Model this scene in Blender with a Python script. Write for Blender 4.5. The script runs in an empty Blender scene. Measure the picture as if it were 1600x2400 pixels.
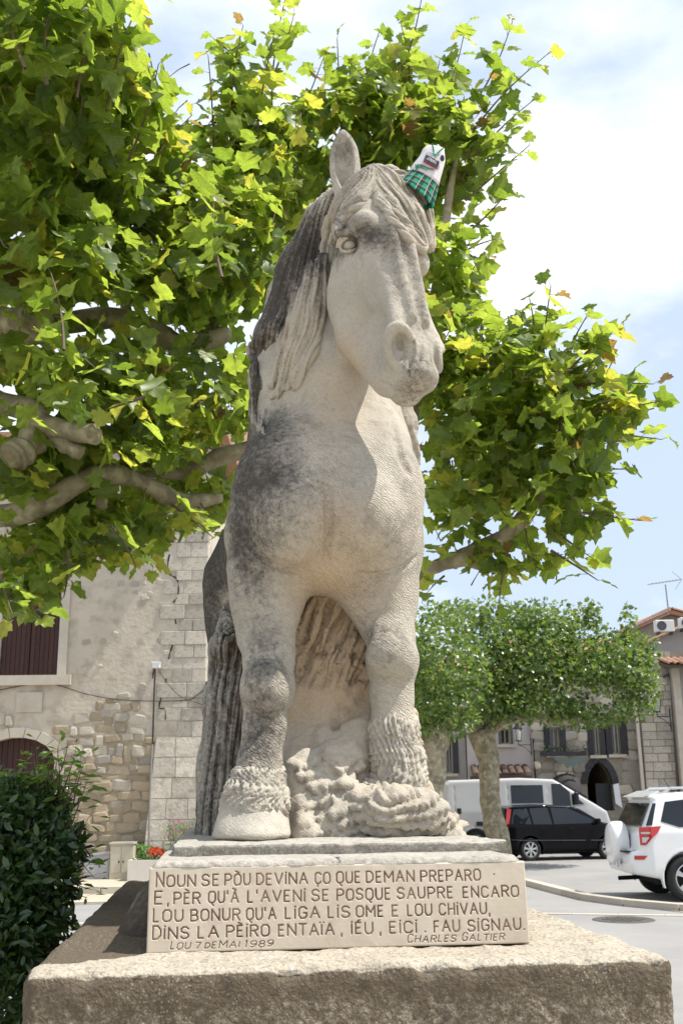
import bpy, math, random, os
import numpy as np
from mathutils import Vector, Matrix
rnd = random.Random(7); nrs = np.random.RandomState(7)
sc = bpy.context.scene
# ---------------- camera, sky, sun, exposure ----------------
F = 2500.; CX = 800.; CY = 1200.; TILT = math.atan(668 / 2500); ROLL = -0.011
CAM = Vector((0, 0, 1.65))
RM = (Matrix.Rotation(math.pi / 2 + TILT, 3, 'X') @ Matrix.Rotation(ROLL, 3, 'Z'))
cd = bpy.data.cameras.new('camera'); cam = bpy.data.objects.new('camera', cd); sc.collection.objects.link(cam)
cam.matrix_world = Matrix.Translation(CAM) @ RM.to_4x4()
cd.sensor_fit = 'VERTICAL'; cd.sensor_height = 36; cd.lens = 36 * F / 2400; cd.clip_end = 3000; cd.clip_start = 0.05
sc.camera = cam
cd.dof.use_dof = True; cd.dof.focus_distance = 4.6; cd.dof.aperture_fstop = 9.0
SUN_EL = math.radians(60); SUN_AZ = math.radians(-9)
w = bpy.data.worlds.new('World'); sc.world = w; w.use_nodes = True
nt = w.node_tree; N = nt.nodes; K = nt.links
bg = N['Background']
sky = N.new('ShaderNodeTexSky'); sky.sky_type = 'NISHITA'; sky.sun_disc = False
sky.sun_elevation = SUN_EL; sky.sun_rotation = math.pi / 2 - SUN_AZ; sky.air_density = 1.0; sky.dust_density = 1.6; sky.altitude = 50
tc = N.new('ShaderNodeTexCoord'); mp = N.new('ShaderNodeMapping'); mp.inputs['Scale'].default_value = (1.0, 1.0, 2.2)
mp.inputs['Location'].default_value = (0.35, 0.1, 0.12)
ns = N.new('ShaderNodeTexNoise'); ns.inputs['Scale'].default_value = 2.3; ns.inputs['Detail'].default_value = 8; ns.inputs['Roughness'].default_value = .55
cr = N.new('ShaderNodeValToRGB'); cr.color_ramp.elements[0].position = .45; cr.color_ramp.elements[1].position = .67
mx = N.new('ShaderNodeMix'); mx.data_type = 'RGBA'
mx.inputs[7].default_value = (15.6, 15.8, 16.0, 1)
ml = N.new('ShaderNodeMix'); ml.data_type = 'RGBA'; ml.inputs[0].default_value = .68; ml.inputs[7].default_value = (10.0, 11.9, 15.0, 1)
K.new(tc.outputs['Generated'], mp.inputs[0]); K.new(mp.outputs[0], ns.inputs['Vector']); K.new(ns.outputs[0], cr.inputs[0])
K.new(sky.outputs[0], ml.inputs[6]); K.new(ml.outputs[2], mx.inputs[6]); K.new(cr.outputs[0], mx.inputs[0]); K.new(mx.outputs[2], bg.inputs[0])
bg.inputs[1].default_value = 0.071
sd = bpy.data.lights.new('sun', 'SUN'); sun = bpy.data.objects.new('sun', sd); sc.collection.objects.link(sun)
sd.energy = 5.0; sd.angle = math.radians(.55); sd.color = (1, .955, .885)
sv = Vector((math.cos(SUN_EL) * math.cos(SUN_AZ), math.cos(SUN_EL) * math.sin(SUN_AZ), math.sin(SUN_EL)))
sun.rotation_euler = sv.to_track_quat('Z', 'Y').to_euler(); sun.location = (10, 0, 20)
sc.view_settings.view_transform = 'Standard'; sc.view_settings.look = 'None'; sc.view_settings.gamma = 1
sc.view_settings.use_curve_mapping = False; sc.view_settings.exposure = 0.37

# ---------------- placing helpers ----------------
def ray(px, py): return RM @ Vector(((px - CX) / F, -(py - CY) / F, -1))
def at(px, py, Y):
    v = ray(px, py); return CAM + v * (Y / v.y)
def onz(px, py, z=0.):
    v = ray(px, py); return CAM + v * ((z - 1.65) / v.z)
def ppm(px, py, Y):
    return Y / ray(px, py).y / F       # metres per photo pixel at that depth
def onplane(px, py, p0, n):
    v = ray(px, py); return CAM + v * ((Vector(p0) - CAM).dot(n) / v.dot(n))

# ---------------- object helpers ----------------
def link(o, parent=None):
    sc.collection.objects.link(o)
    if parent: o.parent = parent
    return o
def empty(name, loc=(0, 0, 0), rz=0, label=None, cat=None, group=None, kind=None):
    o = bpy.data.objects.new(name, None); o.location = loc; o.rotation_euler = (0, 0, rz); o.empty_display_size = .1
    link(o); tag(o, label, cat, group, kind); return o
def tag(o, label=None, cat=None, group=None, kind=None):
    if label: o['label'] = label
    if cat: o['category'] = cat
    if group: o['group'] = group
    if kind: o['kind'] = kind
    return o
def mesh(name, V, Fc, mats, smooth=False, mi=None):
    me = bpy.data.meshes.new(name)
    V = np.asarray(V, dtype=np.float32)
    if isinstance(Fc, np.ndarray):
        n, k = Fc.shape
        me.vertices.add(len(V)); me.vertices.foreach_set('co', V.ravel())
        me.loops.add(n * k); me.loops.foreach_set('vertex_index', Fc.astype(np.int32).ravel())
        me.polygons.add(n); me.polygons.foreach_set('loop_start', np.arange(0, n * k, k, dtype=np.int32))
        me.update(calc_edges=True)
    else:
        me.from_pydata(V.tolist(), [], Fc)
    if not isinstance(mats, (list, tuple)): mats = [mats]
    for m in mats: me.materials.append(m)
    if mi is not None: me.polygons.foreach_set('material_index', np.asarray(mi, dtype=np.int32))
    if smooth: me.polygons.foreach_set('use_smooth', np.ones(len(me.polygons), dtype=bool))
    me.update(); return me
def obj(name, me, parent=None, loc=None, **k):
    o = bpy.data.objects.new(name, me)
    if loc is not None: o.location = loc
    link(o, parent)
    return tag(o, **k)
class MB:
    """collects shapes into one mesh"""
    def __init__(s): s.v = []; s.f = []; s.m = []
    def add(s, V, Fc, m=0):
        b = len(s.v); s.v += [tuple(p) for p in V]; s.f += [tuple(i + b for i in f) for f in Fc]; s.m += [m] * len(Fc)
    def box(s, c, d, M=None, m=0, bev=0):
        x, y, z = (q / 2 for q in d); c = Vector(c)
        if bev:
            V = []; Fc = []
            import itertools
            b = bev
            ix = {}
            for sx, sy, sz in itertools.product((-1, 1), repeat=3):
                for a in range(3):
                    p = [sx * (x - b), sy * (y - b), sz * (z - b)]; p[a] = (sx * x, sy * y, sz * z)[a]
                    ix[(sx, sy, sz, a)] = len(V); V.append(Vector(p))
            for a in range(3):
                o1, o2 = (a + 1) % 3, (a + 2) % 3
                for sg in (-1, 1):
                    q = []
                    for s1, s2 in ((-1, -1), (1, -1), (1, 1), (-1, 1)):
                        t = [0, 0, 0]; t[a] = sg; t[o1] = s1; t[o2] = s2; q.append(ix[(*t, a)])
                    Fc.append(q if sg > 0 else q[::-1])
                for s1 in (-1, 1):
                    for s2 in (-1, 1):
                        t0 = [0, 0, 0]; t0[a] = -1; t0[o1] = s1; t0[o2] = s2; t1 = list(t0); t1[a] = 1
                        q = [ix[(*t0, o1)], ix[(*t1, o1)], ix[(*t1, o2)], ix[(*t0, o2)]]
                        Fc.append(q if s1 * s2 < 0 else q[::-1])
            for sx, sy, sz in itertools.product((-1, 1), repeat=3):
                q = [ix[(sx, sy, sz, a)] for a in range(3)]; Fc.append(q if sx * sy * sz > 0 else q[::-1])
        else:
            V = [Vector((i * x, j * y, k * z)) for k in (-1, 1) for j in (-1, 1) for i in (-1, 1)]
            Fc = [(0, 2, 3, 1), (4, 5, 7, 6), (0, 1, 5, 4), (2, 6, 7, 3), (0, 4, 6, 2), (1, 3, 7, 5)]
        if M is not None: V = [M @ p for p in V]
        s.add([p + c for p in V], Fc, m)
    def tube(s, pts, rad, n=8, m=0, cap=True):
        pts = [Vector(p) for p in pts]; k = len(pts)
        if not hasattr(rad, '__len__'): rad = [rad] * k
        V = []; up = None
        for i, p in enumerate(pts):
            d = (pts[min(i + 1, k - 1)] - pts[max(i - 1, 0)]).normalized()
            if up is None:
                up = Vector((0, 0, 1)) if abs(d.z) < .9 else Vector((1, 0, 0))
            a = d.cross(up).normalized(); up = a.cross(d).normalized()
            for j in range(n):
                t = 2 * math.pi * j / n; V.append(p + (a * math.cos(t) + up * math.sin(t)) * rad[i])
        Fc = [(i * n + j, i * n + (j + 1) % n, (i + 1) * n + (j + 1) % n, (i + 1) * n + j) for i in range(k - 1) for j in range(n)]
        if cap: Fc += [tuple(range(n))[::-1], tuple((k - 1) * n + j for j in range(n))]
        s.add(V, Fc, m)
    def lathe(s, prof, n=24, M=None, m=0):
        V = []; k = len(prof)
        for r, z in prof:
            for j in range(n):
                t = 2 * math.pi * j / n; V.append(Vector((r * math.cos(t), r * math.sin(t), z)))
        Fc = [(i * n + j, i * n + (j + 1) % n, (i + 1) * n + (j + 1) % n, (i + 1) * n + j) for i in range(k - 1) for j in range(n)]
        if M is not None: V = [M @ p for p in V]
        s.add(V, Fc, m)
    def prism(s, poly, h, M=None, m=0):
        """2D polygon (x,y) raised 0..h in z"""
        n = len(poly); V = [Vector((a, b, 0)) for a, b in poly] + [Vector((a, b, h)) for a, b in poly]
        Fc = [tuple(range(n))[::-1], tuple(range(n, 2 * n))] + [(i, (i + 1) % n, n + (i + 1) % n, n + i) for i in range(n)]
        if M is not None: V = [M @ p for p in V]
        s.add(V, Fc, m)
    def mesh(s, name, mats, smooth=False):
        if not isinstance(mats, (list, tuple)): mats = [mats]
        me = bpy.data.meshes.new(name); me.from_pydata([tuple(p) for p in s.v], [], s.f)
        for q in mats: me.materials.append(q)
        me.polygons.foreach_set('material_index', s.m)
        if smooth: me.polygons.foreach_set('use_smooth', [True] * len(s.f))
        me.update(); return me
    def build(s, name, mats, parent=None, smooth=False, loc=None, **k):
        return obj(name, s.mesh(name, mats, smooth), parent, loc, **k)

# ---------------- materials ----------------
def M(name, col, rough=.8, col2=None, scale=4., bump=0., bscale=None, spec=.3, metal=0., detail=6, col3=None, scale3=None, amt3=.5, coat=0., coords='Object', contrast=.25):
    m = bpy.data.materials.new(name); m.use_nodes = True; nt = m.node_tree; b = nt.nodes['Principled BSDF']
    b.inputs['Base Color'].default_value = (*col, 1); b.inputs['Roughness'].default_value = rough
    b.inputs['Specular IOR Level'].default_value = spec; b.inputs['Metallic'].default_value = metal; b.inputs['Coat Weight'].default_value = coat
    t = nt.nodes.new('ShaderNodeTexCoord'); out = t.outputs[coords]
    if col2:
        n = nt.nodes.new('ShaderNodeTexNoise'); n.inputs['Scale'].default_value = scale; n.inputs['Detail'].default_value = detail; n.inputs['Roughness'].default_value = .65
        nt.links.new(out, n.inputs['Vector'])
        r = nt.nodes.new('ShaderNodeMapRange'); r.inputs[1].default_value = .5 - contrast; r.inputs[2].default_value = .5 + contrast
        nt.links.new(n.outputs[0], r.inputs[0])
        x = nt.nodes.new('ShaderNodeMix'); x.data_type = 'RGBA'; x.inputs[6].default_value = (*col, 1); x.inputs[7].default_value = (*col2, 1)
        nt.links.new(r.outputs[0], x.inputs[0]); last = x.outputs[2]
        if col3:
            n3 = nt.nodes.new('ShaderNodeTexNoise'); n3.inputs['Scale'].default_value = scale3 or scale * 6; n3.inputs['Detail'].default_value = 5
            nt.links.new(out, n3.inputs['Vector'])
            r3 = nt.nodes.new('ShaderNodeMapRange'); r3.inputs[1].default_value = .5; r3.inputs[2].default_value = .68; r3.inputs[4].default_value = amt3
            nt.links.new(n3.outputs[0], r3.inputs[0])
            x3 = nt.nodes.new('ShaderNodeMix'); x3.data_type = 'RGBA'; x3.inputs[7].default_value = (*col3, 1)
            nt.links.new(r3.outputs[0], x3.inputs[0]); nt.links.new(last, x3.inputs[6]); last = x3.outputs[2]
        nt.links.new(last, b.inputs['Base Color'])
    if bump:
        n2 = nt.nodes.new('ShaderNodeTexNoise'); n2.inputs['Scale'].default_value = bscale or scale * 5; n2.inputs['Detail'].default_value = 5
        nt.links.new(out, n2.inputs['Vector'])
        bp = nt.nodes.new('ShaderNodeBump'); bp.inputs['Strength'].default_value = 1; bp.inputs['Distance'].default_value = bump
        nt.links.new(n2.outputs[0], bp.inputs['Height']); nt.links.new(bp.outputs[0], b.inputs['Normal'])
    return m
def vary(m, amt=.25):
    """per-object brightness variation on top of a material's base colour"""
    nt = m.node_tree; b = nt.nodes['Principled BSDF']; inp = b.inputs['Base Color']
    oi = nt.nodes.new('ShaderNodeObjectInfo'); mr = nt.nodes.new('ShaderNodeMapRange'); mr.inputs[3].default_value = 1 - amt; mr.inputs[4].default_value = 1 + amt
    nt.links.new(oi.outputs['Random'], mr.inputs[0])
    v = nt.nodes.new('ShaderNodeVectorMath'); v.operation = 'SCALE'
    if inp.links: nt.links.new(inp.links[0].from_socket, v.inputs[0])
    else: v.inputs[0].default_value = inp.default_value[:3]
    nt.links.new(mr.outputs[0], v.inputs['Scale']); nt.links.new(v.outputs[0], inp); return m

# ---------------- numpy noise ----------------
_T = nrs.rand(64, 64, 64).astype(np.float32)
def vnoise(P, s=1., seed=0):
    Q = np.asarray(P, dtype=np.float64) * s + seed * 17.31 + 1000; i = np.floor(Q).astype(np.int64); f = Q - i; f = f * f * (3 - 2 * f); i &= 63; j = (i + 1) & 63
    a = lambda x, y, z: _T[x, y, z]
    fx, fy, fz = f[:, 0], f[:, 1], f[:, 2]
    c00 = a(i[:, 0], i[:, 1], i[:, 2]) * (1 - fx) + a(j[:, 0], i[:, 1], i[:, 2]) * fx
    c10 = a(i[:, 0], j[:, 1], i[:, 2]) * (1 - fx) + a(j[:, 0], j[:, 1], i[:, 2]) * fx
    c01 = a(i[:, 0], i[:, 1], j[:, 2]) * (1 - fx) + a(j[:, 0], i[:, 1], j[:, 2]) * fx
    c11 = a(i[:, 0], j[:, 1], j[:, 2]) * (1 - fx) + a(j[:, 0], j[:, 1], j[:, 2]) * fx
    return (c00 * (1 - fy) + c10 * fy) * (1 - fz) + (c01 * (1 - fy) + c11 * fy) * fz - .5
def fbm(P, s=1., o=4, seed=0, g=.5):
    r = 0; a = 1.
    for k in range(o): r = r + a * vnoise(P, s * 2.03 ** k, seed + k); a *= g
    return r

# ---------------- implicit surfaces (carved shapes) ----------------
class Field:
    def __init__(s, lo, hi, h):
        s.lo = np.array(lo, float); s.h = h; s.n = np.ceil((np.array(hi) - s.lo) / h).astype(int) + 1
        s.V = np.full(tuple(s.n), .25, np.float32)
        s.ax = [(s.lo[i] + h * np.arange(s.n[i])).astype(np.float32) for i in range(3)]
    def win(s, lo, hi):
        a = np.clip(np.floor((np.array(lo) - s.lo) / s.h).astype(int), 0, s.n); b = np.clip(np.ceil((np.array(hi) - s.lo) / s.h).astype(int) + 1, 0, s.n)
        sl = tuple(slice(a[i], b[i]) for i in range(3))
        if any(b[i] <= a[i] for i in range(3)): return None, None
        return sl, (s.ax[0][sl[0]][:, None, None], s.ax[1][sl[1]][None, :, None], s.ax[2][sl[2]][None, None, :])
    def op(s, sl, d, k, sub=False):
        V = s.V[sl]
        if sub: V = -V
        if k > 0:
            h = np.maximum(k - np.abs(V - d), 0) / k; r = np.minimum(V, d) - h * h * k * .25
        else: r = np.minimum(V, d)
        s.V[sl] = -r if sub else r
    def cone(s, a, b, ra, rb, k=.03, sub=False, flat=None):
        a = np.array(a, float); b = np.array(b, float); pad = max(ra, rb) + k + s.h * 2
        sl, G = s.win(np.minimum(a, b) - pad, np.maximum(a, b) + pad)
        if sl is None: return
        X, Y, Z = G[0] - a[0], G[1] - a[1], G[2] - a[2]; ba = b - a; L = max(ba @ ba, 1e-9)
        t = np.clip((X * ba[0] + Y * ba[1] + Z * ba[2]) / L, 0, 1)
        X = X - t * ba[0]; Y = Y - t * ba[1]; Z = Z - t * ba[2]
        if flat is not None:
            n, fct = np.array(flat[0], float), flat[1]; n /= np.linalg.norm(n)
            q = (X * n[0] + Y * n[1] + Z * n[2]) * (1 / fct - 1); X = X + q * n[0]; Y = Y + q * n[1]; Z = Z + q * n[2]
            d = np.sqrt(X * X + Y * Y + Z * Z) - (ra + (rb - ra) * t)
            if fct < 1: d = d * min(1, fct * 1.3)
        else: d = np.sqrt(X * X + Y * Y + Z * Z) - (ra + (rb - ra) * t)
        s.op(sl, d.astype(np.float32), k, sub)
    def ell(s, c, r, R=None, k=.03, sub=False):
        c = np.array(c, float); r = np.array(r, float); R = np.eye(3) if R is None else np.array(R)
        e = np.sqrt(((R * r) ** 2).sum(1)) + k + s.h * 2
        sl, G = s.win(c - e, c + e)
        if sl is None: return
        X, Y, Z = G[0] - c[0], G[1] - c[1], G[2] - c[2]
        q = [(X * R[0, i] + Y * R[1, i] + Z * R[2, i]) / r[i] for i in range(3)]
        k0 = np.sqrt(q[0] ** 2 + q[1] ** 2 + q[2] ** 2) + 1e-6; k1 = np.sqrt((q[0] / r[0]) ** 2 + (q[1] / r[1]) ** 2 + (q[2] / r[2]) ** 2) + 1e-6
        s.op(sl, (k0 * (k0 - 1) / k1).astype(np.float32), k, sub)
    def chain(s, P, r, k=.01, sub=False, flat=None):
        for i in range(len(P) - 1): s.cone(P[i], P[i + 1], r[i], r[i + 1], k, sub, flat)
    def warp(s, amp, sc_, o=3, seed=0):
        """roughen the surface: noise added near the zero level"""
        m = np.abs(s.V) < amp * 2 + 2 * s.h; ix = np.argwhere(m); P = s.lo + ix * s.h
        s.V[m] += (fbm(P, sc_, o, seed) * 2 * amp).astype(np.float32)
    def cut_below(s, z):
        k = int((z - s.lo[2]) / s.h); s.V[:, :, :max(k, 0)] = np.maximum(s.V[:, :, :max(k, 0)], .02)
    def nets(s):
        V = s.V; V[0] = .1; V[-1] = .1; V[:, 0] = .1; V[:, -1] = .1; V[:, :, 0] = .1; V[:, :, -1] = .1
        I = V < 0
        c = I[:-1, :-1, :-1].astype(np.uint8)
        for d in ((1, 0, 0), (0, 1, 0), (0, 0, 1), (1, 1, 0), (1, 0, 1), (0, 1, 1), (1, 1, 1)):
            c += I[d[0]:I.shape[0] - 1 + d[0], d[1]:I.shape[1] - 1 + d[1], d[2]:I.shape[2] - 1 + d[2]]
        A = (c > 0) & (c < 8); ix = np.argwhere(A); idx = np.full(A.shape, -1, np.int32); idx[A] = np.arange(len(ix))
        cor = {}
        for d in np.ndindex(2, 2, 2): cor[d] = V[ix[:, 0] + d[0], ix[:, 1] + d[1], ix[:, 2] + d[2]].astype(np.float64)
        S = np.zeros((len(ix), 3)); Cn = np.zeros(len(ix))
        for d in cor:
            for a in range(3):
                if d[a] == 0:
                    e = list(d); e[a] = 1; v0, v1 = cor[d], cor[tuple(e)]; m = (v0 < 0) != (v1 < 0)
                    t = v0 / np.where(m, v0 - v1, 1); p = np.tile(np.array(d, float), (len(ix), 1)); p[:, a] += t
                    S[m] += p[m]; Cn[m] += 1
        P = s.lo + (ix + S / Cn[:, None]) * s.h
        Q = []
        for a in range(3):
            sl0 = [slice(1, -1)] * 3; sl0[a] = slice(0, -1); sl1 = list(sl0); sl1[a] = slice(1, None)
            I0 = I[tuple(sl0)]; I1 = I[tuple(sl1)]; E = np.argwhere(I0 != I1); sg = I0[E[:, 0], E[:, 1], E[:, 2]]
            off = np.ones(3, int); off[a] = 0; E = E + off
            b, c2 = (a + 1) % 3, (a + 2) % 3
            def g(db, dc):
                e = E.copy(); e[:, b] -= db; e[:, c2] -= dc; return idx[e[:, 0], e[:, 1], e[:, 2]]
            q = np.stack([g(1, 1), g(0, 1), g(0, 0), g(1, 0)], 1); q[~sg] = q[~sg][:, ::-1]; Q.append(q)
        return P, np.concatenate(Q)
def relax(P, Q, it=1, lam=.5):
    n = len(P); E = np.concatenate([Q[:, [0, 1]], Q[:, [1, 2]], Q[:, [2, 3]], Q[:, [3, 0]]])
    for _ in range(it):
        S = np.zeros_like(P); C = np.bincount(E.ravel(), minlength=n)
        for a in range(3): S[:, a] = np.bincount(E[:, 0], P[E[:, 1], a], n) + np.bincount(E[:, 1], P[E[:, 0], a], n)
        P = P + lam * (S / np.maximum(C, 1)[:, None] - P)
    return P
def vnormals(P, Q):
    n = np.cross(P[Q[:, 2]] - P[Q[:, 0]], P[Q[:, 3]] - P[Q[:, 1]]); N_ = np.zeros_like(P)
    for j in range(4):
        for a in range(3): N_[:, a] += np.bincount(Q[:, j], n[:, a], len(P))
    return N_ / np.maximum(np.linalg.norm(N_, axis=1), 1e-9)[:, None]
def attr(me, name, val):
    a = me.attributes.new(name, 'FLOAT', 'POINT'); a.data.foreach_set('value', np.asarray(val, dtype=np.float32)); return a
def sstep(a, b, x): t = np.clip((x - a) / (b - a), 0, 1); return t * t * (3 - 2 * t)
# ---------------- the stone horse ----------------
def statue_material():
    m = bpy.data.materials.new('weathered_limestone'); m.use_nodes = True; nt = m.node_tree; Nn = nt.nodes; L = nt.links; b = Nn['Principled BSDF']
    b.inputs['Roughness'].default_value = .88; b.inputs['Specular IOR Level'].default_value = .2
    t = Nn.new('ShaderNodeTexCoord').outputs['Object']
    def noise(s, d=6, r=.6, vec=None):
        n = Nn.new('ShaderNodeTexNoise'); n.inputs['Scale'].default_value = s; n.inputs['Detail'].default_value = d; n.inputs['Roughness'].default_value = r
        L.new(vec or t, n.inputs['Vector']); return n.outputs[0]
    def rng(x, a, c, lo=0, hi=1):
        r = Nn.new('ShaderNodeMapRange'); r.inputs[1].default_value = a; r.inputs[2].default_value = c; r.inputs[3].default_value = lo; r.inputs[4].default_value = hi; L.new(x, r.inputs[0]); return r.outputs[0]
    def mix(f, a, c):
        x = Nn.new('ShaderNodeMix'); x.data_type = 'RGBA'
        if isinstance(f, (int, float)): x.inputs[0].default_value = f
        else: L.new(f, x.inputs[0])
        for s, v in ((6, a), (7, c)):
            if isinstance(v, tuple): x.inputs[s].default_value = (*v, 1)
            else: L.new(v, x.inputs[s])
        return x.outputs[2]
    def at_(n):
        a = Nn.new('ShaderNodeAttribute'); a.attribute_name = n; return a.outputs['Fac']
    def math_(op, a, c=0.):
        x = Nn.new('ShaderNodeMath'); x.operation = op; x.use_clamp = op in ('ADD',) and False
        for i, v in enumerate((a, c)):
            if isinstance(v, (int, float)): x.inputs[i].default_value = v
            else: L.new(v, x.inputs[i])
        return x.outputs[0]
    base = mix(rng(noise(3.2, 5), .35, .65), (.50, .455, .375), (.385, .35, .29))
    base = mix(at_('warm'), base, (.50, .375, .245))
    base = mix(rng(noise(70, 3, .7), .45, .75, 0, .45), base, (.25, .23, .20))
    # grey lichen plus darkened dips and mane hole, broken up by noise
    st = math_('ADD', at_('stain_shade'), math_('MULTIPLY', math_('SUBTRACT', noise(11, 10, .82), .5), 2.2))
    base = mix(rng(st, .35, 1.0, 0, .80), base, (.095, .082, .066))
    st2 = math_('ADD', at_('stain_shade'), math_('MULTIPLY', math_('SUBTRACT', noise(40, 8, .8), .5), 2.4))
    base = mix(rng(st2, .55, 1.0, 0, .85), base, (.055, .05, .045))
    base = mix(rng(noise(16, 8, .8), .60, .74, 0, .4), base, (.17, .15, .13))
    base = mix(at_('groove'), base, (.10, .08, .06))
    L.new(base, b.inputs['Base Color'])
    # chisel ripples + grain
    wv = Nn.new('ShaderNodeTexWave'); wv.inputs['Scale'].default_value = 26; wv.inputs['Distortion'].default_value = 11; wv.inputs['Detail'].default_value = 4; wv.inputs['Detail Scale'].default_value = 1.3
    mpn = Nn.new('ShaderNodeMapping'); mpn.inputs['Rotation'].default_value = (.5, .9, .3); L.new(t, mpn.inputs[0]); L.new(mpn.outputs[0], wv.inputs['Vector'])
    h = math_('ADD', math_('MULTIPLY', wv.outputs['Fac'], math_('MULTIPLY', at_('tool'), .5)), math_('MULTIPLY', noise(150, 4, .7), .5))
    h = math_('ADD', h, math_('MULTIPLY', noise(42, 5, .7), .7))
    bp = Nn.new('ShaderNodeBump'); bp.inputs['Strength'].default_value = .9; bp.inputs['Distance'].default_value = .0065
    L.new(h, bp.inputs['Height']); L.new(bp.outputs[0], b.inputs['Normal'])
    return m
STONE = statue_material()
def P(px, py, Y): return np.array(at(px, py, Y))
def rp(r, px, py, Y): return r * ppm(px, py, Y)
HX = dict(yaw=.58, roll=.02, pitch=-.25, o=Vector((.405, 4.27, 3.40)), s=1.25)
HR = (Matrix.Rotation(HX['yaw'], 3, 'Z') @ Matrix.Rotation(HX['roll'], 3, 'Y') @ Matrix.Rotation(HX['pitch'], 3, 'X') @ Matrix.Rotation(math.pi / 2, 3, 'X'))
HRn = np.array(HR)
def H(x, y, z): return HRn @ (np.array([x, y, z]) * HX['s']) + np.array(HX['o'])
hs = HX['s']
statue = empty('horse_statue', tuple(P(780, 1960, 4.9)), 0, 'tall weathered limestone horse statue on the stepped plinth, head turned to the right', 'statue')
SB = Vector(statue.location)
def dist_blob(Pv, c, r): return np.exp(-(((Pv - c) / r) ** 2).sum(1))
GUIDES = []
def tri(x): f = x - np.floor(x); return 1 - np.abs(2 * f - 1)
def hsh(i): return (np.sin(i * 12.9898 + 4.1) * 43758.5453) % 1.0
def cdist(V2, C):
    """distance to a polyline in the x-z plane, and the position along it"""
    d = np.full(len(V2), 9.); t_ = np.zeros(len(V2)); n = len(C) - 1
    for i in range(n):
        e = C[i + 1] - C[i]; t = np.clip(((V2 - C[i]) @ e) / (e @ e), 0, 1); q = np.linalg.norm(V2 - C[i] - t[:, None] * e, axis=1); m = q < d; d[m] = q[m]; t_[m] = (i + t[m]) / n
    return d, t_
def band(V, A_, B_, Y, n=24):
    """0..1 across a lock band bounded by two photo curves, and 0..1 along it"""
    ca, cb = [np.array([P(q[0], q[1], Y)[[0, 2]] for q in crv(c, n)]) for c in (A_, B_)]
    V2 = V[:, [0, 2]]; da, ta = cdist(V2, ca); db, tb = cdist(V2, cb); return da / (da + db + 1e-6), (ta + tb) / 2, np.minimum(da, db), da + db
def ridges(v, t, V, layers, warp=.05, seed=0):
    h = 0; vv = v + fbm(V * np.array([1, 1, .35]), 8, 2, seed) * warp * .55 + fbm(V, 2.6, 2, seed + 3) * warp * 1.3
    for k, (N_, A_) in enumerate(layers):
        x = vv * N_ + k * .37; c = np.floor(x); amp = .55 + .75 * hsh(c + 31 * k); x2 = x + .16 * np.sin(t * (.55 + .4 * hsh(c + 7)) * 6 + 6 * hsh(c + 3)); h = h + A_ * amp * (np.sqrt(tri(x2)) - .65)
    return h
def combed(V, Nv, depth, wd, cap=.035):
    """presses grooves between neighbouring locks and gives each lock its own weathering"""
    from mathutils import kdtree
    n = sum(len(g) for g in GUIDES); kd = kdtree.KDTree(n); ids = []; sh = []
    for j, g in enumerate(GUIDES):
        q = rnd.uniform(-1, 1)
        for p in g: kd.insert(p, len(ids)); ids.append(j)
        sh.append(q)
    kd.balance(); D = np.zeros(len(V)); S = np.zeros(len(V)); G_ = np.zeros(len(V))
    for i, p in enumerate(V):
        r = kd.find_n(p, 10); j = ids[r[0][1]]; d1 = r[0][2]; d2 = d1 + .03
        for q in r[1:]:
            if ids[q[1]] != j: d2 = q[2]; break
        D[i] = d2 - d1; G_[i] = d1; S[i] = sh[j]
    fade = np.clip(1.6 - G_ / cap, 0, 1); g = np.exp(-(D / wd) ** 2) * fade
    return V - Nv * (g * depth)[:, None], g, S * fade
def finish(name, Fd, stain_shade, warm=0., tool=1., it=1, groove=None, fine=0., seed=0, smooth=True, comb=None, relief=None):
    V, Q = Fd.nets(); V = relax(V, Q, it)
    Nv = vnormals(V, Q); gS = 0
    if relief is not None:
        hh_ = relief(V, Nv); V = V + Nv * hh_[:, None]; gS = np.clip(-hh_ / .012, -.6, 1) * .9
    if comb and GUIDES:
        V, gg, gS = combed(V, Nv, *comb)
    GUIDES.clear()
    if fine: V = V + Nv * (fbm(V, 28, 3, seed) * fine)[:, None]
    # cavity: smoothed surface lies outside the groove bottoms, which get darker colour
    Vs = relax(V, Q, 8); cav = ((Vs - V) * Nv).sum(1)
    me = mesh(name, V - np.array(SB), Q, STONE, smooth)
    st = (stain_shade(V, Nv) if callable(stain_shade) else np.full(len(V), stain_shade)) + gS * .26 + (gg * .45 if comb else 0)
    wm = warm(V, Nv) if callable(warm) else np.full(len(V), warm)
    attr(me, 'stain_shade', np.clip(st, 0, 1.2)); attr(me, 'warm', np.clip(wm, 0, 1)); attr(me, 'tool', np.full(len(V), tool))
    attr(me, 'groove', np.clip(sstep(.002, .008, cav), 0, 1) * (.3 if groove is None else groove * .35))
    return obj(name, me, statue)

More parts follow.
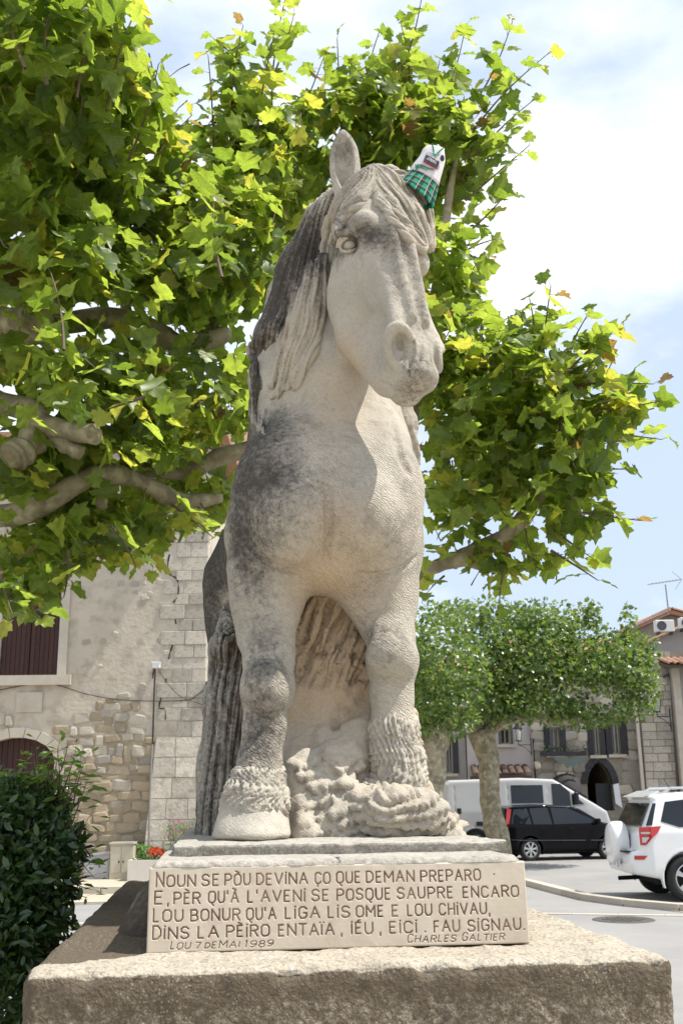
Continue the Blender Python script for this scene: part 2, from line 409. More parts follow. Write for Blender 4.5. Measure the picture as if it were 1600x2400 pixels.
def sampler(Fd, Pt):
    q = (Pt - Fd.lo) / Fd.h; i = np.clip(np.floor(q).astype(int), 0, Fd.n - 2); f = np.clip(q - i, 0, 1)
    ok = ((q >= 0) & (q <= Fd.n - 1)).all(-1); r = 0
    for d in np.ndindex(2, 2, 2):
        w_ = np.prod([f[..., a] if d[a] else 1 - f[..., a] for a in range(3)], axis=0)
        r = r + w_ * Fd.V[i[..., 0] + d[0], i[..., 1] + d[1], i[..., 2] + d[2]]
    return np.where(ok, r, .25)
CAMn = np.array(CAM); RMn = np.array(RM)
def rays(px, py):
    v = np.stack([(np.asarray(px) - CX) / F, -(np.asarray(py) - CY) / F, -np.ones(len(px))], 1) @ RMn.T
    return v / v[:, 1:2]
def surfpts(fields, px, py, Ydef, y0=4.0, y1=6.2):
    """first surface point met behind each given outline point"""
    v = rays(px, py); Ys = np.arange(y0, y1, .012); Pt = CAMn + v[:, None, :] * Ys[None, :, None]
    D = np.min([sampler(f, Pt) for f in fields], axis=0); hit = D < .004; k = hit.argmax(1); any_ = hit.any(1)
    Y = np.where(any_, Ys[k], np.nan)
    if (~any_).any():
        if any_.any(): Y[~any_] = np.interp(np.flatnonzero(~any_), np.flatnonzero(any_), Y[any_]) + .03
        else: Y[:] = Ydef
    if len(Y) > 4: Y = np.convolve(np.pad(Y, 2, 'edge'), np.ones(5) / 5, 'valid')
    return CAMn + v * Y[:, None]
def crv(pts, n):
    pts = np.array(pts, float); m = len(pts); t = np.linspace(0, m - 1, n); i = np.clip(t.astype(int), 0, m - 2); f = (t - i)[:, None]
    g = lambda q: pts[np.clip(q, 0, m - 1)]
    p0, p1, p2, p3 = g(i - 1), g(i), g(i + 1), g(i + 2)
    return .5 * ((2 * p1) + (-p0 + p2) * f + (2 * p0 - 5 * p1 + 4 * p2 - p3) * f ** 2 + (-p0 + 3 * p1 - 3 * p2 + p3) * f ** 3)
def lock(Fd, on, pts, r0, r1, n=14, wav=4., wn=1.5, k=.004, lift=.3, Ydef=4.8, ph=None, ghost=False):
    C = crv(pts, n); u = np.linspace(0, 1, n); ph = rnd.uniform(0, 6.28) if ph is None else ph
    d = C[-1] - C[0]; d = d / np.linalg.norm(d); o_ = wav * np.sin(u * wn * 6.28 + ph) * np.sin(np.pi * np.clip(u * 1.2, 0, 1))
    C = C + np.outer(o_, [-d[1], d[0]])
    r = (r0 * (1 - u) + r1 * u) * (.7 + .4 * np.sin(np.pi * u))
    W_ = surfpts(on, C[:, 0], C[:, 1], Ydef); GUIDES.append([W_[i] * (1 - q) + W_[i + 1] * q for i in range(n - 1) for q in (0, .33, .67)])
    if ghost: return
    v = W_ - CAMn; v /= np.linalg.norm(v, axis=1)[:, None]
    W_ = W_ - v * (r * lift)[:, None]
    Fd.chain(W_, r, k)

B = Field((-.82, 4.05, 1.42), (.62, 6.95, 4.95), .011)
SC = lambda px, py, Y, r: r * ppm(px, py, Y)
def jc(a, b, k, flat=None):
    B.cone(P(*a[:3]), P(*b[:3]), SC(*a), SC(*b), k, False, flat)
# trunk
B.cone((-.04, 5.15, 3.02), (-.33, 6.25, 3.02), .42, .425, .1)
B.ell((-.06, 4.86, 2.98), (.40, .34, .42), k=.12)
B.ell(P(655, 1185, 4.80), (.225, .27, .37), k=.1)
B.ell(P(882, 1205, 4.86), (.205, .27, .36), k=.1)
B.ell(P(690, 1215, 4.58), (.16, .14, .21), k=.06)
B.ell(P(852, 1200, 4.62), (.155, .14, .205), k=.06)
B.ell(P(765, 1310, 4.78), (.15, .16, .13), k=.10)
# neck
B.cone(P(765, 1110, 5.08), P(765, 930, 5.06), .35, .29, .14)
B.cone(P(765, 930, 5.06), P(790, 720, 5.10), .285, .24, .1)
B.cone(P(790, 720, 5.10), P(845, 540, 4.98), .24, .18, .1)
B.cone(P(878, 880, 5.12), P(895, 1050, 5.06), .115, .15, .1)
B.cone(P(690, 900, 5.12), P(700, 1050, 5.2), .21, .27, .12)
B.cone(P(885, 1000, 4.90), P(905, 1130, 4.78), .085, .14, .12)
B.cone(P(690, 700, 5.15), P(680, 880, 5.15), .15, .2, .1)
B.cone(P(815, 860, 4.86), P(790, 1070, 4.74), .10, .06, .1)
# forelegs, viewer's left
for a, b, k in (((622, 1270, 4.84, 92), (628, 1400, 4.80, 78), .1), ((628, 1400, 4.80, 78), (630, 1540, 4.72, 57), .06), ((630, 1540, 4.72, 57), (627, 1612, 4.66, 60), .04),
                ((627, 1612, 4.66, 60), (620, 1700, 4.66, 49), .04), ((620, 1700, 4.66, 49), (608, 1790, 4.62, 50), .03), ((608, 1790, 4.62, 50), (603, 1850, 4.58, 59), .03), ((603, 1850, 4.58, 59), (592, 1900, 4.52, 70), .03)): jc(a, b, k)
B.ell(P(626, 1612, 4.58), (.085, .07, .1), k=.04)
B.cone(P(560, 1330, 4.75), P(575, 1500, 4.74), .05, .03, .06)
# forelegs, viewer's right
for a, b, k in (((905, 1300, 4.98, 82), (905, 1400, 4.94, 70), .1), ((905, 1400, 4.94, 70), (916, 1490, 4.88, 53), .05), ((916, 1490, 4.88, 53), (919, 1548, 4.84, 59), .03),
                ((919, 1548, 4.84, 59), (918, 1630, 4.86, 49), .035), ((918, 1630, 4.86, 49), (920, 1700, 4.86, 50), .03), ((920, 1700, 4.86, 50), (928, 1770, 4.86, 53), .03), ((928, 1770, 4.86, 53), (944, 1840, 4.82, 50), .03), ((944, 1840, 4.82, 50), (946, 1885, 4.80, 46), .02)): jc(a, b, k)
B.ell(P(919, 1540, 4.76), (.1, .08, .11), k=.03)
B.cone(P(800, 1320, 4.86), P(872, 1465, 4.88), .12, .065, .06)
B.cone(P(900, 1490, 4.80), P(905, 1530, 4.74), .05, .085, .04)
# hind quarters
for sx in (-.60, -.10):
    B.cone((sx, 6.25, 2.85), (sx - .02, 6.35, 2.35), .25, .15, .1); B.cone((sx - .02, 6.35, 2.35), (sx, 6.55, 2.05), .15, .095, .05)
    B.cone((sx, 6.55, 2.05), (sx, 6.5, 1.6), .095, .1, .04)
# head -------------------------------------------------------------
def hell(c, r, k=.04, sub=False, rot=None):
    R = HRn if rot is None else HRn @ np.array(rot); B2.ell(H(*c), np.array(r) * hs, R, k * hs, sub)
def hcone(a, b, ra, rb, k=.04, sub=False, flat=None):
    B2.cone(H(*a), H(*b), ra * hs, rb * hs, k * hs, sub, None if flat is None else (HRn @ np.array(flat[0], float), flat[1]))
lo = np.array([-.32, 3.95, 3.05]); hi = np.array([.78, 5.3, 4.95])
B2 = Field(lo, hi, .0058)
hcone((0, .84, -.18), (0, .70, -.15), .12, .135, .05)
hell((0, .73, -.13), (.135, .15, .10), .05)
hcone((0, .80, -.28), (0, .62, -.28), .11, .11, .06)
for s in (-1, 1):
    hell((s * .062, .55, -.255), (.082, .185, .175), .045)
    hell((s * .055, .44, -.30), (.062, .13, .10), .04)
hcone((0, .66, -.12), (0, .40, -.10), .105, .082, .05, flat=((0, 0, 1), .8))
hcone((0, .42, -.09), (0, .20, -.085), .08, .068, .05, flat=((0, 0, 1), .85))
hcone((0, .44, -.22), (0, .15, -.15), .085, .078, .05)
hell((0, .115, -.115), (.098, .105, .095), .04)
hell((0, .04, -.095), (.080, .052, .078), .03)
hell((0, .075, -.165), (.078, .075, .06), .03)
hell((0, .022, -.172), (.058, .042, .042), .022)
# nasal bones, crests, brows
for s in (-1, 1):
    hcone((s * .04, .66, -.028), (s * .030, .25, -.018), .020, .014, .03)
    hcone((s * .118, .56, -.155), (s * .09, .38, -.15), .014, .01, .03)
    hcone((s * .070, .36, -.07), (s * .086, .16, -.05), .012, .028, .05)
    hell((s * .118, .715, -.085), (.040, .042, .048), .03)
    # nostrils: raised rim ring, hollow
    n = 14; cx, cy, cz = s * .083, .128, -.055
    ring = []
    for i in range(n + 1):
        a = 2 * math.pi * i / n; u, v = math.cos(a) * .028, math.sin(a) * .046
        ring.append((cx + s * u * .45 - s * .004, cy + v, cz - u * .95 + .004 * v / .046))
    if s < 0: continue
    for i in range(n): hcone(ring[i], ring[i + 1], .0115, .0115, .012)
    hell((cx + s * .012, cy, cz), (.022, .034, .019), .006, True)
    hell((cx + s * .006, cy + .008, cz), (.030, .020, .011), .008, True)
hcone((0, .60, -.005), (0, .22, .012), .006, .008, .02, True)
B2.ell(P(988, 618, 4.66), (.038, .05, .065), k=.05)
B2.cone(P(838, 790, 4.66), P(912, 888, 4.50), .105, .085, .05)
# eye and nostril on the viewer's side
def spt(px, py): return surfpts([B2], np.array([px, px]), np.array([py, py]), 4.4)[0]
e0 = spt(821, 575); ps = ppm(821, 575, 4.5)
def cv(v, dx, dy, dz=0.): return v + RMn @ np.array([dx * ps, -dy * ps, dz])
B2.ell(cv(e0, 0, 0, .010), (.050, .030, .042), k=.02, sub=True)
B2.cone(cv(e0, -30, -30, -.01), cv(e0, 24, -34, 0), .018, .022, .03)
n0 = spt(938, 812)
pv = None
for i in range(19):
    a = 2 * math.pi * i / 18; tx, ty = 29 * math.cos(a), 46 * math.sin(a); c = cv(n0, tx + .12 * ty, ty, -.012 + .014 * math.cos(a + 2.6) + .0)
    if pv is not None: B2.cone(pv, c, .0155, .0155, .022)
    pv = c
B2.ell(cv(n0, 2, 2, .004), (.036, .030, .064), k=.012, sub=True)
B2.ell(cv(n0, 0, -10, -.006), (.020, .045, .036), k=.008, sub=True)
Cm = crv([(878, 890), (910, 904), (952, 921), (985, 924), (1003, 912)], 16); B2.chain(surfpts([B2], Cm[:, 0], Cm[:, 1], 4.3), .006 * np.ones(16), .008, True)
# mouth line
for s in (1,):
    m_ = [(s * .0, .038, -.030 - .112), (s * .05, .034, -.135), (s * .078, .055, -.145), (s * .088, .10, -.158), (s * .086, .135, -.170)]
    for i in range(4): hcone(m_[i], m_[i + 1], .0045, .0045, .005, True)
# muzzle folds
for i, (x0, z0) in enumerate(((-.045, -.02), (-.02, -.008), (.02, -.008), (.045, -.02))):
    hcone((x0, .17, z0 + .01), (x0 * 1.3, .02, z0 - .045), .005, .006, .012, True)
# ears (horse's right one upright; the other under the cloth)
def ear(base, tip, wid, face):
    base = np.array(base); tip = np.array(tip); ax = tip - base; Lr = np.linalg.norm(ax); ax /= Lr
    f = np.array(face, float); f -= ax * (f @ ax); f /= np.linalg.norm(f); sd_ = np.cross(ax, f)
    R = np.stack([sd_, f, ax], 1)
    B2.ell(base + ax * Lr * .46, (wid, wid * .62, Lr * .50), R, .02)
    B2.cone(base - ax * .05, base + ax * Lr * .3, wid * .75, wid * .7, .03)
    B2.cone(base + ax * Lr * .55, base + ax * Lr * .97, wid * .5, wid * .12, .04)
    B2.ell(base + ax * Lr * .48 + f * wid * .55, (wid * .60, wid * .60, Lr * .40), R, .012, True)
    B2.ell(base + ax * Lr * .20 + f * wid * .50, (wid * .30, wid * .65, Lr * .16), R, .012, True)
ear(P(812, 462, 4.72), P(803, 305, 4.70), .078, (-.10, -1, -.25))
ear(P(975, 480, 4.80), P(1022, 352, 4.80), .062, (.5, -1, -.2))
# forelock base: hair cap over the forehead
B2.cone(P(872, 470, 4.76), P(840, 520, 4.68), .09, .08, .06)
B2.cone(P(885, 470, 4.76), P(950, 505, 4.72), .09, .07, .06)
# blend head into body
ctr = B.ax
sl, G = B.win(lo, hi)
def resample(src, gx, gy, gz):
    def ix(ax, g): t = np.clip((g - ax[0]) / src.h, 0, len(ax) - 1.001); i = t.astype(int); return i, (t - i).astype(np.float32)
    i, fi = ix(src.ax[0], gx); j, fj = ix(src.ax[1], gy); k, fk = ix(src.ax[2], gz)
    A = src.V[i] * (1 - fi)[:, None, None] + src.V[i + 1] * fi[:, None, None]
    A = A[:, j] * (1 - fj)[None, :, None] + A[:, j + 1] * fj[None, :, None]
    return A[:, :, k] * (1 - fk)[None, None, :] + A[:, :, k + 1] * fk[None, None, :]
# whole figure on one fine grid around head+neck+chest front, coarse elsewhere is avoided: one grid, fine
FB = Field((-.82, 4.0, 1.42), (.78, 6.75, 4.95), .0066)
FB.V = resample(B, FB.ax[0], FB.ax[1], FB.ax[2])
outx = (FB.ax[0] > B.ax[0][-1]); FB.V[outx] = .2
del B
sl, G = FB.win(lo + .02, hi - .02)
hd = resample(B2, FB.ax[0][sl[0]], FB.ax[1][sl[1]], FB.ax[2][sl[2]])
FB.op(sl, hd, .055)
del B2
def crease(pts, r, k=.03, n=14):
    C = crv(pts, n); FB.chain(surfpts([FB], C[:, 0], C[:, 1], 4.7), r * (.3 + .7 * np.sin(np.pi * np.linspace(0.02, .98, n))), k, True)
crease([(768, 1140), (770, 1230), (764, 1330)], .012, .022)
crease([(556, 1240), (590, 1285), (640, 1325), (700, 1345)], .013, .018)
crease([(985, 1300), (930, 1335), (870, 1350), (835, 1345)], .013, .018)
crease([(925, 990), (935, 1060), (960, 1110)], .010, .03)

V, Q = FB.nets()
# crispness: fine relief in the fetlock feather zones
Nv = vnormals(V, Q)
V = relax(V, Q, 1, .35)
V = V + Nv * (fbm(V, 7, 3, 3) * .004 + fbm(V, 30, 2, 5) * .002)[:, None]
def body_stain(V, Nv):
    s = .17 + .26 * np.clip(Nv[:, 2], 0, 1)
    for (px, py, Y, rx, rz, a) in ((600, 1080, 4.75, .22, .20, .42), (590, 1190, 4.65, .22, .22, .32), (690, 1190, 4.5, .25, .16, .16), (600, 1000, 4.9, .2, .2, .45), (640, 1250, 4.5, .2, .12, .18),
                                   (590, 1330, 4.65, .09, .14, .30), (600, 1470, 4.6, .1, .25, .20), (620, 1620, 4.55, .14, .3, .2), (600, 1740, 4.5, .12, .2, .34), (615, 1560, 4.5, .1, .12, .10),
                                   (900, 560, 4.45, .16, .10, .50), (985, 680, 4.3, .08, .25, .42), (980, 860, 4.2, .10, .14, .40), (935, 610, 4.4, .06, .12, .25), (805, 350, 4.7, .12, .2, .42), (840, 560, 4.5, .1, .07, .42),
                                   (960, 1220, 4.7, .12, .3, .22), (930, 1500, 4.7, .13, .1, .3), (860, 1420, 4.8, .1, .2, .25), (780, 560, 4.6, .08, .1, .5), (965, 900, 4.2, .12, .07, .2), (880, 1230, 4.5, .16, .12, .16), (640, 1130, 4.6, .12, .1, .25), (760, 1120, 4.5, .1, .12, .10), (620, 1720, 4.5, .16, .2, .22), (920, 1640, 4.7, .14, .2, .18), (640, 1400, 4.6, .1, .2, .12), (560, 1250, 4.7, .06, .3, .35)):
        c = P(px, py, Y); s += a * np.exp(-(((V[:, 0] - c[0]) / rx) ** 2 + ((V[:, 2] - c[2]) / rz) ** 2 + ((V[:, 1] - c[1]) / .5) ** 2))
    s += .75 * sstep(4.95, 5.25, V[:, 1]) * sstep(.1, .5, -Nv[:, 0] * .6 + Nv[:, 2] * .5 + .25)
    return s
def body_warm(V, Nv):
    s = np.zeros(len(V))
    for (px, py, Y, r, a) in ((790, 860, 4.6, .16, .75), (770, 960, 4.6, .17, .45), (770, 1300, 4.6, .22, .5), (760, 1370, 4.7, .14, .6), (790, 1200, 4.5, .12, .25), (700, 1430, 4.8, .1, .3), (850, 1400, 4.8, .12, .3)):
        s += a * dist_blob(V, P(px, py, Y), r)
    return s
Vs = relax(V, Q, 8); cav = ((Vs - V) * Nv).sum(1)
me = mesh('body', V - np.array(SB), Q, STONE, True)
attr(me, 'stain_shade', np.clip(body_stain(V, Nv), 0, 1.2)); attr(me, 'warm', np.clip(body_warm(V, Nv), 0, 1))
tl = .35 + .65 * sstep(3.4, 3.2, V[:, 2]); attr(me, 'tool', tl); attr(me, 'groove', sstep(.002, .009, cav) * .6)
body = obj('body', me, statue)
def strand(Fd, pts, r0, r1, n=12, wav=.012, wn=2.2, ph=None, k=.006, flat=None):
    pts = np.array(pts); m = len(pts); ph = rnd.uniform(0, 6.28) if ph is None else ph
    t = np.linspace(0, m - 1, n); i = np.clip(t.astype(int), 0, m - 2); f = (t - i)[:, None]
    # catmull-rom
    g = lambda q: pts[np.clip(q, 0, m - 1)]
    p0, p1, p2, p3 = g(i - 1), g(i), g(i + 1), g(i + 2)
    C = .5 * ((2 * p1) + (-p0 + p2) * f + (2 * p0 - 5 * p1 + 4 * p2 - p3) * f ** 2 + (-p0 + 3 * p1 - 3 * p2 + p3) * f ** 3)
    u = np.linspace(0, 1, n)
    C[:, 0] += wav * np.sin(u * wn * 6.28 + ph); C[:, 1] += wav * .5 * np.cos(u * wn * 5 + ph)
    r = r0 * (1 - u) + r1 * u; r = r * (.75 + .35 * np.sin(np.pi * u)); r[-1] = r1 * .5
    Fd.chain(C, r, k, flat=flat)
# --- hair: strands laid on the surface, carved with small blends ---
MF = Field((-.66, 4.35, 2.60), (.12, 5.6, 4.95), .0056)
MF.cone(P(790, 470, 4.88), P(765, 520, 4.93), .07, .10, .05)
MF.cone(P(765, 520, 4.95), P(715, 640, 5.04), .11, .14, .05); MF.cone(P(715, 640, 5.04), P(672, 800, 5.08), .14, .16, .05)
MF.cone(P(672, 800, 5.08), P(652, 930, 5.08), .16, .13, .05); MF.cone(P(652, 930, 5.08), P(628, 1010, 5.1), .13, .09, .05)
MF.cone(P(735, 640, 4.86), P(705, 850, 4.84), .06, .075, .05)
MB_ = Field((-.66, 4.35, 2.60), (.12, 5.6, 4.95), .02); MB_.V = resample(MF, MB_.ax[0], MB_.ax[1], MB_.ax[2])
ON = [FB, MB_]
for pts in (((752, 640), (740, 760), (712, 850), (690, 912)), ((745, 700), (730, 800), (702, 872), (664, 915)), ((742, 620), (722, 720), (706, 810), (676, 885)), ((730, 640), (700, 730), (690, 800), (660, 900)),
            ((648, 760), (604, 800), (596, 850), (612, 910)), ((652, 770), (660, 820), (655, 870), (636, 905)), ((700, 730), (676, 800), (672, 860), (640, 935)), ((757, 600), (752, 700), (744, 790), (722, 860)), ((720, 700), (690, 770), (684, 850), (652, 925)), ((600, 860), (596, 930), (604, 985), (622, 1020))):
    lock(MF, ON, pts, .028, .010, 26, 5, 1.4, lift=.35, k=.02)
hole_c = surfpts([MF], [636], [838], 4.8)[0]
MF.ell(hole_c + np.array([0, -.005, 0]), (.034, .035, .066), k=.015, sub=True)
def mane_relief(V, Nv):
    v, t, de, _ = band(V, [(748, 462), (700, 545), (655, 640), (618, 730), (594, 800), (584, 900), (588, 1010)], [(790, 470), (764, 560), (756, 650), (752, 740), (742, 820), (712, 890), (676, 990)], 5.0)
    return ridges(v, t * 3, V, [(5, .018), (13, .014), (27, .007)], .05)
def mane_stain_shade(V, Nv):
    s = np.full(len(V), .34)
    for (px, py, Y, rx, rz, a) in ((690, 560, 4.7, .16, .30, .55), (640, 700, 4.8, .09, .3, .55), (592, 850, 4.8, .06, .35, .6), (745, 540, 4.7, .1, .2, .4), (748, 690, 4.6, .02, .2, .35)):
        c = P(px, py, Y); s += a * np.exp(-(((V[:, 0] - c[0]) / rx) ** 2 + ((V[:, 2] - c[2]) / rz) ** 2))
    for (px, py, rx, rz, a) in ((715, 800, .10, .26, .50), (655, 860, .07, .14, .4), (640, 960, .1, .1, .15)):
        c = P(px, py, 4.9); s -= a * np.exp(-(((V[:, 0] - c[0]) / rx) ** 2 + ((V[:, 2] - c[2]) / rz) ** 2))
    s += .9 * dist_blob(V, hole_c, .045)  # shade inside the carved hole painted into the mane colour
    return s
mane = finish('mane', MF, mane_stain_shade, lambda V, Nv: .4 * dist_blob(V, P(705, 820, 4.9), .22), .1, 0, fine=.002, groove=.8, relief=mane_relief); del MF
MR = Field((.10, 4.70, 2.8), (.60, 5.5, 3.75), .0065)
for i in range(14):
    u = i / 13; strand(MR, [P(926 + 14 * u, 880, 5.05), P(942 + 14 * u, 945 + 20 * u, 5.03), P(936 + 32 * u, 1000, 5.02), P(950 + 24 * u, 1085 + 15 * u, 5.05)], .024, .016, 16, .014, 2.2)
finish('mane', MR, .45, 0, .1, 0, fine=.002, groove=.9); del MR
FL = Field((-.22, 4.15, 3.95), (.66, 5.05, 4.80), .0048)
FL.ell(P(884, 466, 4.77), (.145, .15, .125), k=.03); FL.cone(P(885, 458, 4.70), P(955, 510, 4.65), .09, .06, .05); FL.cone(P(955, 510, 4.63), P(982, 548, 4.60), .06, .025, .04); FL.cone(P(855, 465, 4.68), P(785, 522, 4.78), .08, .035, .05)
FB_ = Field((-.22, 4.15, 3.95), (.66, 5.05, 4.80), .015); FB_.V = resample(FL, FB_.ax[0], FB_.ax[1], FB_.ax[2]); ON = [FB, FB_]
RI = [(866, 404), (876, 460), (898, 500), (945, 556), (990, 590)]; RO = [(880, 396), (942, 408), (996, 462), (1012, 530), (1012, 585)]
LI = [(868, 404), (864, 450), (840, 488), (800, 516)]; LO = [(846, 420), (798, 466), (762, 535), (754, 625)]
for A_, B_ in ((RI, RO), (LI, LO)):
    ca, cb = crv(A_, 7), crv(B_, 7)
    for q in (.06, .28, .5, .72, .94): lock(FL, ON, [tuple(ca[i] * (1 - q) + cb[i] * q) for i in range(7)], .024, .010, 22, 2, 1., k=.03, lift=.0, Ydef=4.7)
def fore_relief(V, Nv):
    v1, t1, e1, w1 = band(V, RI, RO, 4.68); v2, t2, e2, w2 = band(V, LI, LO, 4.68); m = w1 < w2
    return np.where(m, ridges(v1, t1 * 2, V, [(4, .012), (10, .011), (21, .006)], .035), ridges(v2, t2 * 2, V, [(4, .012), (9, .011), (18, .006)], .035, 5))
finish('forelock', FL, lambda V, Nv: .42 + .25 * np.clip(Nv[:, 2], 0, 1), .1, .1, 0, fine=.001, groove=.8, relief=fore_relief); del FL
# tail on viewer's left, long to the plinth
TF = Field((-1.0, 4.85, 1.40), (-.28, 6.6, 2.85), .0072)
for (a, b, ra, rb) in (((545, 1430, 5.8), (535, 1520, 5.45), .06, .08), ((535, 1520, 5.45), (528, 1660, 5.35), .08, .10), ((528, 1660, 5.35), (522, 1800, 5.28), .10, .11), ((522, 1800, 5.28), (515, 1970, 5.2), .11, .13)): TF.cone(P(*a), P(*b), ra, rb, .05)
TB = Field((-1.0, 4.85, 1.40), (-.28, 6.6, 2.85), .02); TB.V = resample(TF, TB.ax[0], TB.ax[1], TB.ax[2])
TF.ell(P(521, 1520, 5.35), (.05, .08, .075), k=.015)
def tail_relief(V, Nv):
    v, t, _, _ = band(V, [(515, 1440), (500, 1560), (490, 1680), (482, 1800), (474, 1970)], [(575, 1440), (572, 1560), (566, 1680), (560, 1800), (560, 1970)], 5.25)
    ang = np.arctan2(V[:, 1] - 5.4, V[:, 0] + .5); return ridges(v * .6 + ang * .12, t * 3, V, [(6, .022), (14, .016), (28, .008)], .05)
finish('tail', TF, .72, 0, .2, 0, fine=.003, groove=.8, relief=tail_relief); del TF
# feathers above the hooves: shingled tufts
def shingle(v, t, nv, nt, seed=0, amp=.02):
    """rows of overlapping pointed tufts; v across, t down"""
    h = np.full(len(v), -1.)
    for k in range(2):
        row = np.floor(t * nt + .5 * k); ft = t * nt + .5 * k - row; x = v * nv + .5 * (row % 2) + .25 * k + .35 * hsh(row + seed) + .18 * np.sin(ft * 3 + row); c = np.floor(x); fx = np.abs(2 * (x - c) - 1)
        w_ = 1 - fx * (.75 + .6 * ft ** 2); a = (.5 + .7 * hsh(c * 1.7 + row * 5.3 + seed)); h = np.maximum(h, a * np.sqrt(np.clip(w_, 0, 1)) * (.35 + .75 * ft) - .25)
    return amp * np.clip(h, -.3, .62)
def feather(cones, A_, B_, Y, nv, nt, amp, st, zr):
    pts = np.array([P(*c[:3]) for c in cones]); Fd = Field(pts.min(0) - .26, pts.max(0) + .26, .0056)
    for a, b in zip(cones[:-1], cones[1:]): Fd.cone(P(*a[:3]), P(*b[:3]), SC(*a), SC(*b), .03)
    def rel(V, Nv):
        v, t, _, _ = band(V, A_, B_, Y, 10); z1, z0 = P(700, zr[0], Y)[2], P(700, zr[1], Y)[2]; t = (z1 - V[:, 2]) / (z1 - z0) + fbm(V, 7, 2, 8) * .10; ang = np.arctan2(V[:, 1] - pts[:, 1].mean(), V[:, 0] - pts[:, 0].mean())
        t = t + fbm(V, 5, 2, 18) * .22; return shingle(ang * .42 + fbm(V, 7, 3, 2) * .16 + .10 * np.sin(t * 9), t, nv, nt, 3, amp * 1.25) * sstep(-.02, .12, t) - .022 * (1 - sstep(-.05, .10, t)) + ridges(ang * .42, t * 6, V, [(nv * 2.3, amp * .35)], .12)
    return finish('feather', Fd, st, 0, 0, 0, fine=.001, groove=.8, relief=rel)
feather([(607, 1770, 4.62, 46), (605, 1830, 4.60, 53), (600, 1872, 4.56, 66), (597, 1888, 4.54, 72)], [(556, 1790), (545, 1840), (518, 1890)], [(656, 1790), (664, 1840), (676, 1890)], 4.5, 11, 5, .026, .22, (1785, 1898))
feather([(918, 1650, 4.86, 44), (922, 1710, 4.86, 50), (929, 1775, 4.86, 56), (941, 1835, 4.83, 52), (948, 1876, 4.82, 46)], [(870, 1690), (868, 1750), (905, 1850)], [(968, 1690), (982, 1750), (996, 1850)], 4.8, 11, 7, .024, .18, (1680, 1890))
# eyes: lids and ball carved finely
def eye(px, py, Yd, sx_, sy_, tiltd):
    e = surfpts([FB], np.array([px, px]), np.array([py, py]), Yd)[0]; ps = ppm(px, py, e[1]); Fd = Field(e - .09, e + .09, .0030)
    def c_(dx, dy, dz=0.): return e + RMn @ np.array([dx * ps, -dy * ps, dz])
    Fd.ell(c_(0, 0, -.018), (.034 * sx_, .034, .030 * sy_), k=.002)
    for top, r_, A1, B1 in ((True, .0105, 25, 20), (False, .0085, 24, 16), (True, .008, 32, 30)):
        pv = None
        for i in range(13):
            a = math.pi * i / 12; q = c_(-A1 * sx_ * math.cos(a), (-B1 if top else B1) * math.sin(a) * sy_ + 5 * math.cos(a) * tiltd, .010 - .016 * abs(math.cos(a)) + .008 * math.sin(a))
            if pv is not None: Fd.cone(pv, q, r_ * (.5 + .5 * math.sin(a)), r_ * (.5 + .5 * math.sin(a)), .004)
            pv = q
    return finish('eye', Fd, lambda V, Nv: .22 - .5 * dist_blob(V, c_(0, 1, .012), .022), .15, 0, 1, groove=.9)
eye(821, 575, 4.5, 1., 1., .8)
# hooves
def hoof(c, r, h, st):
    c = np.array(c); Fd = Field(c - r * 1.3 - .05, c + r * 1.3 + .05, .0085)
    n = 7
    for i in range(n):
        t = i / (n - 1); Fd.ell(c + np.array([0, .05 * t, h * t]), (r * (1 - .16 * t), r * (1 - .1 * t), .03), k=.02)
    Fd.warp(.004, 14, 2)
    return finish('hoof', Fd, st, 0, .2, 1)
hoof(P(589, 1958, 4.50), .158, .10, .25)
hoof(P(948, 1905, 4.80), .125, .10, .1)
# rock under the belly and in front
RK = Field((-.42, 4.30, 1.42), (.78, 6.3, 2.95), .0098)
RK.cone(P(770, 1370, 5.2), P(775, 1640, 5.3), .26, .36, .08)
RK.ell(P(770, 1700, 5.35), (.42, .35, .30), k=.08); RK.ell(P(760, 1850, 5.3), (.5, .5, .25), k=.08)
RK.cone(P(690, 1640, 5.02), P(870, 1665, 5.05), .11, .10, .03)
for (a, b, ra, rb) in (((862, 1665, 4.95), (800, 1790, 4.92), .035, .13), ((760, 1690, 4.98), (745, 1800, 4.92), .05, .11), ((705, 1710, 4.98), (690, 1830, 4.9), .07, .13), ((778, 1770, 4.82), (800, 1850, 4.78), .03, .08), ((720, 1790, 4.84), (750, 1880, 4.78), .05, .10), ((812, 1840, 4.78), (850, 1900, 4.72), .05, .1), ((700, 1850, 4.8), (720, 1950, 4.7), .09, .08)):
    RK.cone(P(*a), P(*b), ra, rb * 1.1, .04, flat=((1, .3, 0), .8))
RK.warp(.030, 4.2, 4, 4)
for i in range(34):
    x = 680 + 6.2 * i + rnd.uniform(-3, 3); y = rnd.uniform(1375, 1440)
    C = crv([(x + 36, y), (x + 12, y + 80), (x - 18, y + rnd.uniform(110, 190))], 14); RK.chain(surfpts([RK], C[:, 0], C[:, 1], 4.95), rnd.uniform(.010, .019) * np.sin(np.linspace(.2, 3, 14)), .008, True)
for i in range(5):
    C = np.array([[rnd.uniform(700, 860), rnd.uniform(1380, 1600)]]); RK.ell(surfpts([RK], C[:, 0], C[:, 1], 4.95)[0], (rnd.uniform(.015, .045), .03, rnd.uniform(.010, .022)), k=.012, sub=True)
HP = Field((-.42, 4.30, 1.42), (.78, 6.3, 2.2), .016)
HP.cone(P(905, 1900, 4.66), P(1000, 1905, 4.70), .095, .085, .05)
